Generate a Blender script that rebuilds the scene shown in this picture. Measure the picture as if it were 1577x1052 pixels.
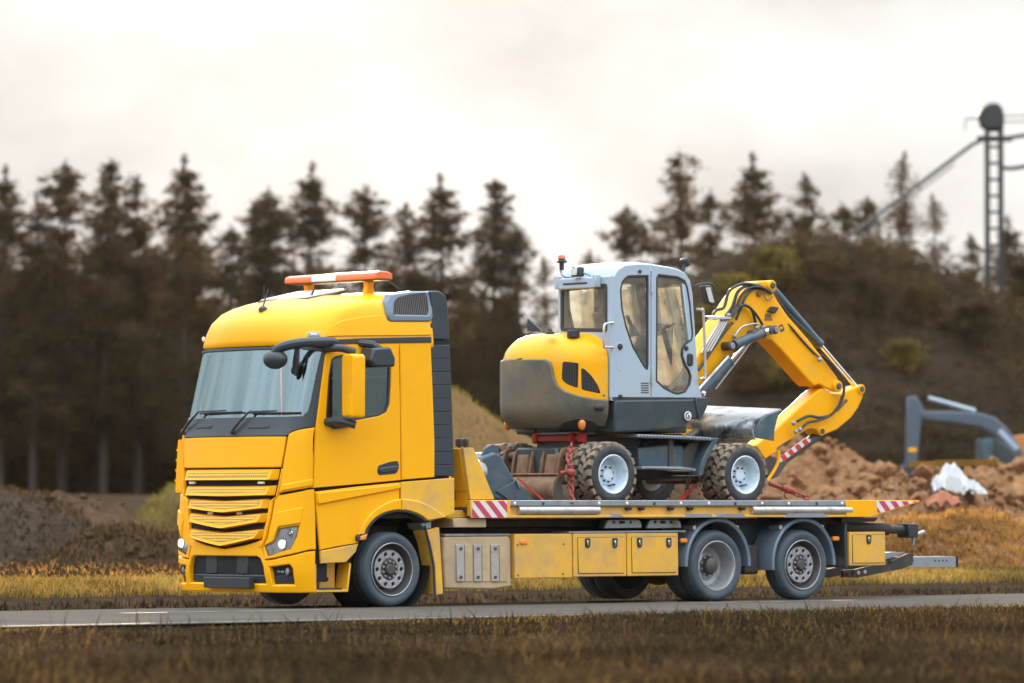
import bpy, bmesh, math, random
from mathutils import Vector, Matrix, noise
from mathutils.geometry import delaunay_2d_cdt
R = math.radians
scn = bpy.context.scene
for o in list(bpy.data.objects): bpy.data.objects.remove(o)
rnd = random.Random(7)

# ------------------------------------------------------------------ camera, sky, sun, exposure
FPX, IW, IH = 7500.0, 1577.0, 1052.0          # long lens: focal length in photo pixels
TH, PT = R(40.2), math.atan((775 - 526) / 7500.0)
FWD = Vector((math.sin(TH), math.cos(TH), 0)); RGT = Vector((math.cos(TH), -math.sin(TH), 0)); UPZ = Vector((0, 0, 1))
CFW = FWD * math.cos(PT) + UPZ * math.sin(PT); CUP = -FWD * math.sin(PT) + UPZ * math.cos(PT)
def ray(px, py): return CFW + RGT * ((px - 788.5) / FPX) + CUP * ((526 - py) / FPX)
CAM = Vector((0, -1.18, .475)) - 61.4 * ray(604, 877)
cd = bpy.data.cameras.new('camera'); cam = bpy.data.objects.new('camera', cd); scn.collection.objects.link(cam)
cam.location = CAM
cam.rotation_euler = Matrix((RGT, CUP, -CFW)).transposed().to_euler()
cd.sensor_width = 36; cd.lens = 36 * FPX / IW; cd.clip_start = .5; cd.clip_end = 6000
cd.dof.use_dof = True; cd.dof.focus_distance = 62.0; cd.dof.aperture_fstop = 1.6
scn.camera = cam

SUN_AZ = R(-2)          # azimuth of the sun, measured from the viewing direction, left is negative
SUN_EL = R(7.5)
w = bpy.data.worlds.new('World'); scn.world = w; w.use_nodes = True
nt = w.node_tree; nt.nodes.clear()
def N(t, **k):
    n = nt.nodes.new(t)
    for a, b in k.items(): setattr(n, a, b)
    return n
def L(a, b): nt.links.new(a, b)
sun_dir = (FWD * math.cos(SUN_AZ) + RGT * math.sin(SUN_AZ)) * math.cos(SUN_EL) + UPZ * math.sin(SUN_EL)
sky = N('ShaderNodeTexSky', sky_type='NISHITA', sun_disc=False, sun_elevation=SUN_EL,
        sun_rotation=math.atan2(sun_dir.x, sun_dir.y), dust_density=2.5, air_density=1.0)
tc = N('ShaderNodeTexCoord')
sep = N('ShaderNodeSeparateXYZ'); L(tc.outputs['Generated'], sep.inputs[0])
# cloud layer: brighter towards the zenith as an overcast sky is, with soft cloud masses
mp = N('ShaderNodeMapping'); mp.inputs['Scale'].default_value = (1, 1, 1.9); mp.inputs['Location'].default_value = (3.1, .4, .2); L(tc.outputs['Generated'], mp.inputs[0])
nz = N('ShaderNodeTexNoise'); nz.inputs['Scale'].default_value = 13; nz.inputs['Detail'].default_value = 6; nz.inputs['Roughness'].default_value = .52; L(mp.outputs[0], nz.inputs['Vector'])
cr = N('ShaderNodeValToRGB'); cr.color_ramp.elements[0].position = .34; cr.color_ramp.elements[1].position = .60
cr.color_ramp.elements[0].color = (.41, .415, .42, 1); cr.color_ramp.elements[1].color = (.585, .588, .59, 1); L(nz.outputs['Fac'], cr.inputs[0])
zen = N('ShaderNodeMapRange'); zen.inputs['From Min'].default_value = 0.11; zen.inputs['From Max'].default_value = 1; zen.inputs['To Min'].default_value = 1.0; zen.inputs['To Max'].default_value = 5.0
L(sep.outputs['Z'], zen.inputs['Value'])
ztn = N('ShaderNodeMix', data_type='RGBA'); ztn.inputs['A'].default_value = (1, 1, 1, 1); ztn.inputs['B'].default_value = (.90, .98, 1.09, 1); zt2 = N('ShaderNodeMapRange'); zt2.inputs['From Min'].default_value = .08; zt2.inputs['From Max'].default_value = .55; L(sep.outputs['Z'], zt2.inputs['Value']); L(zt2.outputs[0], ztn.inputs['Factor'])
ctn = N('ShaderNodeMix', data_type='RGBA', blend_type='MULTIPLY'); ctn.inputs['Factor'].default_value = 1; L(cr.outputs[0], ctn.inputs['A']); L(ztn.outputs['Result'], ctn.inputs['B'])
cl = N('ShaderNodeVectorMath', operation='SCALE'); L(ctn.outputs['Result'], cl.inputs[0]); L(zen.outputs[0], cl.inputs['Scale'])
# warm glow of the veiled sun
dt = N('ShaderNodeVectorMath', operation='DOT_PRODUCT'); L(tc.outputs['Generated'], dt.inputs[0]); dt.inputs[1].default_value = sun_dir
pw = N('ShaderNodeMath', operation='POWER'); mx = N('ShaderNodeMath', operation='MAXIMUM'); L(dt.outputs['Value'], mx.inputs[0]); mx.inputs[1].default_value = 0
L(mx.outputs[0], pw.inputs[0]); pw.inputs[1].default_value = 220
gl = N('ShaderNodeVectorMath', operation='SCALE'); gl.inputs[0].default_value = (.13, .10, .066); L(pw.outputs[0], gl.inputs['Scale'])
ad = N('ShaderNodeVectorMath', operation='ADD'); L(cl.outputs[0], ad.inputs[0]); L(gl.outputs[0], ad.inputs[1])
SKY_S = .06
b1 = N('ShaderNodeBackground'); L(sky.outputs[0], b1.inputs[0]); b1.inputs[1].default_value = SKY_S
b2 = N('ShaderNodeBackground'); L(ad.outputs[0], b2.inputs[0]); b2.inputs[1].default_value = 1.0
ms = N('ShaderNodeMixShader'); ms.inputs[0].default_value = .988; L(b1.outputs[0], ms.inputs[1]); L(b2.outputs[0], ms.inputs[2])      # cloud covers nearly all of the sky
wo = N('ShaderNodeOutputWorld'); L(ms.outputs[0], wo.inputs[0])

sl = bpy.data.lights.new('sun', 'SUN'); sl.energy = 5.0; sl.angle = R(1.2); sl.color = (1, .76, .48)
so = bpy.data.objects.new('sun', sl); scn.collection.objects.link(so)
so.rotation_euler = sun_dir.to_track_quat('Z', 'Y').to_euler(); so.location = (0, 0, 60)
vs = scn.view_settings; vs.view_transform = 'Standard'; vs.look = 'None'; vs.exposure = 0.69; vs.gamma = 1.0; vs.use_curve_mapping = False
scn.render.engine = 'CYCLES'; scn.cycles.use_denoising = True; scn.cycles.max_bounces = 8; scn.cycles.transparent_max_bounces = 16
scn.cycles.caustics_reflective = False; scn.cycles.caustics_refractive = False

# ------------------------------------------------------------------ measuring helpers: sight lines onto real planes
def sy(px, py, y):
    r = ray(px, py); t = (y - CAM.y) / r.y; p = CAM + t * r; return (p.x, p.z)
def sx(px, py, x):
    r = ray(px, py); t = (x - CAM.x) / r.x; p = CAM + t * r; return (p.y, p.z)
def py_(pts, y): return [sy(a, b, y) for a, b in pts]
def px_(pts, x): return [sx(a, b, x) for a, b in pts]
def gnd(px, py, z=0):
    r = ray(px, py); t = (z - CAM.z) / r.z; return CAM + t * r
def dep(px, d, z=None, py=None):
    """point on the sight line of photo column px at distance d; height z, or from photo row py"""
    p = CAM + FWD * d + RGT * ((px - 788.5) / FPX * d)
    p.z = z if z is not None else CAM.z + (775 - py) / FPX * d
    return p
def proj(p):
    d = Vector(p) - CAM; z = d.dot(CFW); return (788.5 + FPX * d.dot(RGT) / z, 526 - FPX * d.dot(CUP) / z)

# ------------------------------------------------------------------ materials
MAT = {}
def mat(name, col, rough=.5, metal=0., var=.10, scale=6., bump=0., bscale=40., coat=0., dirt=None, dscale=3., dlo=.5, dhi=.75, spec=.5, sheen=0):
    m = bpy.data.materials.new(name); m.use_nodes = True; t = m.node_tree; ns = t.nodes
    p = ns['Principled BSDF']; p.inputs['Roughness'].default_value = rough; p.inputs['Metallic'].default_value = metal
    p.inputs['Specular IOR Level'].default_value = spec
    if coat: p.inputs['Coat Weight'].default_value = coat; p.inputs['Coat Roughness'].default_value = .06
    tc = ns.new('ShaderNodeTexCoord'); no = ns.new('ShaderNodeTexNoise'); no.inputs['Scale'].default_value = scale; no.inputs['Detail'].default_value = 5
    t.links.new(tc.outputs['Object'], no.inputs['Vector'])
    hs = ns.new('ShaderNodeMix'); hs.data_type = 'RGBA'
    hs.inputs['A'].default_value = tuple(c * (1 - var) for c in col) + (1,); hs.inputs['B'].default_value = tuple(min(1, c * (1 + var)) for c in col) + (1,)
    t.links.new(no.outputs['Fac'], hs.inputs['Factor'])
    out = hs.outputs['Result']
    if dirt:
        n2 = ns.new('ShaderNodeTexNoise'); n2.inputs['Scale'].default_value = dscale; n2.inputs['Detail'].default_value = 8; n2.inputs['Roughness'].default_value = .65
        t.links.new(tc.outputs['Object'], n2.inputs['Vector'])
        mr = ns.new('ShaderNodeMapRange'); mr.inputs['From Min'].default_value = dlo; mr.inputs['From Max'].default_value = dhi; t.links.new(n2.outputs['Fac'], mr.inputs['Value'])
        m2 = ns.new('ShaderNodeMix'); m2.data_type = 'RGBA'; t.links.new(mr.outputs[0], m2.inputs['Factor']); t.links.new(out, m2.inputs['A']); m2.inputs['B'].default_value = tuple(dirt) + (1,)
        out = m2.outputs['Result']
        rr = ns.new('ShaderNodeMapRange'); rr.inputs['To Min'].default_value = rough; rr.inputs['To Max'].default_value = max(rough, .8); t.links.new(mr.outputs[0], rr.inputs['Value']); t.links.new(rr.outputs[0], p.inputs['Roughness'])
    t.links.new(out, p.inputs['Base Color'])
    if bump:
        n3 = ns.new('ShaderNodeTexNoise'); n3.inputs['Scale'].default_value = bscale; n3.inputs['Detail'].default_value = 6; t.links.new(tc.outputs['Object'], n3.inputs['Vector'])
        bp = ns.new('ShaderNodeBump'); bp.inputs['Strength'].default_value = bump; bp.inputs['Distance'].default_value = .02; t.links.new(n3.outputs['Fac'], bp.inputs['Height']); t.links.new(bp.outputs[0], p.inputs['Normal'])
    MAT[name] = m; return m
def glass(name, tint, ior=1.5, rough=0.0, haze=0., hcol=(.6, .65, .65), gcol=(1, 1, 1)):
    """thin pane: straight-through tinted light plus a mirror share by Fresnel, and a film of dust"""
    m = bpy.data.materials.new(name); m.use_nodes = True; t = m.node_tree; ns = t.nodes; ns.clear()
    tr = ns.new('ShaderNodeBsdfTransparent'); tr.inputs[0].default_value = tuple(tint) + (1,)
    g = ns.new('ShaderNodeBsdfGlossy'); g.inputs['Roughness'].default_value = rough; g.inputs['Color'].default_value = tuple(gcol) + (1,)
    fr = ns.new('ShaderNodeFresnel'); fr.inputs[0].default_value = ior
    mx = ns.new('ShaderNodeMixShader'); t.links.new(fr.outputs[0], mx.inputs[0]); t.links.new(tr.outputs[0], mx.inputs[1]); t.links.new(g.outputs[0], mx.inputs[2])
    out = mx.outputs[0]
    if haze:
        df1 = ns.new('ShaderNodeBsdfDiffuse'); df1.inputs[0].default_value = tuple(hcol) + (1,); tl = ns.new('ShaderNodeBsdfTranslucent'); tl.inputs[0].default_value = tuple(hcol) + (1,); df = ns.new('ShaderNodeMixShader'); df.inputs[0].default_value = .5; t.links.new(df1.outputs[0], df.inputs[1]); t.links.new(tl.outputs[0], df.inputs[2])
        tc = ns.new('ShaderNodeTexCoord'); no = ns.new('ShaderNodeTexNoise'); no.inputs['Scale'].default_value = 5; no.inputs['Detail'].default_value = 6; t.links.new(tc.outputs['Object'], no.inputs['Vector'])
        mr = ns.new('ShaderNodeMapRange'); mr.inputs['From Min'].default_value = .3; mr.inputs['From Max'].default_value = .75; mr.inputs['To Max'].default_value = haze; t.links.new(no.outputs['Fac'], mr.inputs['Value'])
        m2 = ns.new('ShaderNodeMixShader'); t.links.new(mr.outputs[0], m2.inputs[0]); t.links.new(out, m2.inputs[1]); t.links.new(df.outputs[0], m2.inputs[2]); out = m2.outputs[0]
    o = ns.new('ShaderNodeOutputMaterial'); t.links.new(out, o.inputs[0]); MAT[name] = m; return m
DUST = (.36, .26, .16)
mat('yellow', (.92, .415, .003), .30, var=.04, coat=.10, spec=.2, dirt=(.76, .37, .02), dscale=1.6, dlo=.58, dhi=.9)
mat('yellow_dusty', (.80, .42, .02), .42, var=.06, scale=3, dirt=DUST, dscale=2.2, dlo=.42, dhi=.85)
mat('yellow_box', (.74, .39, .04), .45, var=.08, scale=3, dirt=(.38, .27, .14), dscale=2.6, dlo=.42, dhi=.82)
mat('dusty_guard', (.50, .36, .20), .6, var=.15, scale=4, dirt=(.28, .21, .15), dscale=3, dlo=.4, dhi=.8, bump=.15)
mat('black_plastic', (.028, .031, .036), .45, var=.2)
mat('dark_trim', (.027, .037, .045), .42, var=.15)
mat('slate', (.15, .20, .25), .35, var=.1)
mat('void', (.008, .008, .009), .8)
mat('rubber', (.045, .066, .083), .62, var=.2, scale=5, dirt=(.11, .11, .11), dscale=4, dlo=.45, dhi=.85)
mat('rubber_dirty', (.030, .032, .034), .7, var=.2, dirt=(.10, .075, .05), dscale=6, dlo=.5, dhi=.85)
mat('tread', (.24, .185, .13), .85, var=.2, scale=5, dirt=(.10, .08, .065), dscale=5, dlo=.5, dhi=.8)
mat('steel_dark', (.09, .085, .08), .5, .4, var=.2, dirt=(.12, .09, .06), dscale=4)
mat('rim_dark', (.10, .09, .085), .5, .5, var=.2)
mat('rim_grey', (.36, .37, .38), .45, .5, var=.12, dirt=(.2, .17, .14), dscale=9, dlo=.5, dhi=.8)
mat('rim_white', (.62, .72, .80), .4, var=.06, dirt=(.36, .30, .24), dscale=7, dlo=.5, dhi=.85)
mat('galv', (.30, .33, .36), .42, .55, var=.12, scale=10, dirt=(.25, .2, .14), dscale=5)
mat('alu', (.55, .53, .50), .35, .7, var=.15, dirt=(.3, .24, .16), dscale=4)
mat('chrome', (.75, .75, .76), .15, 1.0, var=.05)
mat('chassis', (.035, .031, .028), .65, var=.3, dirt=(.10, .075, .05), dscale=4)
mat('headlight_white', (.62, .63, .64), .2, var=.03)
mat('teal_dark', (.026, .044, .050), .36, var=.15, dirt=(.09, .08, .06), dscale=3, dlo=.5, dhi=.9)
mat('teal_steel', (.048, .092, .12), .38, .1, var=.2, dirt=(.20, .15, .1), dscale=5, dlo=.5, dhi=.8)
mat('blue_bucket', (.05, .085, .115), .42, var=.25, dirt=(.16, .13, .10), dscale=4, dlo=.5, dhi=.8, bump=.1)
mat('cab_grey', (.37, .455, .525), .38, var=.04, dirt=(.42, .40, .36), dscale=2.5, dlo=.52, dhi=.9, coat=.2)
mat('counterweight', (.065, .07, .066), .33, var=.1, dirt=(.22, .165, .09), dscale=1.0, dlo=.36, dhi=.62, bump=.05, bscale=120)  # golden blotches: dust film with the field's golden reflection painted into the colour
mat('ex_yellow', (.92, .41, .003), .34, var=.04, coat=.08, spec=.2, dirt=(.60, .36, .09), dscale=2.2, dlo=.52, dhi=.9)
mat('rust', (.20, .105, .055), .7, .2, var=.35, scale=5, dirt=(.36, .22, .12), dscale=6, dlo=.45, dhi=.75, bump=.2)
mat('blade_steel', (.33, .36, .38), .35, .6, var=.2, dirt=(.05, .055, .06), dscale=2.2, dlo=.5, dhi=.62)
mat('red', (.62, .03, .022), .42, var=.15, dirt=(.3, .05, .03), dscale=6)
mat('red_chain', (.28, .05, .035), .55, .2, var=.35, scale=20)
mat('white', (.78, .76, .74), .4, var=.05)
mat('stripe_red', (.50, .05, .09), .45, var=.1)
mat('stripe_white', (.70, .66, .62), .45, var=.1)
mat('orange_lens', (.80, .14, .03), .22, var=.15, coat=.5)
mat('pale_lens', (.66, .68, .60), .25, var=.08, coat=.4)
mat('amber', (.85, .25, .03), .25, var=.1, coat=.3)
mat('tail_red', (.6, .02, .03), .25, coat=.4)
mat('seat_brown', (.14, .10, .06), .8, var=.2, bump=.2)
mat('seat_dark', (.04, .045, .05), .8, var=.2)
mat('interior', (.20, .21, .21), .7, var=.1)
mat('interior_pale', (.66, .70, .68), .7, var=.1)
mat('hose', (.018, .020, .024), .4, var=.2)
glass('windscreen_glass', (.90, .99, 1.0), 3.1, haze=.03, hcol=(.55, .72, .78), gcol=(.70, .94, 1))
glass('door_glass', (.55, .68, .68), 2.1, haze=.03, hcol=(.35, .42, .42), gcol=(.70, .92, .92))
glass('ex_glass', (.95, .93, .84), 1.5, haze=.34, hcol=(.92, .86, .66))
def lampmat(name, col, s):
    m = bpy.data.materials.new(name); m.use_nodes = True; e = m.node_tree.nodes['Principled BSDF']; e.inputs['Emission Color'].default_value = tuple(col) + (1,); e.inputs['Emission Strength'].default_value = s; e.inputs['Base Color'].default_value = tuple(col) + (1,); MAT[name] = m
lampmat('headlamp_bulb', (1, .88, .72), 2.2)
glass('lamp_glass', (.9, .92, .93), 1.5)
glass('hatch_glass', (.10, .11, .12), 1.6)

# ------------------------------------------------------------------ mesh builder
def area2(p): return .5 * sum(p[i][0] * p[(i + 1) % len(p)][1] - p[(i + 1) % len(p)][0] * p[i][1] for i in range(len(p)))
def inset(p, b):
    n = len(p); s = 1 if area2(p) > 0 else -1; out = []
    for i in range(n):
        a, c, e = Vector(p[i - 1]), Vector(p[i]), Vector(p[(i + 1) % n])
        d1 = (c - a); d2 = (e - c)
        if d1.length < 1e-9 or d2.length < 1e-9: out.append((c.x, c.y)); continue
        d1.normalize(); d2.normalize()
        n1 = Vector((-d1.y, d1.x)) * s; n2 = Vector((-d2.y, d2.x)) * s
        m = n1 + n2; k = m.dot(n1)
        m = m * (min(1 / max(k, .35), 2.2)) if m.length > 1e-6 else n1
        out.append((c.x + m.x * b, c.y + m.y * b))
    return out
def inside(pt, poly):
    x, y = pt; c = False; n = len(poly); j = n - 1
    for i in range(n):
        xi, yi = poly[i]; xj, yj = poly[j]
        if (yi > y) != (yj > y) and x < (xj - xi) * (y - yi) / (yj - yi) + xi: c = not c
        j = i
    return c
def edist(pt, poly):
    best = 1e9; P = Vector(pt)
    for i in range(len(poly)):
        a = Vector(poly[i - 1]); b = Vector(poly[i]); ab = b - a; t = max(0, min(1, (P - a).dot(ab) / max(ab.length_squared, 1e-12))); best = min(best, (a + ab * t - P).length)
    return best
def resample(p, step):
    out = []
    for i in range(len(p)):
        a = Vector(p[i]); b = Vector(p[(i + 1) % len(p)]); k = max(1, int(math.ceil((b - a).length / step)))
        for j in range(k): q = a.lerp(b, j / k); out.append((q.x, q.y))
    return out
def rpoly(pts, r, n=4):
    """polygon with rounded corners; r a number or a list per corner"""
    out = []; m = len(pts)
    for i in range(m):
        rr = r[i] if isinstance(r, (list, tuple)) else r
        a, c, e = Vector(pts[i - 1]), Vector(pts[i]), Vector(pts[(i + 1) % m])
        if rr <= 0: out.append((c.x, c.y)); continue
        d1 = a - c; d2 = e - c; l = min(rr, d1.length * .48, d2.length * .48)
        p0 = c + d1.normalized() * l; p1 = c + d2.normalized() * l
        for k in range(n + 1):
            t = k / n; q = p0 * (1 - t) ** 2 + c * 2 * t * (1 - t) + p1 * t * t; out.append((q.x, q.y))
    return out
def curve(pts, n=6, closed=False):
    """Catmull-Rom through points (2D or 3D tuples)"""
    P = [Vector(p) for p in pts]; m = len(P); out = []
    rng = range(m) if closed else range(m - 1)
    for i in rng:
        g = lambda k: P[k % m] if closed else P[max(0, min(m - 1, k))]
        p0, p1, p2, p3 = g(i - 1), g(i), g(i + 1), g(i + 2)
        for j in range(n):
            t = j / n; out.append(.5 * ((2 * p1) + (p2 - p0) * t + (2 * p0 - 5 * p1 + 4 * p2 - p3) * t * t + (3 * p1 - p0 - 3 * p2 + p3) * t ** 3))
    if not closed: out.append(P[-1])
    return [tuple(v) for v in out]
AX = {'y': lambda p, q, h: Vector((p, h, q)), 'x': lambda p, q, h: Vector((h, p, q)), 'z': lambda p, q, h: Vector((p, q, h))}
class MB:
    def __init__(s): s.v = []; s.f = []; s.mi = []
    def add(s, vs, fs, mi=0):
        n = len(s.v); s.v += [Vector(v) for v in vs]; s.f += [tuple(i + n for i in f) for f in fs]; s.mi += [mi] * len(fs); return s
    def box(s, c, d, rot=None, mi=0):
        c = Vector(c); h = Vector(d) / 2; vs = []
        for x in (-1, 1):
            for y in (-1, 1):
                for z in (-1, 1):
                    q = Vector((x * h.x, y * h.y, z * h.z)); vs.append(c + (rot @ q if rot else q))
        return s.add(vs, [(0, 1, 3, 2), (4, 6, 7, 5), (0, 4, 5, 1), (2, 3, 7, 6), (0, 2, 6, 4), (1, 5, 7, 3)], mi)
    def bb(s, x0, x1, y0, y1, z0, z1, mi=0): return s.box(((x0 + x1) / 2, (y0 + y1) / 2, (z0 + z1) / 2), (abs(x1 - x0), abs(y1 - y0), abs(z1 - z0)), mi=mi)
    def prism(s, poly, h0, h1, ax='y', mi=0):
        f = AX[ax] if isinstance(ax, str) else ax; n = len(poly)
        vs = [f(p[0], p[1], h0) for p in poly] + [f(p[0], p[1], h1) for p in poly]
        return s.add(vs, [tuple(range(n))[::-1], tuple(range(n, 2 * n))] + [(i, (i + 1) % n, (i + 1) % n + n, i + n) for i in range(n)], mi)
    def cyl(s, p0, p1, r0, r1=None, n=14, mi=0):
        r1 = r0 if r1 is None else r1; p0 = Vector(p0); p1 = Vector(p1); d = (p1 - p0).normalized()
        a = d.orthogonal().normalized(); b = d.cross(a); vs = []
        for p, r in ((p0, r0), (p1, r1)):
            for i in range(n): t = 2 * math.pi * i / n; vs.append(p + (a * math.cos(t) + b * math.sin(t)) * r)
        return s.add(vs, [tuple(range(n)), tuple(range(n, 2 * n))] + [(i, (i + 1) % n, (i + 1) % n + n, i + n) for i in range(n)], mi)
    def tube(s, path, r, n=8, mi=0, closed=False):
        P = [Vector(p) for p in path]; m = len(P); vs = []; a = None
        for i in range(m):
            if closed: d = P[(i + 1) % m] - P[i - 1]
            else: d = P[min(i + 1, m - 1)] - P[max(i - 1, 0)]
            d.normalize()
            if a is None: a = d.orthogonal().normalized()
            a = (a - d * a.dot(d)).normalized(); b = d.cross(a); rr = r[i] if isinstance(r, (list, tuple)) else r
            for k in range(n): t = 2 * math.pi * k / n; vs.append(P[i] + (a * math.cos(t) + b * math.sin(t)) * rr)
        fs = []
        for i in range(m if closed else m - 1):
            for k in range(n): j = (i + 1) % m; fs.append((i * n + k, i * n + (k + 1) % n, j * n + (k + 1) % n, j * n + k))
        if not closed: fs += [tuple(range(n)), tuple(range((m - 1) * n, m * n))]
        return s.add(vs, fs, mi)
    def lathe(s, prof, o, ax=(0, 1, 0), n=40, mi=0, t0=0, t1=2 * math.pi):
        """prof: list of (radius, height along axis)"""
        o = Vector(o); d = Vector(ax).normalized(); a = d.orthogonal().normalized()
        if abs(d.y) > .9: a = Vector((1, 0, 0))
        b = d.cross(a); full = abs(t1 - t0 - 2 * math.pi) < 1e-6; k = n if full else n + 1; vs = []
        for r, h in prof:
            for i in range(k): t = t0 + (t1 - t0) * i / n; vs.append(o + d * h + (a * math.cos(t) + b * math.sin(t)) * r)
        fs = []
        for j in range(len(prof) - 1):
            for i in range(n): i2 = (i + 1) % k; fs.append((j * k + i, j * k + i2, (j + 1) * k + i2, (j + 1) * k + i))
        return s.add(vs, fs, mi)
    def sphere(s, c, r, n=12, m=8, mi=0, sc=(1, 1, 1)):
        c = Vector(c); vs = []; fs = []
        for j in range(m + 1):
            ph = math.pi * j / m
            for i in range(n): t = 2 * math.pi * i / n; vs.append(c + Vector((r * sc[0] * math.sin(ph) * math.cos(t), r * sc[1] * math.sin(ph) * math.sin(t), r * sc[2] * math.cos(ph))))
        for j in range(m):
            for i in range(n): fs.append((j * n + i, j * n + (i + 1) % n, (j + 1) * n + (i + 1) % n, (j + 1) * n + i))
        return s.add(vs, fs, mi)
    def plate(s, outer, holes=(), fn=None, thick=.03, step=.12, b=.006, mi=0):
        """sheet cut to an outline, with openings, bent over fn(p, q, depth), chamfered and with turned-in edges"""
        loops = [resample(outer, step)] + [resample(h, step) for h in holes]
        ins = [inset(l, b if i == 0 else -b) for i, l in enumerate(loops)]
        vs = []; ed = []; idx = []
        for l in ins:
            k = len(vs); vs += [Vector(p) for p in l]; idx.append(list(range(k, k + len(l)))); ed += [(k + i, k + (i + 1) % len(l)) for i in range(len(l))]
        xs = [p[0] for p in ins[0]]; ys = [p[1] for p in ins[0]]
        if step < 5:
            gx = min(xs) + step * .5
            while gx < max(xs):
                gy = min(ys) + step * .5
                while gy < max(ys):
                    if inside((gx, gy), ins[0]) and not any(inside((gx, gy), h) for h in ins[1:]) and all(edist((gx, gy), l) > step * .4 for l in ins): vs.append(Vector((gx, gy)))
                    gy += step
                gx += step
        ov, oe, of, og, _, _ = delaunay_2d_cdt(vs, ed, [], 0, 1e-6)
        mp = {}
        for i, lst in enumerate(og):
            for k in lst: mp[k] = i
        fs = []
        for f in of:
            c = sum((ov[i] for i in f), Vector((0, 0))) / len(f)
            if inside(c, ins[0]) and not any(inside(c, h) for h in ins[1:]): fs.append(tuple(f))
        V = [fn(p.x, p.y, 0) for p in ov]
        for l, il in zip(loops, idx):
            n = len(l); k = len(V); V += [fn(p[0], p[1], b) for p in l] + [fn(p[0], p[1], max(thick, b * 1.5)) for p in l]
            for i in range(n):
                j = (i + 1) % n; a0, a1 = mp[il[i]], mp[il[j]]
                if a0 != a1: fs.append((a0, a1, k + j, k + i))
                fs.append((k + i, k + j, k + n + j, k + n + i))
        return s.add(V, fs, mi)
    def build(s, name, mats, parent=None, bevel=0, seg=1, smooth=35, loc=None, recalc=True):
        ms = mats if isinstance(mats, (list, tuple)) else [mats]
        off = Vector((0, 0, 0)); q = parent
        if loc is not None: off = Vector(loc)
        elif parent is not None: off = parent.matrix_world_loc if hasattr(parent, 'matrix_world_loc') else WL.get(parent.name, Vector((0, 0, 0)))
        me = bpy.data.meshes.new(name); me.from_pydata([v - off for v in s.v], [], s.f)
        for m in ms: me.materials.append(MAT[m] if isinstance(m, str) else m)
        if len(ms) > 1: me.polygons.foreach_set('material_index', s.mi)
        if recalc:
            bm = bmesh.new(); bm.from_mesh(me); bmesh.ops.recalc_face_normals(bm, faces=bm.faces); bm.to_mesh(me); bm.free()
        if smooth: 
            me.polygons.foreach_set('use_smooth', [True] * len(me.polygons)); me.set_sharp_from_angle(angle=R(smooth))
        o = bpy.data.objects.new(name, me); scn.collection.objects.link(o)
        if parent is not None:
            o.parent = parent; WL[o.name] = off
            if loc is not None: o.location = off - WL.get(parent.name, Vector((0, 0, 0)))
        elif loc is not None: o.location = off; WL[o.name] = off
        else: WL[o.name] = Vector((0, 0, 0))
        if bevel:
            b = o.modifiers.new('bevel', 'BEVEL'); b.width = bevel; b.segments = seg; b.limit_method = 'ANGLE'; b.angle_limit = R(38); b.use_clamp_overlap = True
        return o
WL = {}                  # world position of each parent's origin
def tag(o, label=None, cat=None, group=None, kind=None):
    if label: o['label'] = label
    if cat: o['category'] = cat
    if group: o['group'] = group
    if kind: o['kind'] = kind
    return o
def thing(name, loc, label, cat, group=None):
    o = bpy.data.objects.new(name, None); scn.collection.objects.link(o); o.location = loc; o.empty_display_size = .3
    WL[o.name] = Vector(loc); return tag(o, label, cat, group)
def kids(o): return [c for c in bpy.data.objects if c.parent == o]
def copy_tree(o, parent=None, delta=None, mir=False):
    c = o.copy(); scn.collection.objects.link(c)
    if parent is not None: c.parent = parent
    if delta is not None: c.location = o.location + Vector(delta)
    for k in CH.get(o.name) or kids(o): copy_tree(k, c)
    return c
CH = {}
# ================================================================== SETTING
import numpy as np
def leafmat(name, col, var=.35, trans=.35, rough=.7, col2=None, scale=2.0):
    m = bpy.data.materials.new(name); m.use_nodes = True; t = m.node_tree; ns = t.nodes; ns.clear()
    df = ns.new('ShaderNodeBsdfDiffuse'); tr = ns.new('ShaderNodeBsdfTranslucent'); mx = ns.new('ShaderNodeMixShader'); mx.inputs[0].default_value = trans
    tc = ns.new('ShaderNodeTexCoord'); no = ns.new('ShaderNodeTexNoise'); no.inputs['Scale'].default_value = scale; no.inputs['Detail'].default_value = 4; t.links.new(tc.outputs['Object'], no.inputs['Vector'])
    mr = ns.new('ShaderNodeMapRange'); mr.inputs['From Min'].default_value = .35; mr.inputs['From Max'].default_value = .65; t.links.new(no.outputs['Fac'], mr.inputs['Value'])
    mc = ns.new('ShaderNodeMix'); mc.data_type = 'RGBA'; t.links.new(mr.outputs[0], mc.inputs['Factor'])
    c2 = col2 or tuple(c * (1 + var) for c in col)
    mc.inputs['A'].default_value = tuple(c * (1 - var) for c in col) + (1,); mc.inputs['B'].default_value = tuple(c2) + (1,)
    for b in (df, tr): t.links.new(mc.outputs['Result'], b.inputs[0])
    t.links.new(df.outputs[0], mx.inputs[1]); t.links.new(tr.outputs[0], mx.inputs[2])
    o = ns.new('ShaderNodeOutputMaterial'); t.links.new(mx.outputs[0], o.inputs[0]); MAT[name] = m
leafmat('needles', (.046, .038, .023), col2=(.090, .066, .033), trans=.48, scale=.35)
leafmat('needles_warm', (.105, .068, .032), col2=(.17, .10, .04), trans=.45, scale=.4)
leafmat('twigs', (.09, .06, .035), trans=.1)
leafmat('dry_grass', (.10, .06, .025), col2=(.19, .115, .04), trans=.4, scale=.5)
leafmat('straw', (.31, .185, .045), col2=(.44, .27, .07), trans=.5, scale=.5)
leafmat('olive_grass', (.13, .12, .03), col2=(.26, .23, .05), trans=.4, scale=.5)
leafmat('brown_grass', (.034, .023, .014), col2=(.066, .043, .024), trans=.25, scale=.4)
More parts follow.
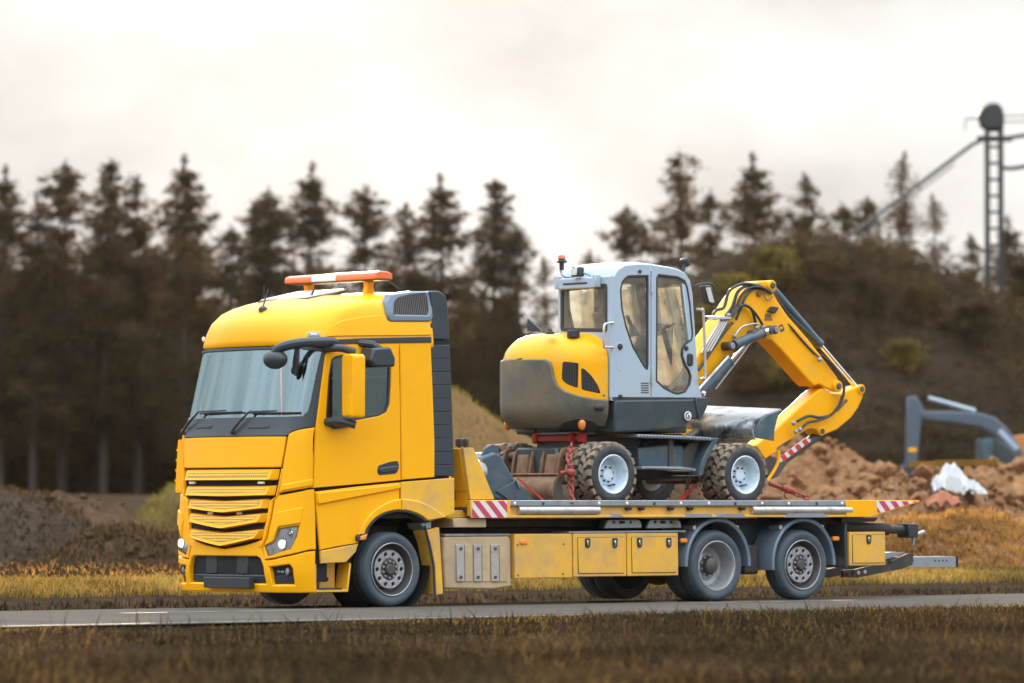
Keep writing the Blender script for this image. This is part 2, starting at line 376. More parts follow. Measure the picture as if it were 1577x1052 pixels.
leafmat('shrub_leaf', (.060, .042, .024), col2=(.10, .068, .034), trans=.3, scale=.5)
leafmat('rust_grass', (.34, .16, .045), col2=(.55, .29, .08), trans=.5, scale=.5)
leafmat('autumn_leaf', (.20, .15, .04), col2=(.30, .22, .05), trans=.4, scale=.6)
mat('bark', (.045, .030, .020), .9, var=.4, scale=3, bump=.5, bscale=12)
def earth(name, c1, c2, c3, s1=.5, s2=6, bump=.8):
    m = bpy.data.materials.new(name); m.use_nodes = True; t = m.node_tree; ns = t.nodes; p = ns['Principled BSDF']; p.inputs['Roughness'].default_value = .95; p.inputs['Specular IOR Level'].default_value = 0.; p.inputs['Roughness'].default_value = 1
    tc = ns.new('ShaderNodeTexCoord'); out = None
    n1 = ns.new('ShaderNodeTexNoise'); n1.inputs['Scale'].default_value = s1; n1.inputs['Detail'].default_value = 8; n1.inputs['Roughness'].default_value = .65; t.links.new(tc.outputs['Object'], n1.inputs['Vector'])
    n2 = ns.new('ShaderNodeTexNoise'); n2.inputs['Scale'].default_value = s2; n2.inputs['Detail'].default_value = 8; n2.inputs['Roughness'].default_value = .7; t.links.new(tc.outputs['Object'], n2.inputs['Vector'])
    r1 = ns.new('ShaderNodeMapRange'); r1.inputs['From Min'].default_value = .35; r1.inputs['From Max'].default_value = .65; t.links.new(n1.outputs['Fac'], r1.inputs['Value'])
    r2 = ns.new('ShaderNodeMapRange'); r2.inputs['From Min'].default_value = .45; r2.inputs['From Max'].default_value = .75; t.links.new(n2.outputs['Fac'], r2.inputs['Value'])
    a = ns.new('ShaderNodeMix'); a.data_type = 'RGBA'; a.inputs['A'].default_value = tuple(c1) + (1,); a.inputs['B'].default_value = tuple(c2) + (1,); t.links.new(r1.outputs[0], a.inputs['Factor'])
    b = ns.new('ShaderNodeMix'); b.data_type = 'RGBA'; t.links.new(a.outputs['Result'], b.inputs['A']); b.inputs['B'].default_value = tuple(c3) + (1,); t.links.new(r2.outputs[0], b.inputs['Factor'])
    t.links.new(b.outputs['Result'], p.inputs['Base Color'])
    bp = ns.new('ShaderNodeBump'); bp.inputs['Strength'].default_value = bump; bp.inputs['Distance'].default_value = .25; t.links.new(n2.outputs['Fac'], bp.inputs['Height']); t.links.new(bp.outputs[0], p.inputs['Normal'])
    MAT[name] = m
earth('field_soil', (.036, .026, .017), (.055, .037, .024), (.075, .05, .03), .15, 2)
earth('heap_grey', (.055, .041, .030), (.085, .063, .045), (.12, .09, .062), .8, 5)
earth('heap_brown', (.060, .036, .023), (.10, .060, .036), (.15, .095, .06), .8, 4)
earth('heap_red', (.19, .088, .040), (.30, .15, .068), (.42, .26, .15), .8, 4)
earth('heap_grass', (.15, .085, .04), (.22, .13, .058), (.19, .12, .045), .5, 4)
earth('hill_dark', (.030, .023, .017), (.045, .034, .023), (.07, .052, .033), .25, 1.5)
earth('asphalt', (.080, .070, .058), (.105, .092, .076), (.13, .114, .094), .6, 60, bump=.15)
mat('road_paint', (.30, .29, .27), .8, var=.15, scale=3, dirt=(.09, .085, .075), dscale=2.5, dlo=.38, dhi=.62)
def nz(x, y, s, o=0): return noise.noise(Vector((x * s + o, y * s - o, o * 1.7)))
def sm(a, b, x): t = max(0, min(1, (x - a) / (b - a))); return t * t * (3 - 2 * t)
RN, RF = -6.35, 1.45                     # road edges across the truck's axis
def ground_h(x, y):
    p = Vector((x, y, 0)) - Vector((CAM.x, CAM.y, 0)); d = p.dot(FWD); r = p.dot(RGT)
    near = sm(RN - .25, RN - 2.5, y) * (.055 + .05 * nz(x, y, .35) + .03 * nz(x, y, 1.3, 3)) * (1 - .5 * sm(-14, -24, y))
    far = sm(RF + .25, RF + 2.2, y) * (1 - sm(RF + 2.4, RF + 4.2, y)) * -.26 + sm(RF + 3.2, RF + 6.5, y) * (.16 + .05 * nz(x, y, .3, 5))
    rise = sm(95, 215, d) * 1.5 + sm(230, 600, d) * 6
    return -.045 - .09 * sm(.6, 1.5, y) * (1 - sm(RF + 2.4, RF + 5, y)) + near + far + rise * (1 if y > 0 else 0) + sm(90, 140, d) * .25 * nz(x, y, .06, 9)
ds = [2, 6, 10, 14, 18] + [20 + k * .9 for k in range(80)] + [92 + k * 2.5 for k in range(30)] + [170 + k * 9 for k in range(20)] + [360, 420, 500, 700, 1000, 1500, 2200, 3200]
NC = 130; vs = []; fs = []
for d in ds:
    wd = 16 + .22 * d
    for k in range(NC + 1):
        q = (k / NC * 2 - 1); q = q * (.45 + .55 * q * q); p = CAM + FWD * d + RGT * (q * wd * (1 + 2.2 * abs(q) ** 3)); vs.append((p.x, p.y, ground_h(p.x, p.y)))
for j in range(len(ds) - 1):
    for k in range(NC): a = j * (NC + 1) + k; fs.append((a, a + 1, a + NC + 2, a + NC + 1))
g_ = MB().add(vs, fs).build('ground', 'field_soil', smooth=80); tag(g_, kind='structure')
def strip(name, m, y0, y1, x0, x1, z, dz=0, n=160):
    ys_ = [y0 + (y1 - y0) * k / 6 for k in range(7)]; vs = [(x0 + (x1 - x0) * i / n, y, z - .09 * sm(.75, 1.5, y) + .012 * sm(-5.5, -2.3, y) * (1 - sm(-2.3, -1, y))) for i in range(n + 1) for y in ys_]
    o = MB().add(vs, [(i * 7 + j, (i + 1) * 7 + j, (i + 1) * 7 + j + 1, i * 7 + j + 1) for i in range(n) for j in range(6)]).build(name, m, smooth=80); return tag(o, kind='structure')
strip('road', 'asphalt', RN, RF, -90, 160, .0)
strip('edge_line', 'road_paint', RF - .34, RF - .20, -90, 160, .006)
strip('edge_line', 'road_paint', RN + .22, RN + .36, -90, 160, .006)
k = -86
while k < 150: strip('centre_line', 'road_paint', -2.37, -2.25, k, k + 3, .006, n=6); k += 9

def blades(name, pts, h0, h1, wd, mats, lean=.5, hs=None, seed=1):
    """grass: one tapering, leaning blade per point; pts (n,3)"""
    rg = np.random.default_rng(seed); n = len(pts)
    P = np.asarray(pts, float); a = rg.uniform(0, 2 * np.pi, n); h = rg.uniform(h0, h1, n) * rg.choice([.6, 1, 1, 1.3], n)
    if hs: h = h * np.array([hs(*p) for p in P])
    ln = rg.normal(0, lean, (n, 2)) * h[:, None]
    w_ = rg.uniform(.6, 1.4, n) * wd; dx = np.cos(a) * w_; dy = np.sin(a) * w_
    V = np.zeros((n, 5, 3)); z0 = P[:, 2] - .02
    V[:, 0] = np.c_[P[:, 0] - dx, P[:, 1] - dy, z0]; V[:, 1] = np.c_[P[:, 0] + dx, P[:, 1] + dy, z0]
    mx_ = P[:, :2] + ln * .35
    V[:, 2] = np.c_[mx_[:, 0] + dx * .8, mx_[:, 1] + dy * .8, P[:, 2] + h * .6]; V[:, 3] = np.c_[mx_[:, 0] - dx * .8, mx_[:, 1] - dy * .8, P[:, 2] + h * .6]
    tp = P[:, :2] + ln; V[:, 4] = np.c_[tp[:, 0], tp[:, 1], P[:, 2] + h]
    me = bpy.data.meshes.new(name); me.vertices.add(n * 5); me.vertices.foreach_set('co', V.reshape(-1))
    base = np.arange(n)[:, None] * 5
    L_ = np.concatenate([base + np.array([[0, 1, 2, 3]]), base + np.array([[3, 2, 4]])], 1).reshape(-1)
    me.loops.add(n * 7); me.loops.foreach_set('vertex_index', L_)
    me.polygons.add(n * 2); ls = (np.arange(n)[:, None] * 7 + np.array([[0, 4]])).reshape(-1); me.polygons.foreach_set('loop_start', ls)
    for m in mats: me.materials.append(MAT[m])
    mi = np.repeat(rg.integers(0, len(mats), n), 2); me.polygons.foreach_set('material_index', mi)
    me.update(calc_edges=True); me.validate()
    o = bpy.data.objects.new(name, me); scn.collection.objects.link(o); return o
def scatter(n, y0, y1, d0, d1, px0=-160, px1=1740, seed=1, clump=0, hfn=None):
    rg = np.random.default_rng(seed); out = []
    while len(out) < n:
        d = d0 + (d1 - d0) * rg.random(); px = rg.uniform(px0, px1); p = CAM + FWD * d + RGT * ((px - 788.5) / FPX * d)
        if not (y0 < p.y < y1): continue
        if clump and nz(p.x, p.y, clump, 2) < rg.uniform(-.35, .25): continue
        out.append((p.x, p.y, (hfn or ground_h)(p.x, p.y)))
    return out
def near_h(x, y, z): return (.30 + .75 * sm(-9, 0, x)) * (1 - sm(RN - 5, RN, y) * (.25)) if y > RN - 9 else .9
near_pts = scatter(95000, -60, RN - .12, 30, 62, seed=3)
tag(blades('verge_grass', near_pts, .05, .12, .007, ['brown_grass', 'brown_grass', 'brown_grass', 'dry_grass'], .8, near_h, seed=4), kind='stuff')
tag(blades('verge_grass', scatter(7000, RN - 2.2, RN - .1, 44, 64, seed=13, clump=.5), .06, .13, .008, ['straw', 'dry_grass', 'brown_grass'], .5, near_h, seed=14), kind='stuff')
tag(blades('tall_weeds', scatter(1500, RN - 18, RN - 3.5, 31, 56, seed=23, clump=.8), .14, .28, .006, ['brown_grass', 'dry_grass', 'brown_grass'], .35, seed=24), kind='stuff')
tag(blades('far_verge_grass', scatter(14000, RF + .25, RF + 4, 56, 84, seed=5), .04, .10, .014, ['brown_grass', 'brown_grass', 'dry_grass'], .5, seed=6), kind='stuff')
tag(blades('far_bank_grass', scatter(44000, RF + 4.6, RF + 8.5, 60, 92, seed=7), .05, .13, .009, ['straw', 'straw', 'dry_grass', 'olive_grass'], .6, seed=8), kind='stuff')
tag(blades('field_grass', scatter(46000, RF + 8.0, 200, 68, 106, seed=9), .04, .12, .012, ['rust_grass', 'brown_grass', 'brown_grass', 'brown_grass'], .7, seed=10), kind='stuff')

# ---- heaps of soil: rounded, lumpy mounds standing on the field
HEAPS = []
def heap(name, px, d, wpx, top_py, m, depth=None, lump=.12, seed=1, skew=0, sharp=1.4, n=64):
    c = dep(px, d, 0); w_ = wpx / FPX * d / 2; dp = depth or w_ * .8; base = ground_h(c.x, c.y) - .1; H = CAM.z + (775 - top_py) / FPX * d - base
    vs = []; fs = []
    def hf(a, b):
        q = math.hypot(a - skew * (1 - abs(b)), b); t = max(0, 1 - q ** sharp); x, y = a * w_, b * dp
        return H * t + (lump * H * (nz(x, y, 2.2 / max(1, w_ * .25), seed) + .6 * nz(x, y, 1.1, seed + 4) + .35 * nz(x, y, 2.6, seed + 8))) * min(1, t * 3)
    for i in range(n + 1):
        for j in range(n // 2 + 1):
            a = -1.06 + 2.12 * i / n; b = -1.06 + 2.12 * j / (n // 2); p = c + RGT * a * w_ + FWD * b * dp; e = max(abs(a), abs(b))
            vs.append((p.x, p.y, max(base - .3, base + hf(a, b) - (.3 if e > 1.03 else 0))))
    k = n // 2 + 1
    for i in range(n):
        for j in range(n // 2): fs.append((i * k + j, i * k + j + 1, (i + 1) * k + j + 1, (i + 1) * k + j))
    o = MB().add(vs, fs).build(name, m, smooth=80); tag(o, kind='structure')
    HEAPS.append((c, w_, dp, base, hf)); return HEAPS[-1]
h1 = heap('soil_heap', 10, 96, 400, 760, 'heap_grey', seed=2, sharp=2.2, lump=.10, skew=-.05)
h2 = heap('soil_heap', 215, 92, 340, 812, 'heap_brown', seed=5, lump=.16, sharp=2)
h3 = heap('soil_heap', 600, 118, 900, 540, 'heap_grass', seed=8, lump=.035, sharp=1.08, depth=6.5)
h4 = heap('soil_heap', 105, 108, 350, 764, 'heap_brown', seed=11, lump=.14, sharp=2.2)
h5 = heap('soil_heap', 1240, 108, 380, 702, 'heap_red', seed=14, lump=.22, sharp=2.6, depth=4)
h6 = heap('soil_heap', 1420, 100, 460, 742, 'heap_red', seed=17, lump=.22, sharp=2.4, depth=4)
h7 = heap('soil_heap', 1570, 112, 420, 722, 'heap_red', seed=20, lump=.18, sharp=2.4, depth=4)
h8 = heap('soil_heap', 1480, 88, 520, 800, 'heap_red', seed=23, lump=.2, sharp=2.2, depth=4)
h9 = heap('soil_heap', 900, 115, 620, 715, 'heap_brown', seed=26, lump=.16, sharp=2.2, depth=4)
def on_heap(h, n, seed, a0=-1, a1=1):
    rg = np.random.default_rng(seed); c, w_, dp, base, hf = h; out = []
    while len(out) < n:
        a, b = rg.uniform(a0, a1), rg.uniform(-1, .6); q = math.hypot(a, b)
        if q > 1: continue
        p = c + RGT * a * w_ + FWD * b * dp; out.append((p.x, p.y, base + hf(a, b)))
    return out
tag(blades('heap_grass', on_heap(h3, 9000, 3, -1, -.3) + on_heap(h3, 1500, 4, -.3, .4), .08, .2, .012, ['olive_grass', 'olive_grass', 'olive_grass', 'dry_grass'], .5, seed=31), kind='stuff')
tag(blades('heap_weeds', on_heap(h8, 26000, 5), .04, .13, .010, ['rust_grass', 'dry_grass', 'rust_grass', 'rust_grass'], .8, seed=32), kind='stuff')
tag(blades('heap_weeds', on_heap(h1, 4000, 7) + on_heap(h2, 4000, 6) + on_heap(h6, 2500, 8), .05, .14, .012, ['brown_grass', 'brown_grass', 'dry_grass'], .5, seed=33), kind='stuff')
# clods and rubble lying on the heaps
def clods(name, pts, s0, s1, m, seed):
    rg = random.Random(seed); mb = MB()
    for p in pts:
        s = rg.uniform(s0, s1) * rg.choice([.5, .7, 1, 1.3]); c = Vector(p) + Vector((0, 0, s * .2)); vs = []
        for q in ((1, 0, 0), (-1, 0, 0), (0, 1, 0), (0, -1, 0), (0, 0, 1), (0, 0, -1), (.6, .6, .5), (-.6, .6, .4), (.6, -.6, .5), (-.6, -.6, .5)): vs.append(c + Vector(q) * s * rg.uniform(.5, 1.1))
        bmx = bmesh.new(); vv = [bmx.verts.new(v) for v in vs]; r = bmesh.ops.convex_hull(bmx, input=vv); bmx.verts.index_update()
        ok = [v for v in bmx.verts if v.link_faces]; ix = {v: i for i, v in enumerate(ok)}; mb.add([v.co.copy() for v in ok], [tuple(ix[v] for v in f.verts) for f in bmx.faces]); bmx.free()
    return tag(mb.build(name, m, smooth=0), kind='stuff')
clods('clods', on_heap(h5, 260, 41) + on_heap(h6, 300, 42) + on_heap(h7, 220, 43), .06, .30, 'heap_red', 44)
clods('clods', on_heap(h2, 160, 45) + on_heap(h4, 120, 46) + on_heap(h9, 160, 47) + on_heap(h1, 80, 48), .03, .11, 'heap_brown', 49)
# dark stockpile hill on the right, behind the yard
def hill():
    prof = [(1000, 560), (1060, 440), (1100, 400), (1200, 379), (1300, 379), (1370, 392), (1440, 418), (1500, 446), (1600, 505), (1720, 600), (1850, 700)]
    D = 205; vs = []; fs = []; nx, ny = 90, 26
    for i in range(nx + 1):
        px = 1000 + 850 * i / nx; k = max(j for j in range(len(prof) - 1) if prof[j][0] <= px + 1e-6); a, b = prof[k], prof[k + 1]; t = (px - a[0]) / (b[0] - a[0]); tp = a[1] + (b[1] - a[1]) * t
        H = (775 - tp) / FPX * D + CAM.z
        for j in range(ny + 1):
            f = j / ny * 2 - 1; dd = D + f * 15; p = dep(px, dd, 0); g = ground_h(p.x, p.y) - .2
            q = max(0, 1 - abs(f) ** 1.15); z = g + (H - g) * q + (.35 * nz(p.x, p.y, .35, 4) + .2 * nz(p.x, p.y, .9, 7)) * q ** .5; vs.append((p.x, p.y, z))
    for i in range(nx):
        for j in range(ny): a = i * (ny + 1) + j; fs.append((a, a + 1, a + ny + 2, a + ny + 1))
    tag(MB().add(vs, fs).build('hill', 'hill_dark', smooth=80), kind='structure'); return vs, ny
HV, HNY = hill()
# ================================================================== RECOVERY TRUCK
def sub(name, parent, loc):
    o = bpy.data.objects.new(name, None); scn.collection.objects.link(o); o.parent = parent
    o.location = Vector(loc) - WL.get(parent.name, Vector((0, 0, 0))); WL[o.name] = Vector(loc); o.empty_display_size = .1; return o
TR = thing('recovery_truck', (3.4, 0, 0), 'large yellow recovery truck with flat bed and orange light bar, driving on the road', 'truck')
W_ = 1.245; YS = -W_

# ---- cab shell: plan is a rounded rectangle whose front, width and corner radii change with height
CABT = [  # z, x of the nose, half width, corner rx, corner ry, bow of the nose
    (0.20, -1.74, 1.21, .32, .30, .07), (0.45, -1.78, 1.245, .32, .30, .07), (1.0, -1.77, 1.245, .32, .30, .07), (1.75, -1.72, 1.245, .31, .29, .07), (2.15, -1.69, 1.245, .30, .28, .07),
    (2.30, -1.65, 1.245, .29, .26, .09), (3.26, -1.42, 1.245, .30, .27, .10), (3.36, -1.42, 1.24, .32, .29, .11), (3.46, -1.415, 1.23, .35, .32, .12),
    (3.60, -1.37, 1.21, .40, .36, .12), (3.725, -1.26, 1.185, .46, .42, .12), (3.80, -1.13, 1.15, .50, .46, .13), (3.86, -.965, 1.10, .52, .5, .14),
    (3.94, -.59, .98, .5, .5, .12), (3.98, -.10, .82, .4, .45, .08), (4.0, .3, .55, .2, .3, .02)]
XR = .62
def ctab(z):
    T = CABT
    if z <= T[0][0]: return T[0][1:]
    for a, b in zip(T, T[1:]):
        if z <= b[0]:
            t = (z - a[0]) / (b[0] - a[0]); return tuple(a[i] + (b[i] - a[i]) * t for i in range(1, 6))
    return T[-1][1:]
def shell0(u, z, xr=XR):
    Xf, Wd, rx, ry, bl = ctab(z); s = 1 if u >= 0 else -1; u = abs(u); a = Wd - ry
    if u <= 1: x = Xf + bl * u ** 2.2; y = a * u
    elif u <= 2: t = (u - 1) * math.pi / 2; x = Xf + bl + rx * (1 - math.cos(t)); y = a + ry * math.sin(t)
    else: x0 = Xf + bl + rx; x = x0 + (max(xr, x0 + .02) - x0) * (u - 2); y = Wd
    return Vector((x, -s * y, z))
def shell(u, z, d=0.):
    p = shell0(u, z); e = .004
    du = shell0(u + e, z) - shell0(u - e, z); dz = shell0(u, z + e) - shell0(u, z - e)
    n = du.cross(dz); n = n.normalized() if n.length > 1e-9 else Vector((-1, 0, 0))
    c = Vector((.2, 0, min(z, 3.2)))
    if n.dot(p - c) < 0: n = -n
    return p - n * d
KU = .85                  # metres per unit of u, roughly
def sfn(p, q, d): return shell(p / KU, q, d)
_g = [(u * .1, z * .1) for u in range(-12, 31) for z in range(2, 40)]
_gp = [(g, proj(shell0(*g))) for g in _g]
def SH(px, py):
    (u, z), _ = min(_gp, key=lambda t: (t[1][0] - px) ** 2 + (t[1][1] - py) ** 2)
    for _ in range(25):
        a = proj(shell0(u, z)); e = .003; b = proj(shell0(u + e, z)); c = proj(shell0(u, z + e))
        j = [[(b[0] - a[0]) / e, (c[0] - a[0]) / e], [(b[1] - a[1]) / e, (c[1] - a[1]) / e]]
        dx, dy = px - a[0], py - a[1]; det = j[0][0] * j[1][1] - j[0][1] * j[1][0]
        if abs(det) < 1e-6: break
        du = (dx * j[1][1] - dy * j[0][1]) / det; dz = (dy * j[0][0] - dx * j[1][0]) / det
        u += max(-.15, min(.15, du)); z += max(-.2, min(.2, dz))
    return (u * KU, z)
def SP(pts): return [SH(*p) for p in pts]
def mirr(pts): return [(-p[0], p[1]) for p in pts][::-1]
def sym(half): return half + mirr(half)        # near half listed from top centre to bottom centre
def both(name, poly, m, holes=(), thick=.03, step=.07, b=.007, fn=sfn, parent=TR):
    out = []
    for s in (1, -1):
        P = poly if s > 0 else mirr(poly); H = holes if s > 0 else [mirr(h) for h in holes]
        out.append(MB().plate(P, H, fn, thick, step, b).build(name, m, parent))
    return out

# dark inner body behind the panel gaps
mb = MB(); NU, ring = 36, []
zz = [.32, .6, 1.12, 1.5, 1.9, 2.12]
for z in zz:
    for k in range(NU + 1): u = -3 + 6 * k / NU; p = shell(u, z, .055); ring.append(p)
mb.add(ring, [(j * (NU + 1) + i, j * (NU + 1) + i + 1, (j + 1) * (NU + 1) + i + 1, (j + 1) * (NU + 1) + i) for j in range(len(zz) - 1) for i in range(NU) if j >= 2 or 5 <= i < NU - 5])
mb.add([shell(-3 + 6 * k / NU, 2.12, .055) for k in range(NU + 1)], [tuple(range(NU + 1))])
mb.bb(.66, .70, -1.16, 1.16, .9, 3.9)
mb.bb(-1.2, .66, -1.13, 1.13, 3.30, 3.34)
mb.build('cab_body', 'void', TR)

# ---- roof cap
rz = [3.285, 3.30, 3.36, 3.46, 3.53, 3.60, 3.66, 3.725, 3.765, 3.80, 3.83, 3.86, 3.90, 3.94, 3.96, 3.98, 3.99, 4.0]
us = [-3, -2.6, -2.3, -2.1, -2] + [-2 + k * .125 for k in range(1, 8)] + [-1 + k * .125 for k in range(0, 17)] + [1 + k * .125 for k in range(1, 9)] + [2.1, 2.3, 2.6, 3]
mb = MB(); vs = []
for z in rz:
    for u in us: vs.append(shell(u, z, .012 if z == 3.285 else 0))
n = len(us)
mb.add(vs, [(j * n + i, j * n + i + 1, (j + 1) * n + i + 1, (j + 1) * n + i) for j in range(len(rz) - 1) for i in range(n - 1)] + [tuple(range((len(rz) - 1) * n, len(rz) * n))])
ROOF = mb.build('cab_roof', 'yellow', TR, smooth=40)
# side fairing of the roof: a slightly proud field with its own edge, as in the photo
both('roof_side_panel', rpoly(SP([(502, 519), (508, 504), (526, 494), (560, 487.5), (594, 485), (597, 496), (656, 496.5), (663, 503), (664, 516.5)]), .03, 3), 'yellow', thick=.02, fn=lambda p, q, d: shell(p / KU, q, d - .016))
# marker lamps on the roof edge
for s in (1, -1):
    u, z = SH(484, 516.5); c = shell(s * u / KU, z, -.01); nrm = (c - shell(s * u / KU, z, .05)).normalized()
    ph = MB().prism(rpoly([(-.085, -.03), (.085, -.03), (.075, .035), (-.065, .035)], .015), 0, .02, lambda p, q, h: c + Vector((nrm.y, -nrm.x, 0)).normalized() * p + Vector((0, 0, 1)) * q + nrm * h).build('marker_lamp', 'alu', TR, bevel=.006)
    MB().prism(rpoly([(-.045, -.014), (.045, -.014), (.04, .018), (-.04, .018)], .008), .02, .03, lambda p, q, h: c + Vector((nrm.y, -nrm.x, 0)).normalized() * p + Vector((0, 0, 1)) * q + nrm * h).build('lens', 'white', ph, bevel=.004)

# ---- windscreen and its black surround
gl_half = SP([(352, 536), (400, 535.5), (440, 536), (480, 537.5)]) 
gl_half = [(0, 3.245)] + gl_half[1:] + SP([(496.5, 541), (491.5, 560), (485, 590), (479.5, 618), (475, 633), (466, 641.5)]) 
zb = gl_half[-1][1] - .005
gl_half = gl_half[:1] + [(.35 * KU, 3.245), (.8 * KU, 3.245), (1.0 * KU, 3.245)] + gl_half[-6:] + [(1.0 * KU, zb), (.5 * KU, zb), (0, zb)]
def uniq(p):
    o = []
    for q in p:
        if not o or (Vector(q) - Vector(o[-1])).length > 1e-4: o.append(q)
    if (Vector(o[0]) - Vector(o[-1])).length < 1e-4: o.pop()
    return o
gl_poly = uniq(sym(gl_half))
gu = max(p[0] for p in gl_poly) / KU + .02; gz0, gz1 = min(p[1] for p in gl_poly) - .012, max(p[1] for p in gl_poly) + .012
MB().add([shell(-gu + 2 * gu * i / 60, gz0 + (gz1 - gz0) * j / 10, .016) for j in range(11) for i in range(61)], [(j * 61 + i, j * 61 + i + 1, (j + 1) * 61 + i + 1, (j + 1) * 61 + i) for j in range(10) for i in range(60)]).build('windscreen', 'windscreen_glass', TR, smooth=80)
so_half = [(0, 3.275), (1.0 * KU, 3.275)] + SP([(499.5, 537.5), (503.5, 541), (500.5, 549), (493, 600), (486, 656.5), (462, 660), (449, 664.5), (441, 671)])
zc = so_half[-1][1]
so_half += [(.6 * KU, zc), (0, zc)]
MB().plate(uniq(sym(so_half)), [inset(gl_poly, .006)], sfn, .03, .08, .005).build('windscreen_surround', 'dark_trim', TR)
for cx_ in (314, 398):                     # two dark washer recesses in the panel under the glass
    u, z = SH(cx_, 657); k = u / KU
    MB().plate(rpoly([(u - .17, z - .022), (u + .17, z - .022), (u + .16, z + .022), (u - .17, z + .03)], .02), [], lambda p, q, d: shell(p / KU, q, d - .012), .012, .08, .005).build('washer_cover', 'black_plastic', TR)
for (a, b, c, e0, e1) in [((284, 667), (311, 635.5), (352, 633.5), (310, 637.5), (374, 634.5)), ((359, 666), (388.5, 635.5), (430, 634), (386, 636.5), (464, 636))]:
    g = lambda p, o: shell(SH(*p)[0] / KU, SH(*p)[1], -o)
    arm = MB().tube([g(a, .035), g((a[0] * .5 + b[0] * .5, a[1] * .5 + b[1] * .5), .055), g(b, .05), g(c, .045)], [.02, .018, .012, .01], 8).cyl(g(a, .0), g(a, .055), .028).build('wiper', 'black_plastic', TR)
    P = [g((e0[0] + (e1[0] - e0[0]) * k / 6, e0[1] + (e1[1] - e0[1]) * k / 6), .018) for k in range(7)]
    MB().tube(P, .011, 6).build('blade', 'black_plastic', arm)
# ---- cab interior
MB().plate(sym([(0, 2.30), (1.0 * KU, 2.30), (1.9 * KU, 2.30), (1.9 * KU, 2.16), (0, 2.16)]), [], lambda p, q, d: shell(p / KU, q, d + .10), .03, .2, .004).bb(-1.45, -.95, -1.1, 1.1, 2.02, 2.26).bb(-1.2, .6, -1.12, 1.12, 1.55, 1.6).build('dashboard', 'interior_pale', TR, bevel=.03, seg=2)
MB().bb(.55, .62, -1.12, 1.12, 1.6, 3.28).build('cab_back_wall', 'interior_pale', TR)
for yy in (.55, -.55):
    st = MB().bb(-.45, .1, yy - .27, yy + .27, 1.6, 2.12).build('seat', 'seat_dark', TR, bevel=.06, seg=2)
    MB().prism(rpoly([(-.02, 2.1), (.16, 2.1), (.30, 2.9), (.16, 2.9)], .05), yy - .25, yy + .25, 'y').build('backrest', 'seat_dark', st, bevel=.05, seg=2)
    MB().prism(rpoly([(.16, 2.93), (.30, 2.93), (.34, 3.13), (.22, 3.13)], .04), yy - .13, yy + .13, 'y').build('headrest', 'seat_dark', st, bevel=.03, seg=2)
c = Vector((-.88, .52, 2.36)); ax = Vector((-.55, 0, -.83)).normalized(); e1 = Vector((0, 1, 0)); e2 = ax.cross(e1)
mb = MB(); mb.tube([c + (e1 * math.cos(t * math.pi / 14) + e2 * math.sin(t * math.pi / 14)) * .23 for t in range(28)], .018, 8, closed=True); mb.cyl(c + ax * .02, c + ax * .35, .05)
for t in (.5, 3.6, 5.8): mb.tube([c + ax * .03, c + (e1 * math.cos(t) + e2 * math.sin(t)) * .22], .016, 6)
mb.build('steering_wheel', 'black_plastic', TR)
MB().bb(-1.30, -1.22, .02, .10, 2.22, 2.52).build('phone_holder', 'black_plastic', TR, bevel=.015)
MB().bb(-1.12, -1.02, .35, .75, 3.16, 3.24).build('sun_visor', 'interior', TR, bevel=.02)

# ---- nose: flap, corner panels, headlight, grille, bumper
zf0, zf1 = SH(436, 720.5)[1], SH(441, 671)[1]
fl = [(0, zf1 - .006), (.6 * KU, zf1 - .006)] + SP([(440.5, 672.5), (437, 695), (432, 719.5)])
fl += [(.6 * KU, fl[-1][1]), (0, fl[-1][1])]
MB().plate(uniq(sym(fl)), [], sfn, .03, .09, .010).build('front_flap', 'yellow', TR)
UPC = SP([(445.5, 668.5), (455, 664), (466, 661.5), (484, 658.5), (482, 706), (480.2, 750.5), (455, 755), (431, 759), (434, 739), (438.5, 706)])
both('corner_panel', UPC, 'yellow', fn=lambda p, q, d: shell(p / KU, q, d - .02), thick=.05, b=.010)
both('corner_lip', SP([(434.5, 757), (437, 746), (480.5, 737.5), (479.8, 748)]), 'yellow', fn=lambda p, q, d: shell(p / KU, q, d - .034), thick=.03, b=.012)
HL = SP([(407.5, 841), (420, 834), (425, 822), (429, 814.5), (460.5, 809.5), (457, 826), (447.5, 845), (413, 856)])
LC = SP([(423, 770), (429, 763.5), (455, 758.5), (484.2, 753.5), (486, 800), (486.6, 846), (447, 854), (407.5, 861.5), (404.5, 844), (412, 828), (418, 800)])
both('headlight_panel', LC, 'yellow', [HL], thick=.06, b=.010, fn=lambda p, q, d: shell(p / KU, q, d - .005))
BROW = SP([(421, 802), (425, 790), (466, 781), (462.5, 806), (430, 811.5), (423, 830)])
both('headlight_brow', BROW, 'yellow', thick=.03, b=.010, fn=lambda p, q, d: shell(p / KU, q, d - .026))
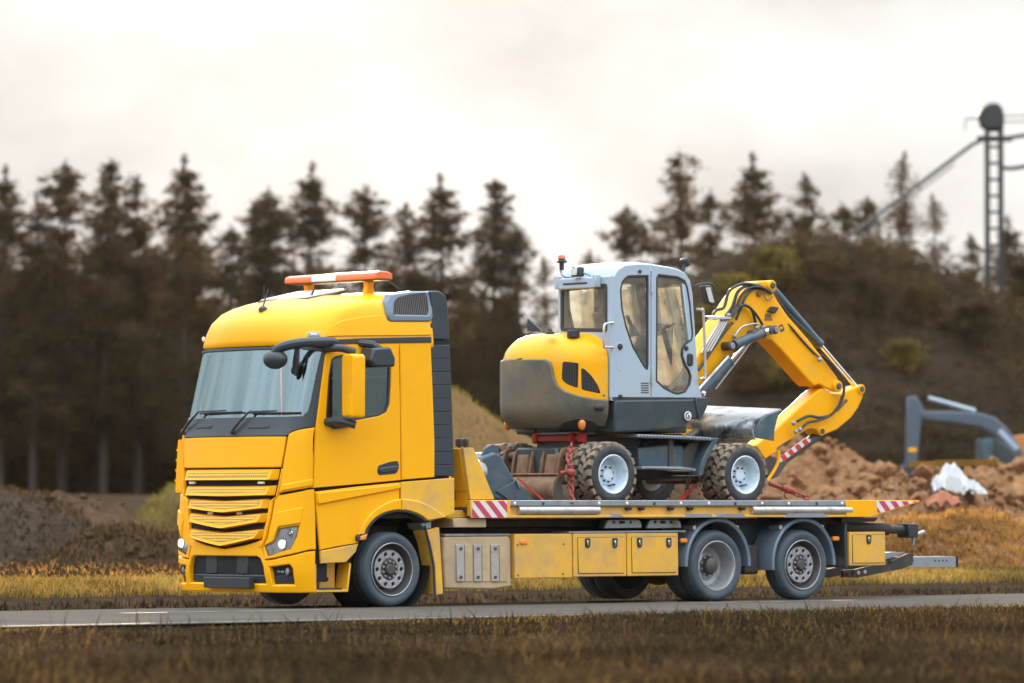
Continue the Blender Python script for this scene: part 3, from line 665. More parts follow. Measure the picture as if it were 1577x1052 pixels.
for s in (1, -1):
    hp = HL if s > 0 else mirr(HL)
    h = MB().plate(hp, [], lambda p, q, d: shell(p / KU, q, d + .035), .02, .06, .004).build('headlight', 'headlight_white', TR)
    MB().plate(inset(hp, -.004), [], lambda p, q, d: shell(p / KU, q, d - .003 + .10 * 0), .008, .06, .004).build('lens', 'lamp_glass', h)
    for (bx, by, br) in ((432, 838, .085), (446, 822, .06)):
        u, z = SH(bx, by); cpos = shell(s * u / KU, z, .045); nn = (shell(s * u / KU, z, 0) - shell(s * u / KU, z, .1)).normalized(); nn = Vector((-1, nn.y * .25, 0)).normalized()
        MB().lathe([(br * .3, -.06), (br * .75, -.03), (br, .02), (br * .95, .028)], cpos, nn, 20).build('reflector', 'chrome', h)
        MB().sphere(cpos - nn * .005, br * .62, 12, 8).build('bulb', 'headlamp_bulb' if br > .07 else 'chrome', h)
    if True:
        st_ = SP([(408.5, 842.5), (415.5, 839), (419.5, 853.5), (413, 855)]); st_ = st_ if s > 0 else mirr(st_)
        MB().plate(st_, [], lambda p, q, d: shell(p / KU, q, d + .02), .05, .06, .004).build('indicator', 'headlight_white', h)
# bumper
BOPH = SP([(395, 857), (400, 860), (404.5, 872), (409, 899.5)])
BOP = [(0, BOPH[0][1])] + BOPH + [(0, BOPH[-1][1])]
FOG = SP([(414, 873), (446, 869.5), (451, 875.5), (454.5, 901), (420, 901)])
cz = 1.10 - .29
vtop = [(0, SH(357, 846)[1]), (.45 * KU, SH(378, 840)[1]), (.85 * KU, SH(402, 832)[1] + .02)]
bump = vtop + SP([(403, 845), (407, 863.5), (447, 856), (486.5, 848.5), (487, 913)]) 
zlo = bump[-1][1]
bump += [(1.0 * KU, zlo), (.5 * KU, zlo), (0, zlo)]
MB().plate(uniq(sym(bump)), [uniq(sym(BOP)), FOG, mirr(FOG)], sfn, .12, .09, .014).build('bumper', 'yellow', TR)
for s in (1, -1):
    fp = FOG if s > 0 else mirr(FOG)
    fg = MB().plate(fp, [], lambda p, q, d: shell(p / KU, q, d + .09), .02, .1, .004).build('fog_lamp_recess', 'black_plastic', TR)
    u, z = SH(441, 880); cpos = shell(s * u / KU, z, .075)
    fl_ = MB().lathe([(.062, .05), (.064, -.02), (.056, -.025), (.052, -.005), (.001, .0)], cpos, (1, 0, 0), 20).build('fog_lamp', 'black_plastic', fg)
    MB().sphere(cpos + Vector((-.006, 0, 0)), .05, 12, 8, sc=(.35, 1, 1)).build('fog_lens', 'rim_grey', fg)
    u0, z0 = SH(421, 880); u1, z1 = SH(434, 881)
    MB().tube([shell(s * u0 / KU, z0, .08), shell(s * u1 / KU, z1, .08)], .018, 8).build('lamp_bracket', 'galv', fg)
    lo_ = SP([(417.5, 889), (453, 887), (454.5, 901), (420, 901)]); lo_ = lo_ if s > 0 else mirr(lo_)
    MB().plate(lo_, [], lambda p, q, d: shell(p / KU, q, d + .05), .04, .1, .004).build('step_plate', 'dark_trim', fg)
op = MB().plate(uniq(sym(BOP)), [], lambda p, q, d: shell(p / KU, q, d + .16), .02, .15, .004).build('bumper_opening', 'void', TR)
for k in range(4):
    z0 = BOPH[-1][1] + .07 + k * .075
    MB().plate([(-.72 * KU, z0), (.72 * KU, z0), (.72 * KU, z0 + .035), (-.72 * KU, z0 + .035)], [], lambda p, q, d: shell(p / KU, q, d + .10), .04, .2, .004).build('slat', 'black_plastic', op)
MB().plate([(-.78 * KU, BOPH[0][1] - .11), (.78 * KU, BOPH[0][1] - .11), (.78 * KU, BOPH[0][1] - .02), (-.78 * KU, BOPH[0][1] - .02)], [], lambda p, q, d: shell(p / KU, q, d + .07), .06, .2, .01).build('step_plate', 'dark_trim', op)
for yy in (-.32, .32): MB().bb(-1.72, -1.64, yy - .12, yy + .12, .42, .66).build('tow_cover', 'black_plastic', op, bevel=.012)
MB().plate([(-.80 * KU, BOPH[-1][1] + .01), (.80 * KU, BOPH[-1][1] + .01), (.8 * KU, BOPH[-1][1] + .10), (-.8 * KU, BOPH[-1][1] + .10)], [], lambda p, q, d: shell(p / KU, q, d + .04), .06, .2, .01).build('lower_grille_bar', 'dark_trim', op)
p0, p1 = sx(316, 905, -1.80), sx(386, 905, -1.80); zt = sx(350, 889, -1.80)[1]
MB().prism(rpoly([(p0[0], p0[1]), (p1[0], p0[1]), (p1[0], zt), (p0[0], zt)], .015), -1.83, -1.74, 'x').build('number_plate_holder', 'black_plastic', TR, bevel=.008)
# grille: five winged slats with a mesh field each, sagging to a V
def grid_mat():
    m = mat('mesh_yellow', (.72, .40, .03), .45, var=.05); t = m.node_tree; p = t.nodes['Principled BSDF']
    tcn = t.nodes.new('ShaderNodeTexCoord'); br = t.nodes.new('ShaderNodeTexBrick'); br.offset = 0.0
    mp_ = t.nodes.new('ShaderNodeMapping'); mp_.inputs['Rotation'].default_value = (R(90), 0, R(90)); t.links.new(tcn.outputs['Object'], mp_.inputs[0])
    sp = t.nodes.new('ShaderNodeSeparateXYZ'); t.links.new(tcn.outputs['Object'], sp.inputs[0]); cb = t.nodes.new('ShaderNodeCombineXYZ'); t.links.new(sp.outputs['Y'], cb.inputs['X']); t.links.new(sp.outputs['Z'], cb.inputs['Y'])
    t.links.new(cb.outputs[0], br.inputs['Vector']); br.inputs['Scale'].default_value = 1.0; br.inputs['Brick Width'].default_value = .034; br.inputs['Row Height'].default_value = .034; br.inputs['Mortar Size'].default_value = .009; br.inputs['Mortar Smooth'].default_value = .1
    br.inputs['Color1'].default_value = (.02, .015, .008, 1); br.inputs['Color2'].default_value = (.02, .015, .008, 1); br.inputs['Mortar'].default_value = (.80, .44, .03, 1)
    t.links.new(br.outputs['Color'], p.inputs['Base Color'])
grid_mat()
MB().plate(sym([(0, 1.80), (.92 * KU, 1.80), (.84 * KU, .98), (0, .98)]), [], lambda p, q, d: shell(p / KU, q, d + .035), .02, .2, .004).build('grille_backing', 'void', TR)
# per slat: half widths (in y) at top and bottom, end z and centre z of its top edge, mesh bottom and lower edge
zpx = lambda py, px=357: sx(px, py, -1.72)[1]
SL = [(.965, .94, 723.0, 723.0, 735.5, 735.5, 739.0, 739.0), (.925, .90, 748.0, 748.5, 758.0, 759.0, 762.5, 764.0), (.82, .81, 768.0, 771.0, 779.5, 784.0, 782.5, 789.0), (.80, .76, 790.0, 795.0, 799.0, 808.0, 804.0, 813.5), (.77, .70, 814.5, 820.0, 825.0, 835.0, 829.0, 840.5)]
for hw0, hw1, te, tcn, me_, mc, be, bc in SL:
    vsn = []; rows = [(te, tcn, .03, hw0), (te + 1.5, tcn + 1.5, -.025, hw0), (me_, mc, -.045, (hw0 + hw1) / 2), (be, bc, -.06, hw1), (be + 1.2, bc + 1.2, .03, hw1 * .98)]
    KS = 14
    for (ze, zc_, d, hw) in rows:
        for k in range(-KS, KS + 1):
            t = abs(k) / KS; yv = hw * k / KS; zv = zpx(zc_) + (zpx(ze) - zpx(zc_)) * min(1, t / .9) ** 1.15
            Xf, Wd, rx, ry, bl = ctab(zv); dd = d + (.03 - d) * max(0, (t - .93) / .07)
            vsn.append(Vector((Xf + bl * (abs(yv) / (Wd - ry)) ** 2.2 + dd, -yv, zv)))
    nk = 2 * KS + 1
    fs = [(j * nk + i, j * nk + i + 1, (j + 1) * nk + i + 1, (j + 1) * nk + i) for j in range(len(rows) - 1) for i in range(nk - 1)]
    sl_ = MB().add(vsn, fs).build('grille_slat', 'yellow', TR, smooth=30)
    vm = []
    for (ze, zc_, d) in ((te + 2.5, tcn + 2.5, -.034), (me_ - .8, mc - .8, -.050)):
        for k in range(-KS, KS + 1):
            t = abs(k) / KS * .88; yv = hw0 * .86 * k / KS; zv = zpx(zc_) + (zpx(ze) - zpx(zc_)) * min(1, t / .9) ** 1.15
            Xf, Wd, rx, ry, bl = ctab(zv); vm.append(Vector((Xf + bl * (abs(yv) / (Wd - ry)) ** 2.2 + d, -yv, zv)))
    MB().add(vm, [(i, i + 1, nk + i + 1, nk + i) for i in range(nk - 1)]).build('grille_mesh', 'mesh_yellow', sl_)
for (a, b) in (((298.5, 743.5), (404.5, 743.5)), ((327, 790.5), (371.5, 790.5))):
    for q in (a, b):
        yq, zq = sx(q[0], q[1], -1.69); MB().bb(-1.73, -1.69, yq - .055, yq + .055, zq - .016, zq + .016).build('strobe_lamp', 'white', TR, bevel=.006)
for s in (1, -1):      # grille frame wings at both ends
    wing = [SH(436.5, 722), SH(433, 741), SH(428, 764), SH(421, 771), SH(416, 800), SH(410, 828), SH(403, 843)]
    wing2 = [(p[0] - .055, p[1]) for p in wing][::-1]
    P = wing + wing2; P = P if s > 0 else mirr(P)
    MB().plate(P, [], lambda p, q, d: shell(p / KU, q, d - .012), .05, .09, .012).build('grille_frame', 'yellow', TR)
# ribbed deflector edge on the far front corner
for s in (-1,):
    dm = MB().plate([(1.42 * KU * s, 2.12), (1.66 * KU * s, 2.05), (1.66 * KU * s, 1.56), (1.40 * KU * s, 1.44)][::s], [], lambda p, q, d: shell(p / KU, q, d - .07), .09, .09, .012).build('corner_deflector', 'yellow', TR)
    for k in range(4):
        z0 = 1.58 + k * .13; MB().plate([(1.45 * KU * s, z0), (1.65 * KU * s, z0), (1.65 * KU * s, z0 + .03), (1.45 * KU * s, z0 + .03)][::s], [], lambda p, q, d: shell(p / KU, q, d - .09), .03, .09, .008).build('rib', 'yellow', dm)

# ---- cab sides
def side_fn(sg, out=0.):
    y0 = -W_ if sg > 0 else W_
    return lambda p, q, d: Vector((p, y0 + sg * (d - out), q))
def sides(name, pts, m, holes=(), out=0., thick=.035, step=9., b=.008, parent=TR, raw=False, one=False):
    P = pts if raw else py_(pts, YS); H = [h if raw else py_(h, YS) for h in holes]; r = []
    for sg in ((1,) if one else (1, -1)): r.append(MB().plate(P, H, side_fn(sg, out), thick, step, b).build(name, m, parent))
    return r
WIN = [(506, 580), (510.5, 553.5), (516, 549), (530, 546), (597, 544), (602, 549), (601.5, 590), (600, 622), (595, 635), (583, 641), (545, 648), (507, 657), (502.5, 652), (502, 640)]
DOOR = [(504, 540), (507, 535), (515, 531.5), (614.2, 529.5), (616.3, 640), (617, 739.5), (560, 745), (482.4, 751.5), (486.3, 656), (500.8, 549)]
doors = sides('door', DOOR, 'yellow', [WIN], out=.006)
wi = py_(WIN, YS)
for d_, sg in zip(doors, (1, -1)):
    fr = MB().plate(inset(wi, -.004), [inset(wi, .03)], side_fn(sg, -.004), .03, 9., .006).build('window_seal', 'black_plastic', d_)
    MB().plate(inset(wi, .026), [], side_fn(sg, -.022), .006, 9., .001).build('window', 'door_glass', d_)
    hd = py_([(580, 727.5), (582, 717), (600, 711), (612, 709.5), (614.5, 719), (610, 729.5), (583, 732)], YS)
    h = MB().plate(rpoly(hd, .03), [], side_fn(sg, .012), .012, 9., .004).build('handle', 'black_plastic', d_)
    hb = py_([(582, 725), (584, 720.5), (611, 717), (612.5, 721.5), (608, 726), (585, 728.5)], YS)
    MB().plate(rpoly(hb, .02), [], side_fn(sg, .03), .03, 9., .010).build('grip', 'dark_trim', h)
    cr_ = py_([(506, 655), (509, 651), (535, 646), (541, 652), (538, 657), (512, 661)], YS)
    MB().plate(rpoly(cr_, .02), [], side_fn(sg, .05), .05, 9., .015).build('mirror_foot', 'black_plastic', d_)
    # raised field of the lower door half, its crease rising to the rear
sides('rear_cab_panel', [(615.8, 529.5), (663.5, 529), (666.5, 600), (669.3, 680), (669.3, 735), (618.8, 739)], 'yellow', out=.004)
sides('roof_trim', [(501.5, 530), (506, 526), (520, 522.5), (560, 520.5), (664, 518.5), (664, 527.5), (560, 529), (515, 530), (506, 533.5), (502, 540), (500.5, 546)], 'dark_trim', out=.014)
ARCH = [(552, 836), (556, 822), (565, 807), (579, 793), (597, 784.5), (615.5, 781.5), (632, 784.5), (650, 793.5), (663, 803)]
arch_c = curve(ARCH, 5)
lowd = [(485.3, 757.5), (550, 749.5), (615.5, 743)] + [(615.5, 781.5)] + arch_c[:25:4][::-1][1:] + [(552, 836), (524, 841), (493.5, 847)]
sides('lower_door', lowd, 'yellow', out=.0)
sides('lower_door_lip', [(486, 769), (489.5, 777), (615.5, 752.5), (615.5, 745), (486, 759)], 'yellow', out=.030, thick=.032, b=.012)
lowr = [(617.8, 742.5), (660, 739), (700, 736), (700.3, 791.5), (675, 799), (663, 803)] + arch_c[25:][::-1][2::4] + [(617.8, 781.5)]
sides('lower_rear_panel', lowr, 'yellow_dusty', out=.0)
fl0 = curve([(550, 823), (554, 812), (563, 797), (578, 783), (597, 772.5), (615.5, 768.5), (640, 771.5), (662, 781), (684, 796.5)], 4)
fl1 = curve([(558, 824), (563, 812), (574, 799), (588, 790.5), (602, 786.5), (615.5, 785.5), (630, 788), (645, 794), (655, 802)], 4)
k_ = 20
sides('wheel_arch_front', fl0[:k_ + 1] + fl1[:k_ + 1][::-1], 'yellow', out=.045, thick=.05, b=.014)
sides('wheel_arch_rear', [(p[0] + .8, p[1]) for p in fl0[k_:]] + [(p[0] + .8, p[1]) for p in fl1[k_:]][::-1], 'yellow_dusty', out=.045, thick=.05, b=.014)
f2 = curve([(563.5, 827), (567, 814), (577, 802), (590, 793.5), (603, 789.5), (615.5, 788.5), (630, 791), (645, 797.5), (655, 806)], 4)
sides('wheel_arch_seal', fl1 + f2[::-1], 'dark_trim', out=.03, thick=.25, b=.006)
# wheel house behind the arch
cx0, cz0 = 0.0, .475
for sg in (1, -1):
    mb = MB(); mb.lathe([(.62, 0), (.62, .55)], (0, sg * -1.17, .52), (0, sg, 0), 24, t0=0, t1=math.pi)
    mb.lathe([(.62, .55), (.05, .55)], (0, sg * -1.17, .52), (0, sg, 0), 24, t0=0, t1=math.pi); mb.build('wheel_house', 'void', TR)
for o in sides('side_indicator', rpoly([(546.5, 827), (549, 823), (562.5, 821), (560, 832), (548, 834)], 2), 'black_plastic', out=.05, thick=.05): 
    pass
sides('indicator_lens', rpoly([(551, 826), (562, 822.5), (559.5, 831), (551, 832)], 1.5), 'amber', out=.058, thick=.02)
sides('step_skirt', [(493.5, 848.5), (552, 837.5), (548, 850), (533, 866), (494.5, 868)], 'yellow_dusty', out=.004)
# entry step well under the door
for sg in (1, -1):
    (xa, z_t), (xb, z_b) = sy(489, 868, YS), sy(537, 912, YS)
    y_o = -sg * 1.19; y_i = -sg * .95
    mb = MB().bb(xa, xb, y_i, y_i + sg * -.02, z_b, z_t + .06).bb(xa, xb + .02, y_o, y_i, z_b, z_b + .035).bb(xa, xa + .03, y_o, y_i, z_b, z_t)
    mb.prism([(xb, z_b), (xb + .06, z_t), (xb + .09, z_t), (xb + .04, z_b)], y_o, y_i, 'y')
    st = mb.build('entry_step', 'yellow_dusty', TR, bevel=.008)
    MB().bb(xa + .06, xb - .06, y_o - sg * .004, y_i, z_b + .036, z_b + .055).build('tread', 'black_plastic', st, bevel=.004)
    (hx, hz) = sy(502, 892, -.98); MB().bb(hx - .13, hx + .13, y_i - sg * .02, y_i - sg * .05, hz - .16, hz + .16).build('bolt_plate', 'yellow_dusty', st, bevel=.012)
    MB().cyl((hx, y_i - sg * .045, hz), (hx, y_i - sg * .056, hz), .022).build('bolt_hole', 'void', st)
# mudguard behind the front wheel
for sg in (1, -1):
    P = rpoly(py_([(657, 817), (679, 812), (685, 915), (673, 917), (671, 870), (665, 838)], YS), .02)
    MB().prism(P, -sg * 1.22, -sg * .95, 'y').build('mudguard', 'yellow_dusty', TR, bevel=.012)
    MB().tube([Vector((p[0], -sg * 1.23, p[1])) for p in py_([(655, 810), (662, 836), (669, 872), (671, 916)], YS)], .018, 6).build('mudguard_edge', 'dark_trim', TR)
    MB().prism(py_([(652, 806), (668, 803), (668, 813), (657, 816)], YS), -sg * 1.2, -sg * .9, 'y').build('mudguard_bracket', 'galv', TR, bevel=.006)
# dark air deflector at the rear edge of the cab, in ribbed segments
DX0, DX1 = [665.2, 670.5], [695, 700.5]
for sg in (1, -1):
    def dpan(y0, y1, nm, m='dark_trim'):
        f0 = lambda yy: 664.6 + (670.2 - 664.6) * (yy - 530) / 205; f1 = lambda yy: 694 + (701.0 - 694) * (yy - 530) / 205
        P = py_([(f0(y0), y0), (f1(y0), y0), (f1(y1), y1), (f0(y1), y1)], YS)
        return MB().prism(P, -sg * 1.235, -sg * 1.12, 'y').build(nm, m, TR, bevel=.007)
    edges = [531] + [552 + 20.5 * k for k in range(9)] + [733]
    for a, b in zip(edges, edges[1:]): dpan(a + .12, b - .12, 'deflector_panel')
    P = rpoly(py_([(667, 448), (678, 447.5), (688, 454), (692, 470), (693.5, 500), (694.5, 523), (664.5, 523), (664, 500), (668, 495)], YS), .02)
    MB().prism(P, -sg * 1.22, -sg * 1.02, 'y').build('roof_deflector', 'dark_trim', TR, bevel=.025, seg=2)
    MB().prism(py_([(664.6, 523.5), (694.8, 523.5), (695, 530.5), (664.6, 530.5)], YS), -sg * 1.2, -sg * 1.1, 'y').build('deflector_gap', 'void', TR)
    GO = rpoly(py_([(596.5, 488), (598, 465), (607, 452.5), (640, 448), (668, 448), (670.5, 470), (668, 492), (662, 495.5), (602, 495.5)], YS), .04)
    GI = rpoly(py_([(608, 484), (612, 466), (619, 459.5), (640, 454.5), (663, 452.5), (664.5, 470), (661, 485)], YS), .02)
    gf = MB().plate(GO, [GI], lambda p, q, d: Vector((p, -sg * (1.235 - d - max(0, (q - 3.70)) * .28), q)), .09, .5, .02).build('intake_frame', 'slate', TR)
    MB().plate(GI, [], lambda p, q, d: Vector((p, -sg * (1.19 - d - max(0, (q - 3.70)) * .28), q)), .02, .5, .002).build('intake_back', 'void', gf)
    xs0 = min(p[0] for p in GI); xs1 = max(p[0] for p in GI); nb = 19
    mb = MB()
    for k in range(nb):
        xk = xs0 + (xs1 - xs0) * (k + .6) / (nb + .3)
        z0 = 3.695; ztop = 3.88 + .085 * min(1, (xk - xs0) / .22)
        if xk - xs0 < .08: z0 += 0
        pts = [(xk - .006, z0), (xk + .010, z0), (xk + .028, ztop), (xk + .012, ztop)]
        mb.add([Vector((p[0], -sg * (1.222 - max(0, p[1] - 3.70) * .28), p[1])) for p in pts] + [Vector((p[0], -sg * (1.195 - max(0, p[1] - 3.70) * .28), p[1])) for p in pts], [(0, 1, 2, 3), (4, 7, 6, 5), (0, 4, 5, 1), (1, 5, 6, 2), (2, 6, 7, 3), (3, 7, 4, 0)])
    tag(mb.build('intake_bars', 'rim_dark', gf), kind='stuff')
MB().bb(.64, .98, -1.12, 1.12, 1.45, 3.62).build('cab_rear', 'dark_trim', TR)
MB().prism([(.62, 3.3), (.95, 3.3), (.90, 3.93), (.80, 4.0), (.62, 4.01)], -1.03, 1.03, 'y').build('roof_air_dam', 'dark_trim', TR, bevel=.03, seg=2)

# ---- mirrors
for s in (1,):
    def m_(v): return Vector((v[0], v[1] * s, v[2]))
    A = [(-.98, -1.24, 3.30), (-1.10, -1.31, 3.32), (-1.50, -1.22, 3.30), (-1.66, -1.02, 3.24), (-1.68, -.92, 3.16)]
    arm = MB().tube([m_(p) for p in curve(A, 5)], [.062] * 21, 10).build('front_mirror_arm', 'dark_trim', TR)
    MB().sphere(m_((-1.66, -.92, 3.10)), .165, 16, 10, sc=(.75, 1.2, .75)).build('front_mirror', 'dark_trim', arm)
    MB().prism(rpoly([(0, 0), (.06, .02), (.05, -.22), (.0, -.36), (-.05, -.2)], .02), -.02, .02, lambda p, q, h: m_((-1.50 + h, -1.13 + p * -1, 3.24 + q))).build('bracket_reflection', 'black_plastic', arm, bevel=.008)  # dark leaf: the arm's reflection in the glass, built as a solid piece
    # main mirror: tall yellow housing with a lower segment
    yc = -1.55
    cx_, cz_ = sy(543, 594, yc)
    P = rpoly([(-.115, -.40), (.115, -.385), (.12, .36), (.09, .395), (-.085, .395), (-.12, .36)], .04, 4)
    hsg = MB().prism([(yc + p, cz_ + q) for p, q in P], cx_ - .085, cx_ + .115, lambda p, q, h: Vector((h, p * s, q))).build('mirror_housing', 'yellow', TR, bevel=.045, seg=3)
    hs2 = MB().prism(rpoly([(yc - .10, cz_ - .375), (yc + .03, cz_ - .375), (yc + .03, cz_ - .20), (yc - .02, cz_ - .13), (yc - .10, cz_ - .115)], .02), cx_ - .092, cx_ + .06, lambda p, q, h: Vector((h, p * s, q))).build('lower_cover', 'yellow', hsg, bevel=.02, seg=2)
    MB().bb(cx_ + .116, cx_ + .122, (yc - .09) * s, (yc + .09) * s, cz_ - .36, cz_ + .36).build('mirror_glass', 'chrome', hsg)
    for zt_ in (cz_ + .44, cz_ - .47):
        MB().tube([m_(p) for p in curve([(cx_ - .18, -1.24, zt_ + .02), (cx_ - .10, -1.42, zt_ + .03), (cx_ + .05, yc, zt_ - .02)], 4)], [.05] * 9, 10).build('mirror_arm', 'black_plastic', hsg)
    cx2, cz2 = sy(583, 549, -1.42)
    k2 = MB().prism(rpoly([(-.21, -.06), (-.14, -.13), (.19, -.13), (.20, -.02), (.12, .12), (-.15, .10)], .03), -1.52, -1.26, lambda p, q, h: Vector((cx2 + p, h * s, cz2 + q))).build('kerb_mirror', 'dark_trim', TR, bevel=.035, seg=2)
    MB().tube([m_(p) for p in [(cx2 - .16, -1.23, cz2 + .17), (cx2 - .05, -1.36, cz2 + .15), (cx2 + .05, -1.40, cz2 + .08)]], .05, 8).build('bracket', 'black_plastic', k2)

# ---- roof: light bar, hatch, aerials
LBX = .06
lb = MB().bb(LBX - .12, LBX + .12, -.93, .93, 4.135, 4.16).build('light_bar', 'rim_dark', TR, bevel=.01)
for y0, y1, m in ((-.93, -.12, 'orange_lens'), (-.115, .385, 'pale_lens'), (.39, .95, 'orange_lens')):
    P = rpoly([(-.15, 4.15), (.15, 4.15), (.14, 4.225), (.07, 4.25), (-.07, 4.25), (-.14, 4.225)], .02)
    MB().prism([(LBX + a, b) for a, b in P], y0, y1, 'y').build('lens', m, lb, bevel=.03 if m != 'pale_lens' else .01, seg=2)
for yy in (-.62, .62):
    MB().prism([(LBX - .10, 3.93), (LBX + .10, 3.93), (LBX + .05, 4.06), (LBX + .06, 4.14), (LBX - .06, 4.14), (LBX - .05, 4.06)], yy - .05, yy + .05, 'y').build('foot', 'yellow', lb, bevel=.015)
MB().tube(curve([(LBX + .05, -.75, 4.17), (LBX + .2, -.85, 4.10), (LBX + .35, -.9, 3.99)], 4), .008, 5).build('cable', 'black_plastic', lb)
ht = MB().prism([(-.78, 3.83), (-.10, 3.99), (-.10, 4.035), (-.78, 3.895)], -.42, .62, 'y').build('roof_hatch', 'black_plastic', TR, bevel=.02)
MB().prism([(-.75, 3.905), (-.14, 4.03), (-.14, 4.042), (-.75, 3.917)], -.38, .58, 'y').build('hatch_glass', 'pale_lens', ht, bevel=.005)
for (px_0, py_0, h) in ((405, 478, .28), (510, 452, .12)):
    u, z = SH(px_0, py_0); b = shell(u / KU, z, -.0)
    MB().lathe([(.06, -.01), (.055, .03), (.02, .06), (.005, .065)], b, (0, 0, 1), 12).tube([b + Vector((0, 0, .04)), b + Vector((.10, .02, h))], [.012, .005], 6).build('aerial', 'black_plastic', TR)
b = Vector((-.72, .55, 3.9)); MB().tube([b, b + Vector((0, 0, .2))], .006, 5).build('aerial', 'black_plastic', TR)
b = Vector((-.62, -.30, 3.92)); MB().tube([b, b + Vector((.06, 0, .12))], .014, 6).build('aerial', 'black_plastic', TR)

# ---- wheels
def truck_wheel(name, c, kind, sg=1):
    """kind: 'steer' flat hub plate with holes; 'drive' deep dish"""
    wl = sub(name, TR, c); ax = (0, sg, 0); o = Vector(c); RT = .475
    prof = [(.335, .015), (.36, .004), (.40, -.006), (.44, 0.0), (.458, .02), (.466, .05), (RT, .06), (RT, .09), (RT - .012, .095), (RT - .012, .105), (RT, .11), (RT, .155), (RT - .012, .16), (RT - .012, .17), (RT, .175), (RT, .225), (.466, .24), (.44, .285), (.335, .275)]
    MB().lathe(prof, o, ax, 56).build('tyre', 'rubber', wl, smooth=50)
    if kind == 'steer':
        rp = [(.335, .27), (.335, .03), (.338, .006), (.322, .004), (.314, .02), (.305, .07), (.275, .115), (.24, .12)]
        MB().lathe(rp, o, ax, 48).build('rim', 'rim_dark', wl, smooth=40)
        MB().lathe([(.339, .001), (.331, -.005), (.323, .001), (.326, .012), (.337, .012)], o, ax, 48).build('rim_lip', 'rim_grey', wl, smooth=50)
        ring = [(math.cos(t * math.pi / 20) * .245, math.sin(t * math.pi / 20) * .245) for t in range(40)]
        holes = [[(math.cos(h * math.pi / 5) * .196 + math.cos(t * math.pi / 5) * .027, math.sin(h * math.pi / 5) * .196 + math.sin(t * math.pi / 5) * .027) for t in range(10)] for h in range(10)]
        holes.append([(math.cos(t * math.pi / 14) * .135, math.sin(t * math.pi / 14) * .135) for t in range(28)])
        MB().plate(ring, holes, lambda p, q, d: Vector((o.x + p, o.y + sg * (.052 + d + .5 * max(0, .15 - math.hypot(p, q))), o.z + q)), .05, .1, .006).build('wheel_disc', 'rim_grey', wl)
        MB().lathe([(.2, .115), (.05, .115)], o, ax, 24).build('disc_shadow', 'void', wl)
        hb = MB().lathe([(.138, .11), (.132, .075), (.10, .072), (.075, .07), (.070, .035), (.055, .02), (.001, .018)], o, ax, 28).build('hub', 'rim_dark', wl, smooth=40)
    else:
        rp = [(.335, .27), (.335, .03), (.338, .006), (.322, .004), (.312, .02), (.30, .05), (.285, .16), (.262, .22), (.20, .235), (.16, .20), (.13, .19)]
        MB().lathe(rp, o, ax, 48).build('rim', 'rim_grey', wl, smooth=40)
        hb = MB().lathe([(.15, .215), (.135, .185), (.115, .17), (.105, .10), (.08, .085), (.001, .08)], o, ax, 28).build('hub', 'rim_dark', wl, smooth=40)
        MB().lathe(prof, o + Vector((0, sg * .31, 0)), ax, 40).build('inner_tyre', 'rubber', wl, smooth=50)
        prof2 = [(.335, .015), (.1, .02)]
        MB().lathe(prof2, o + Vector((0, sg * .57, 0)), ax, 32).build('inner_rim', 'void', wl)
    mb = MB()
    for h in range(10):
        a = (h + .5) * math.pi / 5; rr = .105 if kind == 'steer' else .135; q = o + Vector((math.cos(a) * rr, sg * (.075 if kind == 'steer' else .19), math.sin(a) * rr))
        mb.cyl(q, q + Vector((0, -sg * .035, 0)), .018, .014, 6)
    tag(mb.build('wheel_nuts', 'rim_grey', wl), kind='stuff')
    return wl
XM, XT = 5.562, 7.139
for sg in (1, -1):
    truck_wheel('wheel', (0, -sg * 1.18, .475), 'steer', sg)
    truck_wheel('wheel', (XM, -sg * 1.18, .475), 'drive', sg)
    truck_wheel('wheel', (XT, -sg * 1.18, .475), 'steer', sg)
for x in (0, XM, XT): axl = MB().cyl((x, -1.0, .475), (x, 1.0, .475), .075).build('axle', 'chassis', TR)
MB().sphere((XM, 0, .48), .28, 14, 10).build('differential', 'chassis', TR)
# mudguards of the rear axles: half-round shells
for i, x in enumerate((XM, XT)):
    for sg in (1, -1):
        n0, n1 = (R(-2), R(182)) if i == 0 else (R(-2), R(188))
        rr = .565; vsn = []; K = 26
        for k in range(K + 1):
            t = n0 + (n1 - n0) * k / K; r2 = rr + .03 * (math.cos(2 * t) * -.5 + .5)
            for (dr, yy) in ((-.02, -1.19), (.012, -1.21), (.03, -1.19), (.03, -.78), (0, -.78), (-.004, -1.17)):
                vsn.append(Vector((x + .01 + math.cos(t) * (r2 + dr), sg * yy, .49 + math.sin(t) * (r2 + dr))))
        MB().add(vsn, [(k * 6 + j, k * 6 + (j + 1) % 6, (k + 1) * 6 + (j + 1) % 6, (k + 1) * 6 + j) for k in range(K) for j in range(6)] + [tuple(range(6)), tuple(range(K * 6, K * 6 + 6))]).build('rear_mudguard', 'slate', TR, smooth=30)
        for t in (.9, 2.25): MB().cyl((x + math.cos(t) * .62, -sg * .95, .5 + math.sin(t) * .62), (x + math.cos(t) * .62, -sg * 1.16, .5 + math.sin(t) * .62), .03).build('mudguard_stay', 'alu', TR)

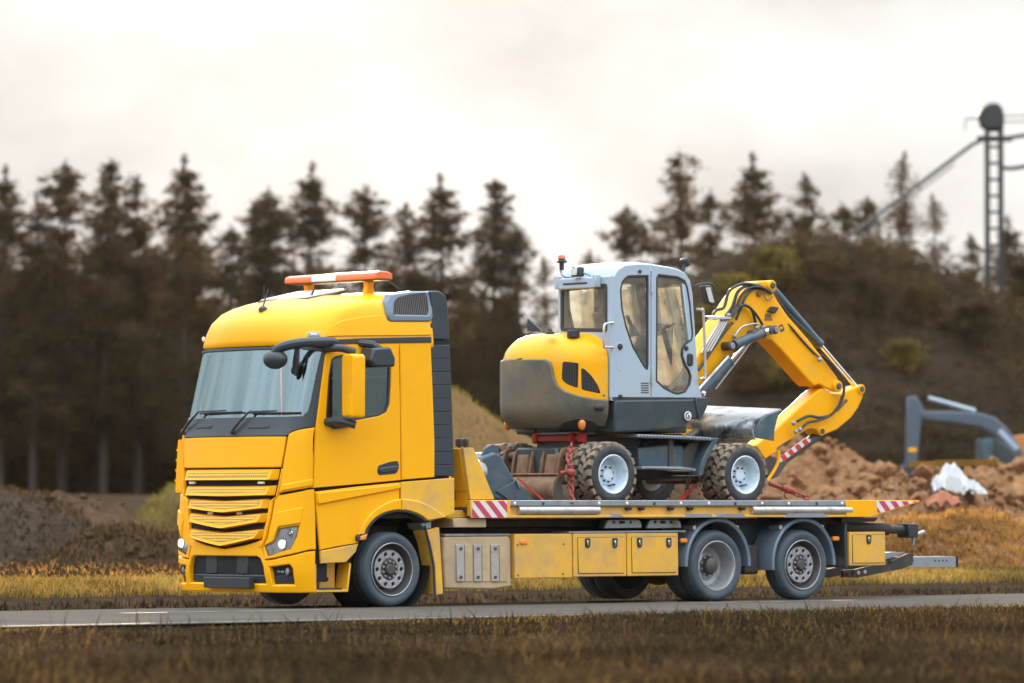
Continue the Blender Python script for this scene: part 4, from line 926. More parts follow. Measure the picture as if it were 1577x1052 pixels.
# ---- chassis
mb = MB()
for yy in (-.42, .42): mb.bb(-.9, 9.0, yy - .04, yy + .04, .78, 1.02)
for x in (.9, 2.2, 3.6, 4.7, 6.3, 8.2): mb.bb(x - .06, x + .06, -.42, .42, .82, .98)
mb.build('chassis_frame', 'chassis', TR)
MB().bb(.9, 8.3, -.75, .75, 1.0, 1.10).build('sub_frame', 'chassis', TR, bevel=.01)
MB().bb(4.95, 7.75, -.74, -.70, .62, 1.04).build('side_plate', 'teal_dark', TR, bevel=.01)
MB().bb(6.22, 6.5, -1.0, -.6, .35, .75).build('air_tank', 'chassis', TR, bevel=.04, seg=2)
MB().bb(1.0, 4.9, -.7, .7, .5, .8).build('underbody_tank', 'chassis', TR, bevel=.03)
# side equipment, near side (far side carries the same boxes)
yb = -1.19
def bxy(pts, y0, y1, name, m, bev=.014, one=False):
    P = py_(pts, yb); r = []
    for sg in ((1,) if one else (1, -1)): r.append(MB().prism(P, sg * y0, sg * y1, 'y').build(name, m, TR, bevel=bev, seg=2))
    return r
for sg in (1, -1):
    P = rpoly(py_([(684.5, 829), (690, 825.5), (786, 825), (789.5, 832), (790, 904), (760, 908), (688, 907)], yb), .03)
    g = MB().prism(P, -sg * 1.16, -sg * .8, 'y').build('tank_guard', 'dusty_guard', TR, bevel=.03, seg=3)
    for k in range(6):
        x0 = 704 + k * 13.3
        q = rpoly(py_([(x0, 838), (x0 + 12.0, 838), (x0 + 12.4, 896), (x0 + .6, 896)], yb), .012)
        rb = MB().prism(q, -sg * 1.163, -sg * (1.183 if k % 2 == 0 else 1.172), 'y').build('guard_strip', 'alu' if k % 2 == 0 else 'dusty_guard', g, bevel=.008)
        if k % 2 == 0:
            for yy in (845, 889): c_ = sy(x0 + 6.2, yy, yb); MB().cyl((c_[0], -sg * 1.18, c_[1]), (c_[0], -sg * 1.195, c_[1]), .022, n=10).build('bolt', 'rim_dark', g)
    P = py_([(687, 822.5), (788, 822), (788, 825), (687, 826)], yb); MB().prism(P, -sg * 1.17, -sg * .8, 'y').build('guard_top', 'galv', TR, bevel=.006)
    P = rpoly(py_([(791.5, 822.5), (880, 822), (881, 889.5), (792.5, 891)], yb), .012); bx = MB().prism(P, -sg * 1.2, -sg * .8, 'y').build('side_box', 'yellow_box', TR, bevel=.014, seg=2)
    c_ = sy(805, 835, yb); lm = MB().bb(c_[0] - .06, c_[0] + .06, -sg * 1.2, -sg * 1.225, c_[1] - .028, c_[1] + .028).build('marker_lamp', 'amber', bx, bevel=.01)
    c_ = sy(867, 839, yb)
    for (a, b_) in ((867, 838), (796, 839), (866, 884), (797, 886)):
        c_ = sy(a, b_, yb); MB().cyl((c_[0], -sg * 1.2, c_[1]), (c_[0], -sg * 1.208, c_[1]), .012, n=8).build('bolt', 'rim_dark', bx)
    for (a, b_, c2, d2, lat) in ((882, 822, 963.5, 888, (903, 945)), (965, 821.5, 1043.5, 887, (983, 1028)), (1307, 819.5, 1362.5, 871, (1336,))):
        P = rpoly(py_([(a, b_), (c2, b_ - .5), (c2 + .6, d2 - .6), (a + .6, d2 + .5)], yb), .012)
        bx = MB().prism(P, -sg * 1.2, -sg * .78, 'y').build('tool_locker', 'yellow_box', TR, bevel=.014, seg=2)
        w_, h_ = (c2 - a), (d2 - b_)
        I = py_([(a + w_ * .085, b_ + h_ * .095), (c2 - w_ * .055, b_ + h_ * .085), (c2 - w_ * .05, d2 - h_ * .085), (a + w_ * .095, d2 - h_ * .075)], yb)
        dr = MB().prism(I, -sg * 1.2, -sg * 1.212, 'y').build('door', 'yellow_box', bx, bevel=.006, seg=2)
        MB().plate(inset(I, -.006), [inset(I, .003)], lambda p, q, d: Vector((p, -sg * (1.2035 - d), q)), .003, 9., .001).build('door_gap', 'void', bx)
        for lx in lat:
            cx_, cz_ = sy(lx, b_ + h_ * .21, yb)
            lt = MB().prism(rpoly([(cx_ - .045, cz_ - .045), (cx_ - .02, cz_ - .07), (cx_ + .02, cz_ - .07), (cx_ + .045, cz_ - .045), (cx_ + .045, cz_ + .06), (cx_ - .045, cz_ + .06)], .015), -sg * 1.212, -sg * 1.222, 'y').build('latch', 'black_plastic', bx, bevel=.003)
            MB().bb(cx_ - .014, cx_ + .014, -sg * 1.222, -sg * 1.232, cz_ - .04, cz_ + .03).build('latch_tongue', 'chrome', lt, bevel=.004)
    P = py_([(878, 818.5), (1058, 816.5), (1058, 820), (878, 821.5)], yb); MB().prism(P, -sg * 1.17, -sg * .8, 'y').build('locker_top', 'galv', TR, bevel=.006)
    for (a, c2) in ((938, 996), (1003, 1057)):
        P = rpoly(py_([(a, 814), (a + 4, 803), (a + 6, 800.5), (c2 - 6, 800), (c2 - 2, 804), (c2, 813)], yb), .012)
        H = [rpoly(py_([(a + f * (c2 - a) - q, 802.5), (a + f * (c2 - a) + q, 802.5), (a + f * (c2 - a) + q, 806), (a + f * (c2 - a) - q, 806)], yb), .006) for f, q in ((.25, 1.7), (.47, 4.3), (.7, 1.7))]
        MB().plate(P, H, lambda p, q, d: Vector((p, -sg * (1.1 - d), q)), .04, 9., .006).build('hinge_plate', 'galv', TR)
        MB().prism(inset(P, .01), -sg * 1.05, -sg * .95, 'y').build('hinge_block', 'chassis', TR)
    c_ = sy(1056, 832.5, yb); MB().bb(c_[0] - .06, c_[0] + .06, -sg * 1.12, -sg * 1.17, c_[1] - .03, c_[1] + .03).build('marker_lamp', 'amber', TR, bevel=.012)
    c_ = sy(1291, 829.5, yb); MB().bb(c_[0] - .06, c_[0] + .06, -sg * 1.1, -sg * 1.16, c_[1] - .03, c_[1] + .03).build('marker_lamp', 'amber', TR, bevel=.012)
    P = py_([(1302, 806), (1306, 806), (1306, 874), (1302, 874)], yb); MB().prism(P, -sg * 1.18, -sg * .8, 'y').build('locker_bracket', 'dark_trim', TR, bevel=.006)

# ---- deck
ZD = 1.255
YN = -1.27
x0, z_b = sy(724.5, 798, YN); x1, _ = sy(1341, 798, YN); xe, ze = sy(1416, 772, YN); zt = sy(1000, 770.5, YN)[1]; xl = sy(784, 798, YN)[0]
MB().bb(x0 + .02, x1 + .05, -1.2, 1.2, ZD - .05, ZD).build('deck_floor', 'steel_dark', TR)
MB().prism([(x1 + .03, ZD - .05), (x1 + .03, ZD), (xe, ze + .012), (xe, ze - .012)], -1.2, 1.2, 'y').build('deck_ramp', 'alu', TR)
mb = MB()
for k in range(9): xx = x0 + .5 + k * .82; mb.bb(xx - .05, xx + .05, -1.15, 1.15, 1.11, ZD - .052)
tag(mb.build('deck_beams', 'chassis', TR), kind='stuff')
# striped sticker strips are built as separate slanted decals
def stripes(parent, outline, yv, sg, n, slant, xa, xb, z0, z1):
    wd = (xb - xa) / n
    for k in range(-2, n + 2):
        if k % 2: continue
        a = xa + k * wd
        poly = [(a, z1), (a + wd, z1), (a + wd + slant, z0), (a + slant, z0)]
        # clip to outline (convex)
        P = poly; O = outline if area2(outline) > 0 else outline[::-1]
        for i in range(len(O)):
            A, B = O[i - 1], O[i]; Q = []
            for j in range(len(P)):
                c, d = P[j - 1], P[j]; f = lambda p: (B[0] - A[0]) * (p[1] - A[1]) - (B[1] - A[1]) * (p[0] - A[0])
                fc, fd = f(c), f(d)
                if (fc >= 0) != (fd >= 0): t = fc / (fc - fd); Q.append((c[0] + (d[0] - c[0]) * t, c[1] + (d[1] - c[1]) * t))
                if fd >= 0: Q.append(d)
            P = Q
            if not P: break
        if len(P) >= 3 and abs(area2(P)) > 1e-5: MB().prism(P, yv, yv - sg * .003, 'y').build('red_stripe', 'stripe_red', parent)
for sg in (1, -1):
    yo = sg * YN
    # edge rail: upper strip, recess, polished tube, lower flange
    rl = MB().bb(x0, x1, yo, yo + sg * .07, z_b, z_b + .035).build('deck_edge', 'yellow_box', TR, bevel=.008)
    MB().bb(xl, sy(1305, 780, YN)[0], yo + sg * .004, yo + sg * .07, zt - .075, zt).build('top_rail', 'galv', rl, bevel=.008)
    MB().bb(x0, x1 + .02, yo + sg * .052, yo + sg * .072, z_b + .02, zt - .002).build('rail_web', 'yellow_box', rl, bevel=.004)
    xa, xb_ = sy(800, 785, YN)[0], sy(938, 785, YN)[0]
    tz = (z_b + .035 + zt - .075) / 2 + .002
    for (a, b_, rr) in ((800, 924, .058), (1160, 1312, .058)):
        MB().cyl((sy(a, 785, YN)[0], yo + sg * .04, tz), (sy(b_, 785, YN)[0], yo + sg * .04, tz), rr, n=18).build('roller_tube', 'alu', rl)
    for (a, b_) in ((938, 960), (1052, 1100), (1100, 1150)):
        MB().prism(rpoly(py_([(a, 797), (a + 6, 791), (b_ - 6, 791), (b_, 797)], YN), .01), yo - sg * .006, yo + sg * .05, 'y').build('tie_down', 'galv', rl, bevel=.004)
    for a in (965, 985, 1030, 1060, 1140):
        MB().prism(rpoly(py_([(a, 781.5), (a + 9, 781.5), (a + 7, 786), (a + 2, 786)], YN), .006), yo - sg * .004, yo + sg * .05, 'y').build('hook_slot', 'void', rl)
    MB().prism(rpoly(py_([(1207, 797), (1214, 790.5), (1268, 790.5), (1278, 797)], YN), .01), yo - sg * .006, yo + sg * .05, 'y').build('tie_down', 'galv', rl, bevel=.004)
    for k, a in enumerate((793, 837, 923, 966, 1008, 1049, 1092, 1133, 1174, 1215, 1258, 1297)):
        c_ = sy(a, 775.3, YN); MB().sphere((c_[0], yo + sg * .002, c_[1]), .023, 10, 6, sc=(1, .5, 1)).build('rail_bolt', 'white' if k % 3 != 1 else 'black_plastic', rl)
    # front corner post block with sticker
    P = [(x0, z_b), (xl + .02, z_b), (xl + .02, zt), (x0, zt)]
    fb = MB().prism(P, yo - sg * .008, yo + sg * .07, 'y').build('corner_post', 'yellow_dusty', TR, bevel=.008)
    Q = py_([(726.5, 771.5), (780, 771.2), (780, 797), (726.5, 797.3)], YN); st = MB().prism(Q, yo - sg * .008, yo - sg * .010, 'y').build('warning_sticker', 'stripe_white', fb)
    stripes(st, Q, yo - sg * .010, sg, 8, .22, min(p[0] for p in Q) - .2, max(p[0] for p in Q) + .05, min(p[1] for p in Q), max(p[1] for p in Q))
    # tail wedge
    tp = [(sy(1303, 770, YN)[0], z_b + .002), (x1, z_b + .002), (xe, ze - .01), (xe, ze + .012), (sy(1303, 770, YN)[0], zt + .004)]
    tw = MB().prism(tp, yo - sg * .006, yo + sg * .075, 'y').build('tail_wedge', 'ex_yellow', TR, bevel=.006)
    Q = py_([(1349, 771.6), (1412, 772.2), (1355, 790), (1350.5, 788)], YN); st = MB().prism(Q, yo - sg * .006, yo - sg * .009, 'y').build('warning_sticker', 'stripe_white', tw)
    stripes(st, Q, yo - sg * .009, sg, 9, .16, min(p[0] for p in Q) - .18, max(p[0] for p in Q) + .02, min(p[1] for p in Q), max(p[1] for p in Q))
    # headboard gusset
    G = py_([(716, 689.5), (731.5, 689.5), (764, 769), (727, 769.5)], YN); MB().prism(rpoly(G, .01), sg * -1.24, sg * -1.17, 'y').build('headboard_gusset', 'yellow_dusty', TR, bevel=.01)
hx, hz = sy(716, 690, YN); hx2, hz2 = sy(727, 769, YN)
MB().prism([(hx, hz), (hx2, hz2), (hx2 + .05, hz2), (hx + .05, hz)], 1.14, 1.168, 'y').prism([(hx, hz), (hx2 - .02, hz - .55), (hx2 + .05, hz - .55), (hx + .07, hz)], -1.168, -.9, 'y').bb(hx2, hz2 and hx2 + .06, -1.16, 1.16, ZD, ZD + .22).build('headboard', 'ex_yellow', TR, bevel=.01)
MB().bb(hx2 - .25, hx2 + .3, -1.2, 1.2, z_b - .12, z_b - .002).build('front_crossbeam', 'dusty_guard', TR, bevel=.01)
for a in (709, 718):
    c_ = sy(a, 681, -1.1); l_ = MB().bb(c_[0] - .03, c_[0] + .03, -1.13, -1.02, c_[1] - .06, c_[1] + .05).build('work_lamp', 'black_plastic', TR, bevel=.02, seg=2)
    MB().cyl((c_[0], -1.08, c_[1] - .14), (c_[0], -1.08, c_[1] - .05), .02).build('bracket', 'black_plastic', l_)
c_ = sy(713, 727, -.6); MB().lathe([(.001, -.35), (.13, -.34), (.17, -.30), (.17, .30), (.13, .34), (.001, .35)], (c_[0], -.6, c_[1]), (0, 1, 0), 24).build('air_cylinder', 'chrome', TR)
MB().bb(.78, 1.3, -1.1, 1.1, 1.12, 1.22).build('pump_tray', 'yellow_dusty', TR, bevel=.01)
# underlift arm and rear fittings
c0 = sy(1300, 813, -.75); c1 = sy(1390, 815, -.75)
for yy in (-.75, .75):
    MB().cyl((c0[0], yy, c0[1]), (c1[0] - .3, yy, c1[1]), .085, n=18).cyl((c1[0] - .32, yy, c1[1]), (c1[0] + .02, yy, c1[1] - .01), .06, n=16).build('tilt_cylinder', 'chassis', TR)
    tb = MB().bb(c1[0], c1[0] + .2, yy - .12, yy + .12, c1[1] - .12, c1[1] + .08).build('tail_lamp', 'black_plastic', TR, bevel=.015)
    MB().cyl((c1[0] + .16, yy, c1[1] + .03), (c1[0] + .235, yy, c1[1] + .02), .06, n=14).build('lens', 'tail_red', tb)
    MB().tube([(c1[0] + .2, yy, c1[1] - .22), (c1[0] + .21, yy, c1[1] - .1), (c1[0] + .40, yy - .02, c1[1] - .04)], .03, 8).build('hook', 'galv', tb)
MB().prism(py_([(1300, 797), (1357, 797), (1352, 803), (1300, 806)], -.9), -.85, .85, 'y').build('rear_bracket', 'black_plastic', TR, bevel=.006)
U = py_([(1299, 878), (1318, 877), (1378, 862), (1400, 852), (1407, 853), (1406, 870), (1390, 876), (1320, 890), (1299, 889)], -.3)
ul = MB().prism(U, -.3, -.24, 'y').prism(U, .24, .3, 'y').build('underlift_arm', 'chassis', TR, bevel=.006)
MB().prism(py_([(1364, 852), (1378, 850), (1398, 851), (1372, 861), (1364, 862)], -.3), -.25, .25, 'y').build('arm_cover', 'galv', ul, bevel=.006)
b0 = sy(1390, 853, -.16); b1 = sy(1476, 857, -.16); zb1 = sy(1476, 873, -.16)[1]
bm_ = MB().plate([(-.16, zb1), (.16, zb1), (.16, b1[1]), (-.16, b1[1])], [[(-.12, zb1 + .03), (.12, zb1 + .03), (.12, b1[1] - .03), (-.12, b1[1] - .03)]], lambda p, q, d: Vector((b1[0] - d, p, q)), .05, 9., .008).bb(b0[0], b1[0] - .01, -.16, -.155, zb1, b1[1]).bb(b0[0], b1[0] - .01, .155, .16, zb1, b1[1]).bb(b0[0], b1[0] - .01, -.154, .154, b1[1] - .006, b1[1]).bb(b0[0], b1[0] - .01, -.154, .154, zb1, zb1 + .006).bb(b0[0], b1[0] - .04, -.15, .15, zb1 + .01, b1[1] - .01).build('underlift_beam', 'galv', ul)
for a in (1394, 1400, 1406, 1440, 1446, 1452, 1458): c_ = sy(a, 863.5, -.16); MB().cyl((c_[0], -.158, c_[1]), (c_[0], -.164, c_[1]), .014, n=8).build('pin_hole', 'void', ul)
for k, a in enumerate((1304, 1313, 1322, 1332)):
    c_ = sy(a, 884.5 - k * 1.3, -.3); MB().cyl((c_[0], -.299, c_[1]), (c_[0], -.306, c_[1]), .028, n=12).build('pin_hole', 'void' if k < 2 else 'alu', ul)
c_ = sy(1370, 866, -.3); MB().cyl((c_[0], -.299, c_[1]), (c_[0], -.306, c_[1]), .035, n=12).build('pin_hole', 'void', ul)
# ================================================================== WHEELED EXCAVATOR ON THE BED
EY = -1.0                                   # near side of the upper carriage
EX = thing('wheeled_excavator', (4.6, 0, ZD), 'yellow wheeled excavator with pale grey cab, chained on the truck bed, boom folded down', 'excavator')
xcab = sy(940, 500, EY)[0]                  # rear face of the cab
ECX, EA, EB, EN = xcab + .30, .97, 1.0, 2.15
def eins(z):
    if z <= 2.62: return .17 * ((2.62 - z) / .33) ** 2.4
    if z <= 3.12: return 0.0
    t = min(1, (z - 3.12) / .44); return .46 * (1 - math.sqrt(max(0, 1 - t ** 2.6))) ** .9 
EXF = sy(1088, 640, EY)[0]
def es0(u, z, zi=None):
    """u 0..1 straight near side from the front to the tail, 1..3 round the tail, 3..4 far side"""
    i = eins(z if zi is None else zi); a, b = EA - i, EB - i
    if u < 1: return Vector((EXF + (ECX - EXF) * u, -b, z))
    if u > 3: return Vector((ECX + (EXF - ECX) * (u - 3), b, z))
    t = (u - 1) * math.pi / 2; c, s = math.cos(t), math.sin(t)
    return Vector((ECX - a * abs(s) ** (2 / EN), -b * (abs(c) ** (2 / EN)) * (1 if c > 0 else -1), z))
def es(u, z, d=0., zi=None):
    p = es0(u, z, zi); e = .004
    du = es0(u + e, z, zi) - es0(u - e, z, zi); dz = es0(u, z + e, zi) - es0(u, z - e, zi); n = du.cross(dz); n = n.normalized() if n.length > 1e-9 else Vector((0, -1, 0))
    if n.dot(p - Vector((ECX + .5, 0, 2.6))) < 0: n = -n
    return p - n * d
KE = 1.0
_eg = [((u * .05, 2.25 + k * .05), proj(es0(u * .05, 2.25 + k * .05))) for u in range(0, 56) for k in range(0, 27)]
def ESH(px, py):
    (u, z), _ = min(_eg, key=lambda t: (t[1][0] - px) ** 2 + (t[1][1] - py) ** 2)
    for _ in range(25):
        a = proj(es0(u, z)); e = .003; b = proj(es0(u + e, z)); c = proj(es0(u, z + e))
        j = [[(b[0] - a[0]) / e, (c[0] - a[0]) / e], [(b[1] - a[1]) / e, (c[1] - a[1]) / e]]; dx, dy = px - a[0], py - a[1]; det = j[0][0] * j[1][1] - j[0][1] * j[1][0]
        if abs(det) < 1e-6: break
        u += max(-.08, min(.08, (dx * j[1][1] - dy * j[0][1]) / det)); z += max(-.1, min(.1, (dy * j[0][0] - dx * j[1][0]) / det))
    return (u * KE, z)
def ESP(p): return [ESH(*q) for q in p]
efn = lambda p, q, d: es(p / KE, q, d)
# hood: the whole tail, domed on top
mb = MB(); hz_ = [2.36, 2.5, 2.7, 2.9, 3.05, 3.12, 3.17, 3.22, 3.27, 3.32, 3.37, 3.42, 3.46, 3.495, 3.52, 3.54, 3.552, 3.559]
ucab = 1 + math.asin(((ECX - xcab + .006) / EA) ** (EN / 2)) / (math.pi / 2)      # where the tail meets the cab's rear face
hu = [ucab] + [1 + k * 2 / 36 for k in range(1, 37) if 1 + k * 2 / 36 > ucab + .01] + [3.1, 3.4]
vs = [es(u, z, 0) for z in hz_ for u in hu]; n = len(hu)
mb.add(vs, [(j * n + i, j * n + i + 1, (j + 1) * n + i + 1, (j + 1) * n + i) for j in range(len(hz_) - 1) for i in range(n - 1)] + [tuple(range((len(hz_) - 1) * n, len(hz_) * n))])
HOOD = mb.build('engine_hood', 'ex_yellow', EX, smooth=45)
# seam down the tail and the grilles
for P in ([(866.5, 556.5), (890, 559), (891, 562), (890, 598), (872, 591), (865, 584)], [(895, 567), (900, 568), (912, 580), (921, 594), (925.5, 606.5), (895.5, 600)]):
    Q = rpoly(ESP(P), .03)
    g = MB().plate(Q, [], lambda p, q, d: es(p / KE, q, d - .003), .02, .05, .002).build('vent_grille', 'void', EX)
    mb = MB(); us_ = [q[0] for q in Q]; zs_ = [q[1] for q in Q]
    k = min(zs_)
    while k < max(zs_):
        m = min(us_)
        while m < max(us_):
            if inside((m, k), Q) and inside((m + .012, k + .012), Q): mb.add([es((m + a) / KE, k + b_, -.006) for a, b_ in ((0, 0), (.011, .0), (.011, .012), (0, .012))], [(0, 1, 2, 3)])
            m += .022
        k += .024
    tag(mb.build('grille_mesh', 'rim_dark', g, smooth=0), kind='stuff')
MB().plate(ESP([(781.5, 556), (787, 535), (792, 525), (793.5, 525), (789, 536), (784, 557)]), [], lambda p, q, d: es(p / KE, q, d - .004), .01, .05, .001).build('hood_seam', 'black_plastic', EX)
c_ = ESH(930, 608); MB().sphere(es(c_[0] / KE, c_[1], -.002), .02, 8, 6).build('bolt', 'galv', EX)
# counterweight and lower cowl
zl = ESH(860, 655)[1]
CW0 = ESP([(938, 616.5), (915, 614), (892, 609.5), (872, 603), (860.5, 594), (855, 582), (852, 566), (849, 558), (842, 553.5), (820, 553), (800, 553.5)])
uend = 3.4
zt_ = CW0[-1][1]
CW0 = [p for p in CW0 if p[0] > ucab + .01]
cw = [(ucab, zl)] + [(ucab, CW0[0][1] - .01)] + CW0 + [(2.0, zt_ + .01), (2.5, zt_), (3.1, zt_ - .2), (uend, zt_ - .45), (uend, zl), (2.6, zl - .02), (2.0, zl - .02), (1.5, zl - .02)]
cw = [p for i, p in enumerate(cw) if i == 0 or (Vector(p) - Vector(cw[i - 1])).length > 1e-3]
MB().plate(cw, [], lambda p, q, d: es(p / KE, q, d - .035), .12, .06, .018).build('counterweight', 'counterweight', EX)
# side sill below the cab
SILL = py_([(946, 616), (1087, 614), (1086, 628), (1078, 646), (1063, 646), (1052, 660), (985, 665), (946, 667)], EY)
for sg in (1, -1): MB().prism(SILL, -sg * 1.012, -sg * .6, 'y').build('side_sill', 'teal_dark', EX, bevel=.03, seg=3)
MB().prism(py_([(1069, 613), (1087.5, 612), (1086.5, 628), (1080, 641), (1073, 647)], EY), -1.035, -1.0, 'y').build('sill_end', 'teal_dark', EX, bevel=.01)
mb = MB(); mb.prism(py_([(950, 655), (1005, 655), (1005, 668), (950, 668)], 0), -.7, .7, 'y').build('slew_frame', 'teal_dark', EX, bevel=.02)
# round emblem on the sill: disc ring and swirl
ec = sy(1058, 640.5, -1.02)
MB().lathe([(.001, -.004), (.062, -.004), (.062, .004)], (ec[0], -1.036, ec[1]), (0, 1, 0), 24).build('emblem', 'white', EX)
MB().lathe([(.030, -.003), (.046, -.003), (.046, .003)], (ec[0], -1.041, ec[1]), (0, 1, 0), 24, t0=.4, t1=5.0).build('emblem_swirl', 'teal_dark', EX)
MB().lathe([(.001, -.003), (.016, -.003), (.016, .003)], (ec[0] + .012, -1.041, ec[1] - .004), (0, 1, 0), 14).build('emblem_dot', 'teal_dark', EX)
for q in ((924, 627),):
    c_ = ESH(*q); MB().sphere(es(c_[0] / KE, c_[1], -.02), .10, 16, 8, sc=(1, .35, .55)).build('lifting_eye', 'black_plastic', EX)
MB().plate(rpoly(ESP([(858, 660), (868, 648), (890, 641), (912, 645), (922, 655), (912, 664)]), .04), [], lambda p, q, d: es(p / KE, q, d - .042), .02, .05, .008).build('wheel_relief', 'black_plastic', EX)
for q in ((785.5, 651), (896, 650)):
    c_ = ESH(*q); p = es(c_[0] / KE, c_[1], -.04); l_ = MB().sphere(p, .068, 12, 8, sc=(.8, .8, 1.25)).build('corner_lamp', 'amber', EX)
    MB().sphere(p + Vector((.03, .02, .05)), .06, 10, 6).build('lamp_back', 'black_plastic', l_)
# fittings on the hood
for (q, s, m) in (((883, 513), .085, 'black_plastic'),):
    p = sy(q[0], q[1], -.55); MB().lathe([(s, -.06), (s, .02), (s * .7, .035), (.001, .04)], (p[0], -.55, 3.56), (0, 0, 1), 16).build('filler_cap', m, EX)
p = sy(847, 513, -.35); MB().lathe([(.06, -.02), (.06, .012), (.035, .015), (.03, .05), (.001, .05)], (p[0], -.35, 3.56), (0, 0, 1), 14).build('exhaust_port', 'steel_dark', EX)
P = px_([(814, 510), (814.5, 490), (837, 511)], xcab - .75); MB().prism(P, xcab - .78, xcab - .74, 'x').build('exhaust_deflector', 'black_plastic', EX, bevel=.006)

# ---- cab
YF = .08                                   # far side of the cab
SIDE = py_([(940.5, 612), (941.5, 448), (944, 430), (951, 416), (963, 408.5), (985, 406.5), (1006, 408), (1040, 413.5), (1055, 420), (1063, 432), (1067, 452), (1074, 560), (1076, 590), (1082, 613)], EY)
W1 = py_([(963, 427.5), (968, 424.5), (998.6, 424), (998.6, 560), (997.5, 569), (994, 568), (987.5, 558), (974, 534), (963.5, 503), (957, 474), (955.3, 446), (958, 434)], EY)
W2 = py_([(1011, 428), (1014, 422.5), (1044, 426), (1055, 432), (1059, 442), (1063, 467), (1067.5, 515), (1065.5, 524), (1057, 530), (1052.5, 537), (1052, 548), (1056.5, 562), (1062, 570), (1065, 580), (1063, 592), (1055.5, 604), (1044, 607.5), (1037, 606), (1022, 598), (1010.5, 587)], EY)
xs_, zs_ = sy(1003, 500, EY)
def cut_x(poly, xc, left):
    P = [p for p in poly]; out = []
    for i in range(len(P)):
        a, b_ = P[i - 1], P[i]; ina = (a[0] < xc) == left; inb = (b_[0] < xc) == left
        if ina != inb: t = (xc - a[0]) / (b_[0] - a[0]); out.append((xc, a[1] + (b_[1] - a[1]) * t))
        if inb: out.append(b_)
    return out
LSIDE, RSIDE = cut_x(SIDE, xs_, True), cut_x(SIDE, xs_, False)
LSIDE = [(p[0] - (.006 if abs(p[0] - xs_) < 1e-4 else 0), p[1]) for p in LSIDE]; RSIDE = [(p[0] + (.006 if abs(p[0] - xs_) < 1e-4 else 0), p[1]) for p in RSIDE]
def cside(y, sg, out=0): return lambda p, q, d: Vector((p, y + sg * (d - out), q))
def cab_side(y, sg):
    a = MB().plate(LSIDE, [W1], cside(y, sg), .05, 9., .008).build('cab_side_panel', 'cab_grey', EX)
    d = MB().plate(RSIDE, [W2], cside(y, sg), .05, 9., .008).build('cab_door', 'cab_grey', EX)
    for w_, par in ((W1, a), (W2, d)):
        MB().plate(inset(w_, -.006), [inset(w_, .022)], cside(y, sg, .004), .03, 9., .006).build('window_seal', 'black_plastic', par)
        MB().plate(inset(w_, .015), [], cside(y, sg, -.015), .006, 9., .001).build('window', 'ex_glass', par)
    return a, d
CS, CDR = cab_side(EY, 1); cab_side(YF, -1)
# door fittings
hw = rpoly(py_([(948, 530), (953, 526), (960, 528), (962, 560), (960, 570), (955, 572.5), (950, 569), (948.5, 555)], EY), .03)
MB().plate(hw, [], cside(EY, 1, .003), .01, 9., .004).build('handle_recess', 'cab_grey', CS)
c_ = sy(954.5, 534, EY); MB().lathe([(.001, -.02), (.035, -.018), (.042, 0), (.042, .02)], (c_[0], EY - .004, c_[1]), (0, 1, 0), 16).build('lock', 'black_plastic', CS)
for k in range(5):
    P = py_([(987, 589.5 + k * 3.6), (999, 589.5 + k * 3.6), (999, 591.2 + k * 3.6), (987, 591.2 + k * 3.6)], EY); MB().prism(P, EY - .002, EY + .01, 'y').build('vent_slot', 'black_plastic', CS)
c_ = sy(985, 418, EY); MB().bb(c_[0] - .025, c_[0] + .025, EY - .02, EY, c_[1] - .02, c_[1] + .02).build('catch', 'black_plastic', CS, bevel=.006)
c_ = sy(955, 610, EY); MB().bb(c_[0] - .03, c_[0] + .03, EY - .02, EY, c_[1] - .02, c_[1] + .02).build('catch', 'black_plastic', CS, bevel=.006)
c_ = sy(1056.5, 536.5, EY); MB().lathe([(.001, -.02), (.03, -.015), (.036, .01)], (c_[0], EY - .004, c_[1]), (0, 1, 0), 14).build('lock', 'black_plastic', CDR)
c_ = sy(1062, 554, EY); MB().prism(rpoly([(c_[0] - .055, c_[1] - .08), (c_[0] + .055, c_[1] - .09), (c_[0] + .06, c_[1] + .08), (c_[0] - .05, c_[1] + .09)], .05), EY - .022, EY + .01, 'y').build('door_handle', 'black_plastic', CDR, bevel=.012)
for (a, b_) in ((1003, 444), (1003.5, 584)):
    c_ = sy(a, b_, EY); MB().cyl((c_[0], EY - .015, c_[1] - .06), (c_[0], EY - .015, c_[1] + .06), .018).build('hinge', 'cab_grey', CDR)
MB().prism(py_([(943, 612), (1078, 613), (1078, 616.5), (943, 616)], EY), EY + .003, YF, 'y').build('cab_floor', 'black_plastic', EX)
for P, yy in ((([(1071, 476), (1078, 478), (1081, 484), (1084, 575), (1080, 582), (1075, 584)]), EY - .03), ([(943, 497), (935, 498), (929, 503), (928.5, 532), (932, 535), (943, 535)], EY - .02)):
    MB().tube(curve([(p[0], yy, p[1]) for p in py_(P, EY)], 4), .018, 8).build('grab_rail', 'alu', EX)
# rear wall with window, roof, pillars, front
xr = xcab + .015
RW = px_([(861, 512), (861.5, 442), (934.5, 441), (934.5, 510)], xr)
rw_o = [(YF - .004, 2.66), (YF - .004, 4.30), (EY + .004, 4.30), (EY + .004, 2.66)]
RWI = rpoly([(YF - .07, 3.60), (YF - .07, 4.20), (EY + .14, 4.20), (EY + .14, 3.60)], .06)
xfn = lambda p, q, d: Vector((xr + d, p, q))
ry0, rz0 = sx(862, 512, xr); 
RWP = px_([(863.5, 510), (863.5, 444), (935, 437), (935, 511)], xr)
rw = MB().plate(rw_o, [rpoly(RWP, .05)], xfn, .05, 9., .008).build('cab_rear_wall', 'cab_grey', EX)
MB().plate(inset(rpoly(RWP, .05), -.004), [inset(rpoly(RWP, .06), .045)], lambda p, q, d: Vector((xr - .006 + d, p, q)), .03, 9., .005).build('window_seal', 'black_plastic', rw)
